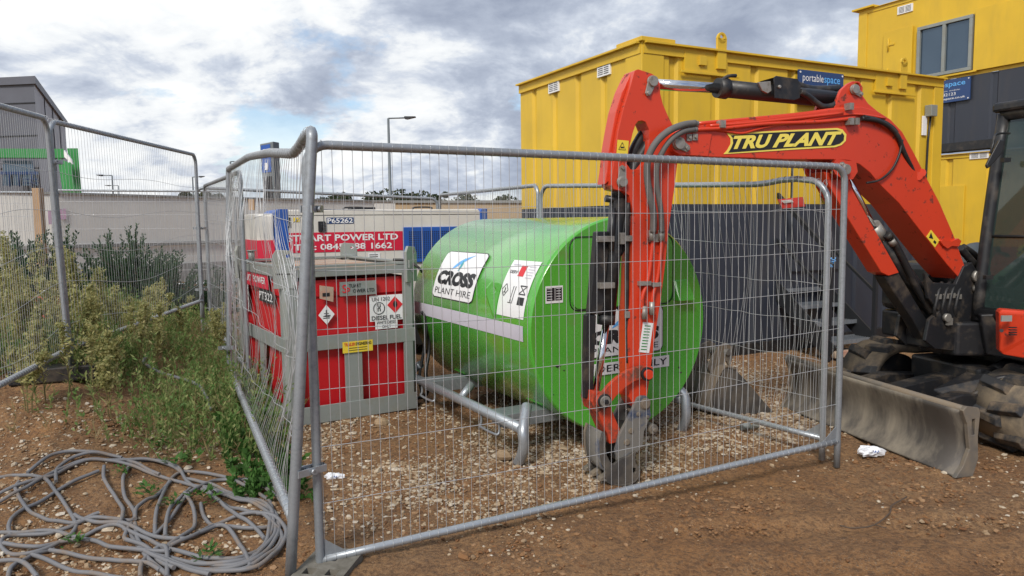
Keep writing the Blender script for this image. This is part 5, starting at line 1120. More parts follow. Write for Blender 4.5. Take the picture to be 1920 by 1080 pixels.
# linkages
def bar_px(mb, pts, wpx, off, th, mi=0):
    """curved link following pixel points"""
    up, lo = [], []
    for i, (x, y) in enumerate(pts):
        x0, y0 = pts[max(i-1, 0)]; x1, y1 = pts[min(i+1, len(pts)-1)]; dx, dy = x1-x0, y1-y0; l = math.hypot(dx, dy); nx_, ny_ = -dy/l, dx/l
        up.append((x+nx_*wpx/2, y+ny_*wpx/2)); lo.append((x-nx_*wpx/2, y-ny_*wpx/2))
    mb.prism(bpl(up+lo[::-1], off), -bn*th, mi)
for o_ in (AW+0.045, -AW-0.015):
    mb = MB(); bar_px(mb, [(1223, 700), (1205, 698), (1185, 704), (1165, 717), (1148, 733), (1133, 752)], 24, o_, 0.03)
    for (x, y, r_) in ((1213, 701, 0.045), (1133, 752, 0.045)): c = hb(x, y, o_); mb.cyl(c, c-bn*0.032, r_, 18)
    mb.build('bucket_link', 'orange_worn', ex, bevel=0.003)
mb = MB(); bar_px(mb, [(1129, 755), (1140, 785), (1152, 812), (1156, 830)], 26, 0.075, 0.15); bar_px(mb, [(1122, 735), (1120, 752), (1126, 770)], 20, 0.08, 0.16); mb.build('bucket_link', 'orange_worn', ex, bevel=0.006)
mb = MB(); c = hb(1213, 701, AW+0.05); mb.cyl(c, c+bn*0.03, 0.03, 16); mb.cyl(c-bn*0.005, c+bn*0.012, 0.043, 18, 1); c = hb(1133, 752, AW+0.05); mb.cyl(c, c+bn*0.02, 0.034, 16, 2); mb.cyl(c-bn*0.004, c+bn*0.008, 0.045, 18, 1); mb.cyl(c+bn*0.02, c+bn*0.035, 0.016, 6, 1); mb.build('link_pin', ['orange', 'dirtyblack', 'pin'], ex, bevel=0.002)
# quick coupler and bucket (outlines in a close-up of the arm end)
def zc_(l): return [(1060+x/3.375, 620+y/3.375) for x, y in l]
mb = MB(); cpo = zc_([(455, 425), (480, 412), (510, 412), (533, 435), (540, 470), (538, 505), (546, 535), (528, 570), (500, 640), (492, 720), (455, 775), (420, 800), (330, 835), (318, 760), (345, 655), (385, 580), (425, 500)])
mb.prism(bpl(cpo, 0.10), -bn*0.025); ck = mb.build('quick_coupler', 'bluesteel', ex, bevel=0.004)
mb = MB(); mb.prism([p-bn*0.16 for p in bpl(cpo, 0.10)], -bn*0.025); mb.build('coupler_plate', 'bluesteel', ck, bevel=0.004)
mb = MB(); mb.prism([p-bn*0.026 for p in bpl(zc_([(400, 600), (500, 610), (480, 720), (440, 780), (330, 825), (330, 760), (350, 670)]), 0.10)], -bn*0.133); mb.build('coupler_body', 'dirtyblack', ck, bevel=0.004)
for (x, y, r_, l_) in ((505, 462, 0.030, 0.014), (462, 528, 0.012, 0.008), (520, 545, 0.010, 0.008), (414, 634, 0.015, 0.008), (388, 705, 0.017, 0.012)):
    mb = MB(); c = bpl(zc_([(x, y)]), 0.10)[0]; mb.cyl(c-bn*0.18, c+bn*l_, r_, 16); mb.cyl(c, c+bn*(l_*0.5), r_*1.25, 16); mb.build('coupler_pin', 'earth_steel', ck, bevel=0.003)
mb = MB(); c = bpl(zc_([(545, 618)]), 0.06)[0]; mb.cyl(c-bn*0.12, c+bn*0.03, 0.032, 16); mb.cyl(c-bn*0.12, c+bn*0.05, 0.014, 10); mb.build('latch_pin', 'earth_steel', ck, bevel=0.004)
BKW = 0.12
bkt = zc_([(240, 640), (224, 700), (226, 790), (236, 850), (256, 885), (250, 925), (262, 950), (300, 968), (345, 976), (400, 968), (442, 952), (466, 915), (462, 872), (440, 852), (432, 800), (445, 760), (400, 795), (345, 815), (308, 846), (286, 832), (264, 790), (256, 730), (262, 680), (252, 645)])
slot = zc_([(428, 868), (446, 872), (450, 893), (440, 905), (428, 895)])
mb = MB(); mb.prism(bpl(bkt, BKW), -bn*0.02, 0, [bpl(slot, BKW)]); bkc = mb.build('bucket', 'bucketdark', ex, bevel=0.004)
mb = MB(); mb.prism([p-bn*(2*BKW-0.02) for p in bpl(bkt, BKW)], -bn*0.02); mb.build('cheek_plate', 'earth_steel', bkc, bevel=0.004)
mb = MB(); sh_l = zc_([(448, 765), (436, 800), (444, 850), (466, 880), (468, 915), (444, 954), (400, 972), (345, 980), (290, 968), (256, 948)])
pA = spline(bpl(sh_l, BKW-0.001), 4); pB = [p-bn*(2*BKW-0.002) for p in pA]; mb.sheet([pA, pB]); mb.build('shell', 'bucketdark', bkc, solid=0.016)
mb = MB(); q1 = spline(bpl(zc_([(246, 880), (230, 850), (222, 790), (220, 700), (236, 640)]), BKW-0.03), 4); mb.sheet([q1, [p-bn*(2*BKW-0.06) for p in q1]]); mb.build('lip_plate', 'bluesteel', bkc, solid=0.014)
for k in range(3):
    a = bpl(zc_([(262, 940)]), BKW)[0]-bn*(0.02+k*0.10); mb = MB(); mb.prism([a+bp.d*0.03+Z*0.03, a+bp.d*0.03-Z*0.012, a-bp.d*0.035-Z*0.018, a-bp.d*0.03+Z*0.004], -bn*0.045); mb.build('bucket_tooth', 'earth_steel', bkc, bevel=0.004)

# boom ram under the boom
mb = MB(); gd = [(1545, 322), (1556, 350), (1587, 404), (1620, 458), (1653, 511), (1666, 517), (1686, 511), (1660, 465), (1630, 412), (1600, 358), (1590, 330)]
mb.prism(bpl(gd, 0.065), -bn*0.13); mb.build('ram_guard', 'orange', ex, bevel=0.005)
mb = MB(); mb.cyl(hb(1586, 325, 0.0), hb(1640, 432, 0.0), 0.024, 16); mb.build('ram_rod', 'chrome', ex)
mb = MB(); mb.cyl(hb(1634, 424), hb(1790, 640), 0.055, 18); mb.cyl(hb(1634, 424), hb(1650, 446), 0.062, 18, 1); mb.tube(spline([hb(x, y, 0.07) for x, y in ((1668, 440), (1685, 470), (1700, 500), (1722, 545), (1750, 590))], 4), 0.025, 8); mb.cyl(hb(1662, 438, 0.07), hb(1668, 446, 0.07), 0.032, 10); mb.cyl(hb(1670, 449, 0.07), hb(1676, 458, 0.07), 0.028, 10, 1)
mb.build('boom_ram', ['black', 'pin'], ex)
mb = MB(); mb.prism(bpl([(1658, 518), (1686, 512), (1738, 600), (1770, 640), (1768, 665), (1740, 650), (1712, 600), (1676, 548)], 0.05), -bn*0.10); mb.build('swing_guard', 'dirtyblack', ex, bevel=0.01)
# swing post
mb = MB()
sp1 = [(1742, 512), (1757, 530), (1800, 533), (1815, 500), (1830, 492), (1845, 520), (1848, 560), (1840, 600), (1835, 640), (1825, 662), (1760, 655), (1742, 640), (1750, 600), (1768, 585), (1748, 560)]
mb.prism([p-bn*0.03 for p in bpl(sp1, 0.17)], -bn*0.03); mb.prism([p-bn*0.28 for p in bpl(sp1, 0.17)], -bn*0.03)
mb.prism([p-bn*0.06 for p in bpl([(1790, 585), (1835, 560), (1835, 640), (1825, 662), (1760, 655), (1760, 625)], 0.17)], -bn*0.22)
sp_ = mb.build('swing_post', 'dirtyblack', ex, bevel=0.006)
mb = MB()
for k, (x, y) in enumerate(((1758, 552), (1772, 551), (1784, 550), (1796, 552))):
    mb.box(hb(x, y+4, 0.14), 0.045, 0.03, 0.035, (bp.d, bn, Z), 1); mb.tube(spline([hb(x+8, y-22, 0.1), hb(x+2, y-6, 0.14), hb(x-3, y+16, 0.15), hb(x-6, y+34, 0.14), hb(x-2, y+60, 0.1)], 4), 0.013, 8)
mb.build('service_hose', ['blackhose', 'pin'], sp_)
mb = MB(); 
for (x, y, r_) in ((1828, 541, 0.03), (1772, 595, 0.03), (1829, 518, 0.045)): c = hb(x, y, 0.145); mb.cyl(c, c+bn*0.03, r_, 12)
mb.box(hb(1780, 603, 0.16), 0.05, 0.02, 0.05, (bp.d, bn, Z)); mb.build('pivot_pin', 'pin', sp_)
# house : frame, cab
hd = -bp.d; hl_ = bn                        # forward, and the machine's left (toward camera)
HC = V((3.4, 5.64, 0)); hp = lambda f, l, z: HC+hd*f+hl_*l+Z*z       # f forward of the boom foot
mb = MB(); mb.prism([hp(-0.05, 0.98, 0.62), hp(-0.05, -0.75, 0.62), hp(-1.5, -0.9, 0.62), hp(-1.9, -0.5, 0.62), hp(-1.9, 0.6, 0.62), hp(-1.5, 1.0, 0.62)], Z*0.22)
mb.prism([hp(0.20, 0.16, 0.60), hp(0.20, -0.16, 0.60), hp(-0.1, -0.3, 0.60), hp(-0.1, 0.3, 0.60)], Z*0.25)
mb.build('house_frame', 'dirtyblack', ex, bevel=0.02)
mb = MB(); mb.prism([hp(-0.75, -0.25, 0.85), hp(-0.1, -0.28, 0.85), hp(-0.02, -0.75, 0.85), hp(-1.5, -0.88, 0.85), hp(-1.85, -0.5, 0.85), hp(-1.85, 0.6, 0.85), hp(-1.5, 0.98, 0.85), hp(-1.3, 0.98, 0.85), hp(-1.3, -0.2, 0.85)], Z*0.40); mb.build('engine_cover', 'black', ex, bevel=0.05)
# grey dome (tank / beacon side) behind the boom foot
mb = MB(); c = P(1832, 470, 6.2); mb.sheet([[c+V((0.15*math.cos(a)*math.cos(b2), 0.2*math.sin(a)*math.cos(b2), 0.17*math.sin(b2)-0.1)) for a in np.linspace(0, 2*math.pi, 17)] for b2 in np.linspace(0, 1.5, 7)]); mb.cyl(c-Z*0.5, c-Z*0.1, 0.15, 16); mb.build('fuel_filler_cover', 'lampgrey', ex, fix=False)
# cab
cx0 = 0.145; cx1 = 0.97
def cabp(f, l, z): return hp(f, l, z)
fb = 0.02; ft = -0.16        # front leans back to the top
zf, zc = 0.86, 2.36
mb = MB(); pw = 0.075
plA = lambda l, z: cabp(fb+(ft-fb)*((z-zf)/(zc-zf))**1.3, l, z)
for l in (cx0+pw/2, cx1-pw/2):
    mb.tube([plA(l, z) for z in np.linspace(zf, zc, 9)], 0.045, 8)
mb.tube([plA(cx0+0.04, zc), plA(cx1-0.04, zc)], 0.045, 8); mb.tube([plA(cx0+0.04, zf+0.05), plA(cx1-0.04, zf+0.05)], 0.05, 8)
for f, l in ((-1.25, cx0+0.04), (-1.25, cx1-0.04), (-0.75, cx1-0.03)): mb.tube([cabp(f, l, zf), cabp(f, l, zc)], 0.04, 8)
for l in (cx0+0.04, cx1-0.04): mb.tube([cabp(ft, l, zc), cabp(-1.25, l, zc)], 0.045, 8); mb.tube([cabp(fb, l, zf), cabp(-1.25, l, zf)], 0.05, 8)
mb.tube([cabp(-1.25, cx0+0.04, zc), cabp(-1.25, cx1-0.04, zc)], 0.04, 8)
mb.tube([plA(cx0+0.05, 1.48), plA(cx1-0.05, 1.48)], 0.012, 6)
cb = mb.build('cab', 'black', ex)
mb = MB(); mb.prism([cabp(0.02, cx0, 0.82), cabp(0.02, cx1, 0.82), cabp(-1.3, cx1, 0.82), cabp(-1.3, cx0, 0.82)], Z*0.10); mb.box(cabp(-0.02, (cx0+cx1)/2, 0.92), 0.05, cx1-cx0, 0.20, (hd, hl_, Z)); mb.build('cab_floor', 'black', cb, bevel=0.01)
mb = MB(); mb.prism([cabp(ft+0.06, cx0-0.02, zc+0.02), cabp(ft+0.06, cx1+0.02, zc+0.02), cabp(-1.32, cx1+0.02, zc+0.02), cabp(-1.32, cx0-0.02, zc+0.02)], Z*0.07); mb.build('cab_roof', 'black', cb, bevel=0.02)
mb = MB(); mb.sheet([[plA(cx0+pw, z), plA(cx1-pw, z)] for z in np.linspace(zf+0.1, zc-0.04, 8)]); gl_ = mb.build('windscreen', 'glass', cb, fix=False)
mb = MB(); mb.sheet([[cabp(ft, cx0+0.03, zc-0.04), cabp(-1.25, cx0+0.03, zc-0.04)], [cabp(fb, cx0+0.03, zf+0.05), cabp(-1.25, cx0+0.03, zf+0.05)]]); mb.sheet([[cabp(-1.26, cx0, zc-0.04), cabp(-1.26, cx1, zc-0.04)], [cabp(-1.26, cx0, zf+0.3), cabp(-1.26, cx1, zf+0.3)]]); mb.build('side_window', 'glass', cb, fix=False)
mb = MB(); mb.box(cabp(-0.85, 0.56, 1.15), 0.42, 0.42, 0.12, (hd, hl_, Z)); mb.box(cabp(-1.05, 0.56, 1.5), 0.12, 0.42, 0.62, (hd, hl_, Z)); mb.box(cabp(-0.85, 0.56, 1.0), 0.3, 0.3, 0.2, (hd, hl_, Z))
for l in (0.30, 0.82): mb.box(cabp(-0.7, l, 1.3), 0.35, 0.1, 0.08, (hd, hl_, Z)); mb.cyl(cabp(-0.55, l, 1.3), cabp(-0.52, l, 1.5), 0.018, 8)
for l in (0.45, 0.62): mb.cyl(cabp(-0.18, l, 0.92), cabp(-0.25, l, 1.35), 0.012, 8)
mb.build('seat', 'black', cb, bevel=0.02)
mb = MB(); a = P(1893, 270, 5.2); mb.tube(spline([P(1893, 250, 5.35), P(1868, 252, 5.2), P(1862, 270, 5.15), P(1857, 288, 5.15)], 4), 0.008, 6); mi_ = mb.build('mirror_arm', 'black', cb)
mb = MB(); q = [P(1884, 262, 5.12), P(1881, 285, 5.12), P(1868, 300, 5.12), P(1853, 316, 5.12), P(1849, 310, 5.12), P(1860, 288, 5.12), P(1874, 262, 5.12)]; mb.prism(q, V((0.02, 0.05, 0))); mb.build('mirror', 'black', mi_, bevel=0.006)
mb = MB(); 
for y in (300, 520): mb.box(P(1893-(y-250)*0.15, y, 5.35), 0.05, 0.04, 0.03)
mb.build('grab_bracket', 'black', cb)
# orange side panel low at the right
mb = MB(); q = [P(1873, 586, 5.05), P(1878, 580, 5.05), P(1935, 585, 4.9), P(2010, 590, 4.7), P(2010, 685, 4.7), P(1925, 673, 4.93), P(1880, 664, 5.04), P(1874, 658, 5.05)]
mb.prism(q, V((0.04, 0.1, 0))); mb.build('step_cover', 'orange', ex, bevel=0.012)
mb = MB()
for k in range(4): mb.box(P(1899, 614+k*4.5, 4.93), 0.045, 0.02, 0.007)
mb.box(P(1887, 597, 4.95), 0.07, 0.01, 0.04, None, 1); mb.cyl(P(1878, 620, 4.99), P(1878, 620, 4.9), 0.012, 8); mb.build('panel_slots', ['vblack', 'frame'], ex)
mb = MB(); q = [P(1838, 590, 5.35), P(1925, 586, 5.2), P(1925, 680, 5.2), P(1850, 665, 5.35)]; mb.prism(q, V((0.05, 0.15, 0))); mb.build('front_panel', 'dirtyblack', ex, bevel=0.01)
# undercarriage
bl0 = V((2.80, 4.55, 0)); bdir = V((-0.44, 1.84, 0)).normalized(); bb = V((bdir.y, -bdir.x, 0)); 
if bb.x < 0: bb = -bb                      # bb: backward, away from the blade face
uc = lambda b_, l, z: bl0+bb*b_+bdir*l+Z*z
# blade
prof = [(0.06, 0.415), (0.02, 0.40), (0.045, 0.33), (0.075, 0.24), (0.08, 0.17), (0.06, 0.10), (0.02, 0.04), (-0.03, -0.005)]
rows = []
LB_ = 1.90
pf = spline([V((a, 0, z)) for a, z in prof], 3)
front = [[uc(p.x, l, p.z) for p in pf] for l in np.linspace(0, LB_, 9)]; back = [[uc(p.x+0.03+0.02*(p.z < 0.1), l, p.z) for p in pf] for l in np.linspace(0, LB_, 9)]
mb = MB(); mb.sheet(front); mb.sheet(back)
for g_ in (0, -1): mb.sheet([front[g_], back[g_]])
mb.sheet([[r_[0] for r_ in front], [r_[0] for r_ in back]]); mb.sheet([[r_[-1] for r_ in front], [r_[-1] for r_ in back]])
bd_ = mb.build('blade', 'blade', ex)
mb = MB(); mb.tube([uc(0.055, 0.0, 0.412), uc(0.055, LB_, 0.412)], 0.026, 8); mb.build('blade_top_rib', 'earth_steel', bd_)
for l in (0, LB_-0.03):
    e_ = [(0.0, 0.42), (0.03, 0.445), (0.12, 0.43), (0.135, 0.40), (0.125, 0.25), (0.135, 0.10), (0.10, -0.01), (-0.035, -0.01), (0.02, 0.06), (0.065, 0.17), (0.04, 0.33)]
    hh_ = [(0.075, 0.36), (0.10, 0.36), (0.10, 0.26), (0.075, 0.26)]
    mb = MB(); mb.prism([uc(a, l-0.002, z) for a, z in e_], bdir*0.03, 0, [[uc(a, l-0.002, z) for a, z in hh_]]); mb.build('blade_end_plate', 'earth_steel', bd_, bevel=0.004)
mb = MB()
for l in (0.55, 1.30):
    mb.prism([uc(0.10, l-0.06, 0.10), uc(0.10, l-0.06, 0.30), uc(0.5, l-0.06, 0.38), uc(1.1, l-0.06, 0.34), uc(1.1, l-0.06, 0.22), uc(0.5, l-0.06, 0.25)], bdir*0.12)
mb.prism([uc(0.10, 0.85, 0.15), uc(0.10, 0.85, 0.33), uc(0.9, 0.85, 0.45), uc(0.9, 0.85, 0.33)], bdir*0.16)
mb.build('blade_arm', 'dirtyblack', ex, bevel=0.01)
mb = MB(); mb.prism([P(1750, 730, 5.35), P(1826, 689, 5.45), P(1840, 688, 5.4), P(1860, 697, 5.3), P(1862, 706, 5.25), P(1800, 755, 5.2), P(1790, 752, 5.2)], V((0.0, 0.0, -0.02))); mb.build('ram_cover_plate', 'dirtyblack', ex, bevel=0.004)
mb = MB(); mb.tube(spline([P(1800, 752, 5.22), P(1835, 735, 5.2), P(1865, 712, 5.15), P(1900, 708, 5.1), P(1935, 715, 5.05)], 4), 0.022, 8); mb.cyl(P(1862, 700, 5.4), P(1900, 680, 5.5), 0.06, 14); mb.build('blade_ram', 'dirtyblack', ex)
mb = MB(); mb.prism([uc(0.75, 0.62, 0.22), uc(0.75, 1.28, 0.22), uc(2.2, 1.28, 0.22), uc(2.2, 0.62, 0.22)], Z*0.30); c = uc(1.5, 0.95, 0.50); mb.cyl(c, c+Z*0.13, 0.42, 24); mb.build('chassis', 'dirtyblack', ex, bevel=0.02)
# tracks
def track(l0, l1, b0_, b1_, H=0.54):
    R_ = H/2; cyc = []
    n_ = 12
    for k in range(n_+1): a = math.pi/2+math.pi*k/n_; cyc.append((b0_+R_+R_*math.cos(a), R_+R_*math.sin(a)))
    for x in np.linspace(b0_+R_, b1_-R_, 14)[1:-1]: cyc.append((x, 0.0))
    for k in range(n_+1): a = -math.pi/2+math.pi*k/n_; cyc.append((b1_-R_+R_*math.cos(a), R_+R_*math.sin(a)))
    for x in np.linspace(b1_-R_, b0_+R_, 14)[1:-1]: cyc.append((x, H-0.02*math.sin((x-b0_)*3)))
    k = len(cyc); mb = MB(); th = 0.05
    cx_ = (b0_+b1_)/2
    def inn(p):
        bx = min(max(p[0], b0_+R_), b1_-R_); v_ = V((p[0]-bx, p[1]-R_)); v_ = v_*(1-th/R_); return (bx+v_.x, R_+v_.y)
    A_ = [uc(p[0], l0, p[1]) for p in cyc]; B_ = [uc(p[0], l1, p[1]) for p in cyc]; Ai = [uc(*[inn(p)[0], l0, inn(p)[1]]) for p in cyc]; Bi = [uc(inn(p)[0], l1, inn(p)[1]) for p in cyc]
    cl = lambda l: l+l[:1]
    mb.sheet([cl(A_), cl(B_)]); mb.sheet([cl(Ai), cl(Bi)]); mb.sheet([cl(A_), cl(Ai)]); mb.sheet([cl(B_), cl(Bi)])
    tr_ = mb.build('track', 'mudrubber', ex, fix=True)
    # lugs
    mb = MB(); per = []; tot = 0
    for i in range(k): a = V(cyc[i]); b2 = V(cyc[(i+1) % k]); per.append((tot, a, b2)); tot += (b2-a).length
    nl = int(tot/0.115)
    for q in range(nl):
        s_ = q*tot/nl; i = max(j for j in range(k) if per[j][0] <= s_); t0, a, b2 = per[i]; u_ = (b2-a).normalized(); pnt = a+u_*(s_-t0); no = V((-u_.y, u_.x)); 
        cc = V((min(max(pnt.x, b0_+R_), b1_-R_), R_))
        if (pnt-cc).dot(no) < 0: no = -no
        mid = (l0+l1)/2; lw = (l1-l0)*0.5
        la, lb2 = (l0-0.005, l0+lw+0.05) if q % 2 else (l1-lw-0.05, l1+0.005)
        def lp(su, sn_, l): w_ = pnt+u_*su+no*sn_; return uc(w_.x, l, w_.y)
        sk_ = 0.035 if q % 2 else -0.035
        ptsb = [lp(-0.046, -0.006, la), lp(0.046, -0.006, la), lp(0.046+sk_, -0.006, lb2), lp(-0.046+sk_, -0.006, lb2)]; ptst = [lp(-0.030, 0.036, la+0.015), lp(0.030, 0.036, la+0.015), lp(0.026+sk_, 0.030, lb2-0.02), lp(-0.026+sk_, 0.030, lb2-0.02)]
        mb.add(ptsb+ptst, [(0, 1, 5, 4), (1, 2, 6, 5), (2, 3, 7, 6), (3, 0, 4, 7), (4, 5, 6, 7)])
    mb.build('track_lug', 'lugrubber', tr_, bevel=0.006)
    mb = MB()
    for bx in (b0_+R_, b1_-R_): mb.cyl(uc(bx, l0+0.05, R_), uc(bx, l1-0.05, R_), R_-th-0.02, 24)
    for bx in np.linspace(b0_+R_+0.35, b1_-R_-0.35, 4): mb.cyl(uc(bx, l0+0.08, 0.13), uc(bx, l1-0.08, 0.13), 0.09, 16)
    mb.prism([uc(b0_+R_, l0+0.1, 0.16), uc(b0_+R_, l0+0.1, 0.36), uc(b1_-R_, l0+0.1, 0.36), uc(b1_-R_, l0+0.1, 0.16)], bdir*(l1-l0-0.2)); mb.build('track_roller', 'dirtyblack', tr_)
track(0.13, 0.53, 0.60, 2.9); track(1.40, 1.80, 0.50, 2.8, 0.56)

# ================================================================== LOOSE BUCKET on the ground
lbk = thing('digger_bucket', G(1395, 776), 'spare grey digger bucket lying on the gravel behind the return fence', 'bucket')
pl_ = Plane(G(1395, 776)[:2], (0.97, 0.25))
def bk(pts): return [pl_.hit(x, y) for x, y in pts]
exv = V((-0.20, 0.27, 0.0)); ck_l = bk([(1361, 690), (1381, 695), (1398, 712), (1425, 744), (1452, 774), (1446, 779), (1410, 779), (1366, 776), (1342, 766), (1337, 750), (1341, 728)])
for k_ in (0, 1):
    mb = MB(); mb.prism([p+exv*k_*0.95 for p in ck_l], exv*0.05); mb.build('cheek', 'bucketdark', lbk, bevel=0.005)
mb = MB(); sh = spline(bk([(1449, 779), (1410, 781), (1366, 778), (1341, 769), (1335, 750), (1340, 727), (1360, 689), (1381, 693)]), 4); mb.sheet([sh, [p+exv for p in sh]]); mb.build('shell', 'earth_steel', lbk, solid=0.018)
ear = bk([(1352, 712), (1341, 690), (1352, 668), (1362, 652), (1376, 645), (1387, 652), (1388, 674), (1382, 690), (1377, 680), (1371, 682), (1379, 700), (1372, 706)])
for k_ in (0.22, 0.72):
    mb = MB(); mb.prism([p+exv*k_ for p in ear], exv*0.06); mb.build('hanger_ear', 'earth_steel', lbk, bevel=0.004)
c = bk([(1376, 662)])[0]; mb = MB(); mb.cyl(c+exv*0.15, c+exv*0.85, 0.028, 14); mb.build('hanger_pin', 'pin', lbk, bevel=0.003)
for k_ in range(4):
    a = bk([(1447, 776)])[0]+exv*(0.04+0.25*k_); mb = MB(); mb.prism([a-V((0.05, 0, -0.035)), a+V((0, 0, 0.01)), a+V((0.07, 0.02, -0.012)), a-V((0.05, 0, 0.012))], exv*0.14); mb.build('tooth', 'bucketdark', lbk, bevel=0.004)

# ================================================================== BACKGROUND
# grey building at left
def backdrop_box(name, label, cat, corner, far_w, depth_pts, h): pass
bc = P(80, 400, 40); bc.z = 0
ba_ = P(-700, 400, 44); ba_.z = 0; bb_ = P(133, 400, 57); bb_.z = 0
Hb = P(80, 145, 40).z
bld = thing('retail_building', bc, 'dark grey clad building with a bright green entrance canopy at the far left', 'building')
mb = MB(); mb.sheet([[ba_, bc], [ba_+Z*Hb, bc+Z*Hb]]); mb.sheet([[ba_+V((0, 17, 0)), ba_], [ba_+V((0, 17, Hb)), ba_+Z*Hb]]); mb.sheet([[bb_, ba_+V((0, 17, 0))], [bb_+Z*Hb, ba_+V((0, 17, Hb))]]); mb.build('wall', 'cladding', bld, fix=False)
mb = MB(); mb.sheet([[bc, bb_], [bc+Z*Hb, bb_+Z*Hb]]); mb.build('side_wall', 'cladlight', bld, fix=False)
mb = MB(); bdn = (bc-ba_).normalized(); mb.prism([ba_+Z*(Hb-0.35), bc+bdn*0.2+Z*(Hb-0.35)-V((0, 0.15, 0)), bb_+V((0.2, 0, Hb-0.35)), ba_+V((0, 17, Hb-0.35))], Z*0.4); mb.build('roof', 'cladding', bld)
nb = V((bdn.y, -bdn.x, 0))
mb = MB()
for k in range(0, 7): u = bc-bdn*(3.2*k+3.2); mb.bar(u+nb*0.02+Z*3.6, u+nb*0.02+Z*(Hb-0.3), 0.05, 0.05)
for z in (Hb-1.3, Hb-3.0, Hb-4.7): mb.bar(ba_+nb*0.02+Z*z, bc+nb*0.02+Z*z, 0.05, 0.05)
s_d = (bb_-bc).normalized(); s_n = V((s_d.y, -s_d.x, 0))
for k in range(1, 4): u = bc+s_d*(4.6*k); mb.bar(u+s_n*0.02+Z*1, u+s_n*0.02+Z*(Hb-0.3), 0.04, 0.04)
mb.build('panel_joint', 'vblack', bld)
dc = 37.0
def Pz(px, py, Y): return P(px, py, Y)
mb = MB(); q = [Pz(-300, 277, dc), Pz(120, 279, dc), Pz(120, 296, dc), Pz(-300, 294, dc)]; mb.prism(q, V((-0.3, 0.6, 0)))
q = [Pz(108, 296, dc), Pz(132, 306, dc-0.2), Pz(141, 362, dc-0.2), Pz(141, 395, dc-0.2), Pz(118, 395, dc-0.2), Pz(118, 362, dc-0.2)]; mb.prism(q, V((-0.2, 0.4, 0)))
q = [Pz(126, 278, dc+1.5), Pz(146, 278, dc+1.5), Pz(153, 362, dc+1.5), Pz(154, 395, dc+1.5), Pz(143, 395, dc+1.5), Pz(140, 362, dc+1.5)]; mb.prism(q, V((-0.3, 0.5, 0)))
mb.build('canopy', 'canopy', bld)
mb = MB(); mb.prism([Pz(120, 281, dc-0.15), Pz(134, 300, dc-0.3), Pz(136, 308, dc-0.3), Pz(120, 294, dc-0.15)], V((0, 0.1, 0))); mb.build('canopy_soffit', 'vwhite', bld)
mb = MB(); mb.prism([Pz(5, 301, dc+2.2), Pz(59, 301, dc+2.2), Pz(70, 348, dc+2.2), Pz(5, 348, dc+2.2)], V((0, 0.1, 0))); w1 = mb.build('window', 'wglass', bld)
mb = MB(); 
for y in (323, 326): mb.bar(Pz(0, y, dc+2.1), Pz(72, y, dc+2.1), 0.08, 0.06)
for x in (18, 36, 60): mb.bar(Pz(x, 326, dc+2.1), Pz(x, 350, dc+2.1), 0.06, 0.06)
for y in (336, 343): mb.bar(Pz(43, y, dc+2.05), Pz(72, y, dc+2.05), 0.05, 0.05)
mb.build('window_frame', 'vblue', w1)
# hoarding
def hoarding(name, label, pts, zt_, zb_, mat, seam):
    r_ = thing(name, (*pts[0], 0), label, 'hoarding', 'site hoardings'); mb = MB(); ms = MB(); k = 0
    pts = [V((*p, 0)) for p in pts]
    for i in range(len(pts)-1):
        a, b_ = pts[i], pts[i+1]; d = b_-a; n_ = max(1, int(d.length/seam)); dn_ = d.normalized(); nn = V((dn_.y, -dn_.x, 0))
        for j in range(n_):
            p = a+d*(j/n_); q = a+d*((j+1)/n_); dz = 0.015*((j*37) % 5-2)
            mb.prism([p+dn_*0.01+Z*(zb_[i]), q-dn_*0.01+Z*(zb_[i]), q-dn_*0.01+Z*(zt_[i]+(zt_[i+1]-zt_[i])*(j+1)/n_), p+dn_*0.01+Z*(zt_[i]+(zt_[i+1]-zt_[i])*j/n_)], -nn*0.04+nn*(dz*0.2))
        ms.bar(a+Z*(zt_[i]+0.02), b_+Z*(zt_[i+1]+0.02), 0.09, 0.05, up=Z)
    mb.build('board', mat, r_); ms.build('capping', 'hoard_low', r_)
    return r_, pts
hA = P(-450, 350, 15.0); hB = P(110, 364, 17.0); hCx = P(357, 371, 19.5); hD = P(700, 378, 24.0); hE = P(1100, 380, 27)
hr, hp_ = hoarding('hoarding', 'long off white site hoarding wall behind the shrubs', [hA[:2], hB[:2], hCx[:2], hD[:2], hE[:2]], [hA.z, hB.z, hCx.z, hD.z, hE.z], [0, 0, 0, 0], 'hoard', 2.4)
mb = MB()
for i in range(4):
    a, b_ = hp_[i], hp_[i+1]; dn_ = (b_-a).normalized(); nn = V((dn_.y, -dn_.x, 0))
    mb.box((a+b_)/2+nn*0.06+Z*1.17, (b_-a).length, 0.05, 0.09, (dn_, nn, Z)); mb.box((a+b_)/2+nn*0.06+Z*0.30, (b_-a).length, 0.06, 0.70, (dn_, nn, Z))
mb.build('base_board', 'hoard_low', hr, bevel=0.01)
mb = MB(); i = 1; a, b_ = hp_[1], hp_[2]; dn_ = (b_-a).normalized(); nn = V((dn_.y, -dn_.x, 0))
mplh = Plane((a+nn*0.03)[:2], dn_[:2])
for q in ([(112, 392), (124, 391), (124, 411), (112, 412)], [(90, 395), (99, 394), (99, 420), (91, 421)]): mb.prism([mplh.hit(x, y) for x, y in q], nn*0.004)
mb.build('pink_marking', flat('pink_spray', (0.62, 0.42, 0.55)), hr)
pA = P(740, 380, 15.5); pB = P(990, 380, 14.5)
hoarding('plywood_hoarding', 'plain brown plywood hoarding between the generator and the yellow cabin', [pA[:2], pB[:2]], [pA.z, pB.z], [0], 'ply', 2.4)
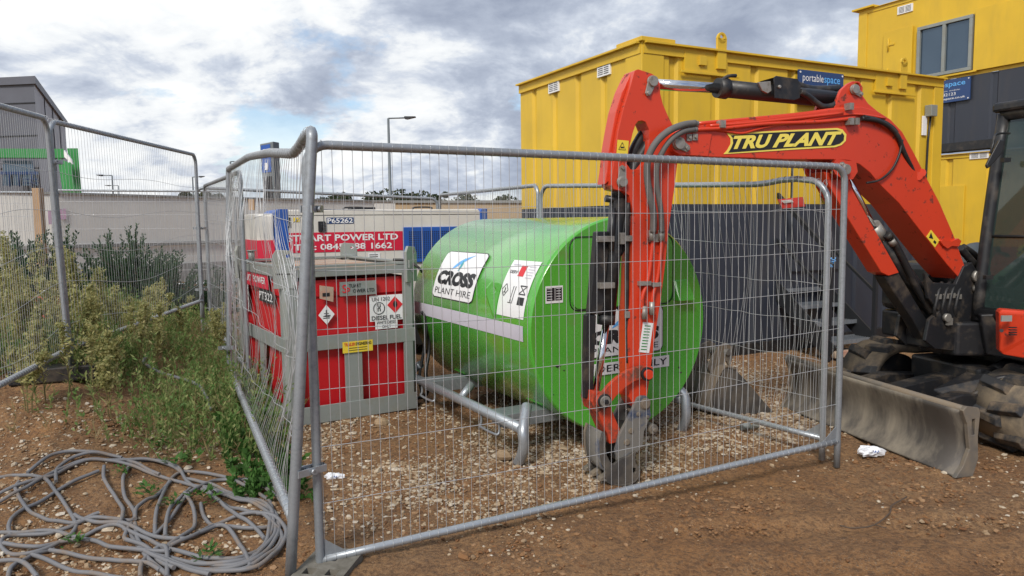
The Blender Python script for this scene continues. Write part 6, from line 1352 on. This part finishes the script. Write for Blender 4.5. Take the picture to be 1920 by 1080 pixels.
# wooden post
c = P(79, 480, 13.0); mb = MB(); mb.box(V((c.x, c.y, 1.25)), 0.13, 0.13, 2.1); mb.box(V((c.x+0.02, c.y+0.2, 0.55)), 0.2, 0.25, 0.9, None); tag(mb.build('wooden_post', 'wood', bevel=0.008), 'thick timber post among the shrubs at the far left', 'post')
c = P(472, 384, 9.0); mb = MB(); mb.box(c, 0.07, 0.03, 0.13); tag(mb.build('timber_offcut', 'wood', bevel=0.004), 'small board offcut caught in the fence above the generator corner', 'board')
# lamp posts
def lamp(px, ytop, Y, side, ln, lab, h_=None):
    t_ = P(px, ytop, Y); r_ = thing('street_lamp', (t_.x, t_.y, 0), lab, 'street lamp', 'street lamps beyond the hoarding')
    mb = MB(); mb.tube([V((t_.x, t_.y, 0)), V((t_.x, t_.y, 1.4)), V((t_.x, t_.y, 1.45)), t_], [0.13, 0.13, 0.09, 0.055], 10); mb.tube([t_, t_+V((side*ln*0.75, 0, 0.02))], 0.035, 8); mb.build('column', 'lampgrey', r_)
    mb = MB(); e = t_+V((side*ln*0.62, 0, 0.02)); mb.prism([e+V((0, -0.13, -0.05)), e+V((side*ln*0.1, -0.15, -0.08)), e+V((side*ln*0.42, -0.06, 0.02)), e+V((side*ln*0.42, -0.06, 0.06)), e+V((0, -0.12, 0.06))], V((0, 0.26, 0))); mb.build('lamp_head', 'black', r_, bevel=0.01)
lamp(728, 222, 36, 1, 1.25, 'tall street lamp above the generator, the nearest and tallest')
lamp(432, 303, 52, 1, 1.0, 'street lamp just left of the blue totem sign')
lamp(210, 329, 62, -1, 1.25, 'street lamp seen through the left bank panel, taller of the pair')
lamp(222, 348, 90, -1, 1.6, 'street lamp seen through the left bank panel, shorter of the pair')
lamp(361, 332, 64, 1, 0.95, 'street lamp half hidden by the end post of the bank panel')
# totem
tt = P(500, 268, 26); tr = thing('totem_sign', (tt.x, tt.y, 0), 'tall narrow blue and grey totem sign above the hoarding', 'sign')
mb = MB(); mb.prism([P(487, 270, 26), P(512, 265, 26), P(516, 372, 26), P(514, 420, 26), P(496, 420, 26), P(494, 372, 26)], V((0.1, 0.35, 0))); mb.build('sign_frame', 'lampgrey', tr, bevel=0.02)
mb = MB(); mb.prism([P(489, 273, 25.98), P(506, 270, 25.98), P(509, 322, 25.98), P(492, 324, 25.98)], V((0, 0.02, 0)), 0); mb.prism([P(492, 332, 25.98), P(509, 330, 25.98), P(512, 370, 25.98), P(495, 370, 25.98)], V((0, 0.02, 0)), 1); mb.prism([P(493, 280, 25.95), P(503, 279, 25.95), P(503, 283, 25.95), P(493, 284, 25.95)], V((0, 0.01, 0)), 2); mb.prism([P(496, 306, 25.95), P(502, 305, 25.95), P(502, 318, 25.95), P(497, 319, 25.95)], V((0, 0.01, 0)), 2)
mb.build('sign_face', ['blue', 'vblack', 'vwhite'], tr, fix=False)
# distant trees
class Leaves:
    def __init__(s): s.c = []; s.a = []; s.b = []
    def add(s, c, a, b_): s.c.append(c); s.a.append(a); s.b.append(b_)
    def obj(s, name, mat, parent=None, stem=None):
        c = np.array(s.c, float); a = np.array(s.a, float); b_ = np.array(s.b, float); n_ = len(c)
        org = np.zeros(3); q = parent
        while q is not None: org += np.array(q.location); q = q.parent
        v = np.stack([c-a*0.5, c-a*0.05+b_*0.5, c+a*0.5, c-a*0.05-b_*0.5], 1).reshape(-1, 3)-org
        f = np.arange(n_*4).reshape(-1, 4); o = tri_mesh(name, v, f, mat); o.parent = parent; return o
def rv(r): v = r.normal(size=3); return v/np.linalg.norm(v)
def far_tree(px, ytop, Y, w, lab, seed):
    r = np.random.default_rng(seed); t_ = P(px, ytop, Y); root = thing('tree', (t_.x, t_.y, 0), lab, 'tree', 'distant trees beyond the hoarding')
    h = t_.z; lv = Leaves(); cl = [(r.uniform(-w, w)*0.7, r.uniform(-w, w)*0.7, h*0.45+r.random()*h*0.48, r.uniform(0.3, 0.6)*w) for _ in range(9)]
    for (x, y, z, rad) in cl:
        z = min(z, h-rad*0.5)
        for _ in range(190):
            d = rv(r)*rad*r.uniform(0.5, 1.0)**0.5; q = rv(r)*0.32; lv.add((t_.x+x+d[0], t_.y+y+d[1], z+d[2]*0.8), q, np.cross(q, rv(r))*0.6)
    lv.obj('crown', 'tree', root); mb = MB(); mb.tube([V((t_.x, t_.y, 0)), V((t_.x, t_.y, h*0.4)), V((t_.x+0.2, t_.y, h*0.8))], [0.22, 0.16, 0.05], 7)
    for (x, y, z, rad) in cl[:5]: mb.tube([V((t_.x, t_.y, h*0.35)), V((t_.x+x, t_.y+y, z))], [0.08, 0.02], 5)
    mb.build('trunk', 'bark', root)
for i, (px, yt, Y, w, lab) in enumerate(((345, 360, 60, 1.3, 'small tree behind the end post of the bank panel'), (393, 358, 60, 1.2, 'small tree behind the bent fence corner'), (622, 366, 62, 1.6, 'low tree just right of the two nearest fence posts'), (665, 368, 62, 1.5, 'low tree left of the tallest street lamp'), (710, 358, 66, 2.0, 'bushy tree right behind the tallest street lamp'), (757, 360, 66, 2.2, 'broad yellowish tree right of the tallest street lamp'), (812, 366, 68, 2.2, 'tree left of the plywood hoarding'), (828, 352, 60, 0.8, 'thin sapling poking up left of the plywood hoarding'), (880, 368, 70, 2.4, 'tree above the middle of the plywood hoarding'), (940, 371, 70, 2.4, 'tree just left of the yellow cabin'))):
    far_tree(px, yt, Y, w, lab, 100+i)

# ================================================================== VEGETATION
def shrub(px, Y, w, h, lab, seed, nb=70):
    r = np.random.default_rng(seed); x0 = (px-960)/F*Y; z0 = float(gbase(x0, Y))-0.05; root = thing('shrub', (x0, Y, z0), lab, 'shrub', 'dark spiky shrubs in front of the hoarding')
    lv = Leaves(); mb = MB()
    for i in range(nb):
        az = r.uniform(0, 2*np.pi); sp = r.random()**0.6*w; tip = np.array([np.cos(az)*sp, np.sin(az)*sp, h*(1-0.45*(sp/w)**2)*r.uniform(0.5, 1.12)])
        base = np.array([r.uniform(-0.12, 0.12)*w*2, r.uniform(-0.1, 0.1)*w*2, 0]); mid = (base+tip)/2+np.array([0, 0, 0.05*h])-np.array([np.cos(az), np.sin(az), 0])*0.08*w
        n_ = 46; prev = base
        for k in range(n_):
            t_ = (k+1)/n_; p = base*(1-t_)**2+2*t_*(1-t_)*mid+t_*t_*tip; d = p-prev; d /= (np.linalg.norm(d)+1e-9); prev = p
            if t_ > 0.2:
                for _ in range(2):
                    q = rv(r); q = q-d*np.dot(q, d); q = q/np.linalg.norm(q); dr_ = q*0.8+d*0.9; dr_ /= np.linalg.norm(dr_); ln = 0.10*(1-0.5*t_)*r.uniform(0.7, 1.3); c = np.array([x0, Y, z0])+p+dr_*ln*0.5
                    lv.add(c, dr_*ln, np.cross(dr_, rv(r))*0.030)
        if i % 4 == 0: o_ = V((x0, Y, z0)); mb.tube([o_+V(base), o_+V(mid), o_+V(tip*0.92)], [0.014, 0.009, 0.003], 4, caps=False)
    lv.obj('foliage', 'shrub', root); mb.build('stem', 'bark', root, fix=False)
shrub(250, 11.5, 0.72, 1.22, 'big dark spiky shrub left of centre, middle of the view through the bank panel', 1, 95)
shrub(320, 11.0, 0.55, 1.05, 'dark spiky shrub at the end post of the bank panel', 2, 70)
shrub(125, 10.5, 0.35, 1.22, 'narrow spiky shrub just right of the left fence post', 3, 40)
shrub(45, 10.2, 0.55, 1.20, 'dark spiky shrub behind the yellow weeds left of the timber post', 4, 60)
shrub(-20, 9.0, 0.5, 1.18, 'dark spiky shrub cut by the left picture edge', 5, 50)
shrub(200, 12.0, 0.5, 1.05, 'lower dark spiky shrub left of the biggest one', 6, 60)
shrub(405, 11.6, 0.4, 0.85, 'dark spiky shrub behind the compound corner posts', 7, 50)
shrub(365, 12.2, 0.5, 0.7, 'low dark shrub filling the gap behind the corner posts', 8, 40)
# tall yellow-green weeds
def tall_weed(x, y, h, seed):
    r = np.random.default_rng(seed); z0 = float(gz(x, y)); lv = Leaves(); mb = MB()
    ns = r.integers(1, 4)
    for s_ in range(ns):
        lean_ = np.array([r.normal()*0.09, r.normal()*0.09, 0])*h; hh_ = h*r.uniform(0.75, 1.0); b0_ = np.array([x+r.normal()*0.03, y+r.normal()*0.03, z0])
        f = lambda t_: b0_+np.array([0, 0, hh_*t_])+lean_*t_*t_
        mb.tube([V(f(t_)) for t_ in np.linspace(0, 1, 5)], [0.006, 0.005, 0.004, 0.003, 0.0015], 4, caps=False)
        for k in range(int(42*hh_)):                   # narrow stem leaves
            t_ = r.uniform(0.05, 0.7); d = rv(r); d[2] = abs(d[2])*0.6+0.35; d /= np.linalg.norm(d); ln = r.uniform(0.05, 0.10); lv.add(f(t_)+d*ln*0.5, d*ln, np.cross(d, rv(r))*0.012)
        for k in range(40):                            # plume branchlets
            t_ = 0.45+0.55*r.random(); d = rv(r); d[2] = abs(d[2])+0.5; d /= np.linalg.norm(d); ln = 0.15*(1.15-t_)*r.uniform(0.6, 1.2)+0.03; o_ = f(t_)
            for j in range(9):
                u = (j+1)/9; p = o_+d*ln*u+rv(r)*0.012; q = rv(r)*0.036; lv.add(p, q, np.cross(q, rv(r))*0.5)
    o = lv.obj('tall_weed', 'plume'); me2 = o.data
    # join the stems into the same mesh as a second material
    vs0 = len(me2.vertices)
    import bmesh
    bm = bmesh.new(); bm.from_mesh(me2); me2.materials.append(M['stem'])
    vl = [bm.verts.new(p) for p in mb.v]
    for fc in mb.f: ff = bm.faces.new([vl[i] for i in fc]); ff.material_index = 1
    bm.to_mesh(me2); bm.free()
    return o
W = [(0, 6.6, 1.05), (22, 5.9, 0.95), (45, 6.9, 1.15), (62, 6.1, 0.85), (85, 7.3, 1.1), (118, 6.6, 1.3), (138, 7.2, 1.0), (165, 6.4, 0.75), (182, 7.1, 0.95), (205, 6.0, 0.55), (235, 7.0, 0.62), (258, 6.6, 0.75), (275, 7.6, 0.6), (300, 7.2, 0.5), (330, 8.6, 0.55), (10, 7.6, 1.2), (60, 8.2, 1.0), (150, 5.6, 0.6), (100, 5.6, 0.7), (30, 5.3, 0.55), (340, 9.6, 0.6), (190, 5.4, 0.45), (-20, 6.0, 0.9), (395, 8.9, 0.6), (405, 8.0, 0.5), (130, 8.3, 0.9), (75, 5.5, 0.6)]
places = ['at the left picture edge', 'near the left picture edge', 'left of the timber post', 'below the timber post', 'beside the left fence post', 'right behind the left fence post, the tallest', 'a step right of the left fence post', 'at the foot of the bank panel', 'in the left half of the bank panel', 'low in front of the bank panel rail', 'before the big dark shrub', 'in the middle of the bank panel, pale tipped', 'behind the bank panel rail', 'under the big dark shrub', 'near the end of the bank panel', 'behind the first weeds at the left edge', 'at the back behind the timber post', 'in front of the bank panel joint', 'under the left fence post', 'low at the left edge of the bank', 'at the foot of the end post of the bank panel', 'short, in front of the bank rail', 'half outside the left edge', 'between the corner posts of the compound', 'behind the bent panel beside the red tank', 'far back right of the left fence post', 'short, left of the fence post foot']
for i, (px, Y, h) in enumerate(W):
    x = (px-960)/F*Y; o = tall_weed(x, Y, h, 300+i); tag(o, 'yellow green feathery weed '+places[i], 'weed', 'tall feathery weeds')
rw = random.Random(21)
for i in range(26):
    px = rw.uniform(-25, 290); Y = rw.uniform(5.9, 9.2); x = (px-960)/F*Y; o = tall_weed(x, Y, rw.uniform(0.45, 0.8), 400+i); tag(o, 'short feathery weed '+('at the left picture edge' if px < 40 else 'left of the left fence post' if px < 95 else 'just right of the left fence post' if px < 160 else 'in the left half of the bank panel' if px < 225 else 'in front of the big dark shrub')+(', nearest row' if Y < 7 else ', middle row' if Y < 8.1 else ', back row by the shrubs'), 'weed', 'short feathery weeds in the stand')
# ground cover weeds (stuff)
def cover(n, seed, fn, hrange, mat, name, lab, leafw=0.014, leafl=(0.025, 0.06), per=16):
    r = np.random.default_rng(seed); lv = Leaves(); c = 0; tries = 0
    while c < n and tries < n*60:
        tries += 1; x = r.uniform(-6.5, -0.6); y = r.uniform(3.0, 13.5)
        if r.random() > fn(x, y): continue
        c += 1; z = float(gz(x, y)); h = r.uniform(*hrange)*(0.6+0.8*float(vnoise(np.array(x*2.0), np.array(y*2.0+9)))); ln_ = np.array([r.normal()*0.25, r.normal()*0.25, 1])*h
        for k in range(per):
            t_ = r.uniform(0.05, 1); d = rv(r); d[2] = abs(d[2])*0.8+0.45; d /= np.linalg.norm(d); ln = r.uniform(*leafl); lv.add(np.array([x, y, z])+ln_*t_+d*ln*0.4+rv(r)*0.012, d*ln, np.cross(d, rv(r))*leafw*1.2)
        q = ln_; lv.add(np.array([x, y, z])+q*0.5, q, np.cross(q/np.linalg.norm(q), rv(r))*0.007)
    o = lv.obj(name, mat); tag(o, lab, 'ground cover', kind='stuff'); return o
def bankq(x, y): return (x+1.3)*-0.91+(y-4)*-0.42
def f_weed(x, y):
    q = bankq(x, y)
    if q < -0.25: return 0.0
    if y < 4.75: return 0.0
    e = float(ss(np.array(y), 4.75, 5.3)); far = 1.0 if y < 8 else 0.55
    n_ = float(vnoise(np.array(x*1.6+3), np.array(y*1.6))); clear = 0.15 if (x < -3.55 and y < 5.5) else 1
    soil = 1-0.9*math.exp(-(((x+3.3)/0.5)**2+((y-7.6)/0.5)**2))
    return max(0.02, min(1, (n_-0.30)*2.4))*e*far*clear*soil
cover(3300, 11, f_weed, (0.10, 0.42), 'weed', 'weeds', 'mixed green weeds covering the bank left of the compound', per=20)
cover(2000, 12, lambda x, y: f_weed(x, y)*0.8 if y < 7.5 else (0.7 if bankq(x, y) > -0.3 else 0), (0.05, 0.22), 'dry', 'dry_grass', 'straw coloured dry grass and dead stalks among the weeds', 0.006, (0.06, 0.16), 10)
def f_edge(x, y):
    l = abs(bankq(x, y)+0.02); return (0.9 if l < 0.22 and 4.2 < y < 6.8 else 0)
cover(170, 13, f_edge, (0.05, 0.16), 'fresh', 'fresh_weeds', 'bright green low leaves along the foot of the bent fence panel', 0.03, (0.03, 0.07), 18)
def rosette(px, py, w, seed, lab):
    r = np.random.default_rng(seed); c = G(px, py); z = float(gz(c.x, c.y)); lv = Leaves()
    for k in range(34):
        a = r.uniform(0, 2*np.pi); e = r.uniform(0.1, 0.9); d = np.array([math.cos(a)*math.cos(e), math.sin(a)*math.cos(e), math.sin(e)]); ln = w*r.uniform(0.35, 0.8); o_ = np.array([c.x+r.normal()*w*0.45, c.y+r.normal()*w*0.4, z+0.02+r.random()*0.05])
        lv.add(o_+d*ln*0.5, d*ln, np.cross(d, [0, 0, 1])*ln*0.55)
    tag(lv.obj('leafy_weed', 'fresh'), lab, 'plant', 'low leafy weeds among the cable')
for i, a in enumerate(((280, 928, 0.08, 'low leafy weed inside the cable coil, left of its crossing'), (352, 880, 0.11, 'largest leafy weed poking over the top of the cable coil'), (385, 940, 0.09, 'leafy weed in the right loop of the cable coil'), (320, 955, 0.06, 'small leafy weed in the middle of the cable coil'), (395, 1055, 0.07, 'leafy weed low in the right loop of the cable coil'), (140, 1018, 0.06, 'small leafy weed in the left loops of the cable coil'), (230, 905, 0.05, 'tiny leafy weed left of the cable crossing'), (470, 860, 0.08, 'leafy weed by the bottom rail of the bent panel'), (300, 860, 0.07, 'leafy weed on bare soil above the coil'))):
    rosette(a[0], a[1], a[2], 500+i, a[3])

# ================================================================== CABLE COIL
ST = [
 [(0,590),(100,580),(250,600),(350,670),(420,760),(420,820),(340,880),(200,930),(80,940),(10,910),(20,870),(100,845),(250,835),(380,810),(500,775),(640,770),(740,770),(755,730),(700,640),(700,560),(760,500),(880,480),(1000,500),(1060,560),(1180,620),(1300,690),(1400,740),(1500,770),(1580,850),(1570,930),(1500,1000),(1400,1060),(1300,1075)],
 [(-120,690),(0,660),(150,620),(300,590),(420,540),(560,515),(720,520),(880,540),(1020,560),(1180,600),(1330,650),(1450,700),(1530,780),(1550,860),(1480,960),(1400,1030),(1250,1050),(1080,1020)],
 [(-100,720),(0,690),(130,650),(300,580),(450,530),(700,505),(850,490),(960,495),(1030,520)],
 [(160,580),(300,520),(450,500),(640,495),(760,510),(900,545)],
 [(110,605),(90,640),(150,710),(250,750),(390,770),(480,760),(560,745)],
 [(60,840),(50,790),(100,730),(220,680),(330,630),(420,600),(560,560)],
 [(590,545),(590,590),(650,650),(690,710),(690,760),(680,800)],
 [(320,610),(330,560),(420,520),(560,500),(690,500)],
 [(870,860),(880,740),(920,620),(980,530),(1080,505),(1250,530),(1400,590),(1500,650),(1530,720),(1520,800),(1500,900),(1430,980),(1420,1050)],
 [(860,860),(960,760),(1050,650),(1150,580),(1240,545),(1400,545),(1480,560),(1560,620)],
 [(930,870),(935,800),(960,720),(1030,640),(1070,600)],
 [(1040,640),(1090,720),(1090,820),(1020,890),(950,940)],
 [(1130,680),(1150,740),(1230,800),(1350,835),(1480,830),(1560,800)],
 [(960,940),(1100,880),(1200,790),(1330,755),(1450,760),(1550,820),(1590,900),(1540,1000),(1450,1070)],
 [(1050,905),(1150,850),(1230,815),(1300,860),(1370,960),(1410,1060)],
 [(420,740),(520,790),(660,800),(760,830),(900,880),(1050,905)],
 [(0,825),(120,830),(300,825),(440,850),(560,820),(650,805),(720,830),(780,900),(830,980),(900,1050),(960,1100)],
 [(180,955),(300,1000),(420,1040),(600,1080),(700,1110)],
 [(280,930),(450,960),(620,985),(800,1010),(850,1030),(900,1060)],
 [(-60,1000),(80,1005),(160,1040),(210,1100)],
 [(40,1100),(60,1040),(130,990),(200,940),(300,900)],
 [(790,1100),(800,1010),(870,940),(910,925),(940,960),(940,1100)],
 [(760,770),(770,720),(830,670),(880,640),(960,560)],
 [(20,910),(200,915),(350,880),(500,870),(640,920),(800,950),(960,960)],
 [(850,950),(980,990),(1150,1040),(1300,1040),(1420,1000),(1500,900),(1540,800),(1500,700),(1400,640),(1250,590),(1130,560),(1050,545)],
 [(830,960),(960,1010),(1120,1060),(1300,1065),(1450,1020),(1540,920),(1570,810),(1510,720),(1380,660),(1240,610),(1100,580)],
 [(780,930),(900,1000),(1040,1050),(1200,1080),(1380,1085),(1500,1040),(1590,930),(1610,850),(1560,790),(1450,770)],
 [(1150,600),(1250,680),(1350,780),(1440,840),(1490,890)],
 [(760,800),(780,880),(860,960),(980,1020),(1080,1070),(1180,1100)],
 [(700,830),(820,870),(900,920),(1000,960),(1150,1010),(1320,1020),(1450,960)],
 [(1380,560),(1480,600),(1560,660),(1600,720),(1625,760)],
 [(740,800),(700,870),(760,900),(850,950),(900,1010),(980,1060)],
]
mb = MB(); rr = random.Random(5)
for i, s_ in enumerate(ST):
    pts = [G(x/3, 720+y/3, 0.0) for x, y in s_]; sp_l = spline(pts, 7); out = []; ph = rr.uniform(0, 6)
    for k, p in enumerate(sp_l):
        z = float(gz(p.x, p.y)); out.append(V((p.x, p.y, z+0.010+0.012*(1+math.sin(ph+k*0.23))*0.6+0.004*(i % 4))))
    mb.tube(out, 0.0112, 8)
tag(mb.build('cable_coil', 'cable', fix=False), 'long thick grey electric cable lying in loose loops on the soil at bottom left', 'cable')
mb = MB(); pts = [G(x, y, 0.03) for x, y in ((272, 672), (275, 685), (300, 700), (345, 712), (375, 722), (388, 745), (395, 765))]
pts = [V((p.x, p.y, 0)) for p in pts]; 
pts = [P(x, y, d) for x, y, d in ((275, 668, 6.6), (270, 680, 6.5), (300, 698, 6.3), (340, 710, 6.15), (372, 722, 6.0), (386, 742, 5.9), (396, 768, 5.7))]
mb.tube(spline([V((p.x, p.y, max(p.z, float(gz(p.x, p.y))+0.03))) for p in pts], 6), 0.013, 8); tag(mb.build('loose_hose', 'cable'), 'short length of pale grey hose lying in the weeds left of the red tank', 'hose')
# rubbish
def bag(px, py, w, lab, seed, prt=True):
    c = G(px, py); r = np.random.default_rng(seed); root = thing('plastic_bag', c, lab, 'plastic bag', 'discarded plastic bags'); mb = MB(); n_ = 20
    g_ = []
    for i in range(13):
        th = math.pi*i/12; row = []
        for j in range(n_+1):
            a = 2*math.pi*(j % n_)/n_; rr_ = 1+0.28*math.sin(3*a+seed)*math.sin(th)+0.16*math.sin(7*a+4*th+seed)+0.1*math.sin(11*a-6*th)
            row.append(c+V((math.sin(th)*math.cos(a)*w*rr_, math.sin(th)*math.sin(a)*w*0.55*rr_, (math.cos(th)*0.38*rr_+0.3)*w)))
        g_.append(row)
    mb.sheet(g_, 0, False); mb.build('bag_body', 'bag', root)
    mb = MB()
    for k in range(5): u = (k-2)*w*0.22; mb.tube([c+V((u, -w*0.42, w*0.30)), c+V((u+w*0.10, -w*0.36, w*0.46)), c+V((u+w*0.14, -w*0.40, w*0.36))], w*0.035, 4)
    mb.build('blue_print', 'blue', root)
bag(624, 898, 0.055, 'crumpled white plastic bag with blue print on the gravel beside the nearest fence post', 1, False)
bag(1630, 853, 0.085, 'crumpled white plastic bag on the soil in front of the dozer blade', 2, False)
mb = MB(); c = G(1390, 808); mb.cyl(c+V((0, 0, 0.03)), c+V((0.07, 0.02, 0.035)), 0.026, 10); mb.prism([c+V((0.07, 0, 0.01)), c+V((0.14, 0.03, 0.01)), c+V((0.13, -0.03, 0.04)), c+V((0.08, -0.03, 0.05))], Z*0.02); tag(mb.build('litter', 'frame'), 'small crushed grey and black piece of litter on the gravel inside the fence', 'litter')
mb = MB(); pts = [G(x, y, 0.02) for x, y in ((1575, 985), (1600, 990), (1640, 984), (1668, 962), (1672, 948), (1700, 932))]; mb.tube(spline(pts, 4), 0.004, 5); mb.tube([G(1640, 984, 0.02), G(1662, 990, 0.025)], 0.003, 4)
tag(mb.build('twig', 'bark'), 'thin forked twig lying on the open soil in front of the fence', 'twig')
# red barrier pieces in the weeds
c = P(85, 575, 7.4); mb = MB(); a3 = V((0.97, 0.2, 0)); 
for k in range(3): mb.box(c+V((0, 0, 0.08-0.09*k)), 0.32, 0.05, 0.05, (a3, V((-0.2, 0.97, 0)), Z))
for k in (-0.14, 0.14): mb.box(c+a3*k-Z*0.1, 0.05, 0.045, 0.45, (a3, V((-0.2, 0.97, 0)), Z))
tag(mb.build('plastic_barrier', 'plastic_red', bevel=0.008), 'red plastic barrier half buried in the weeds behind the left fence post', 'barrier')
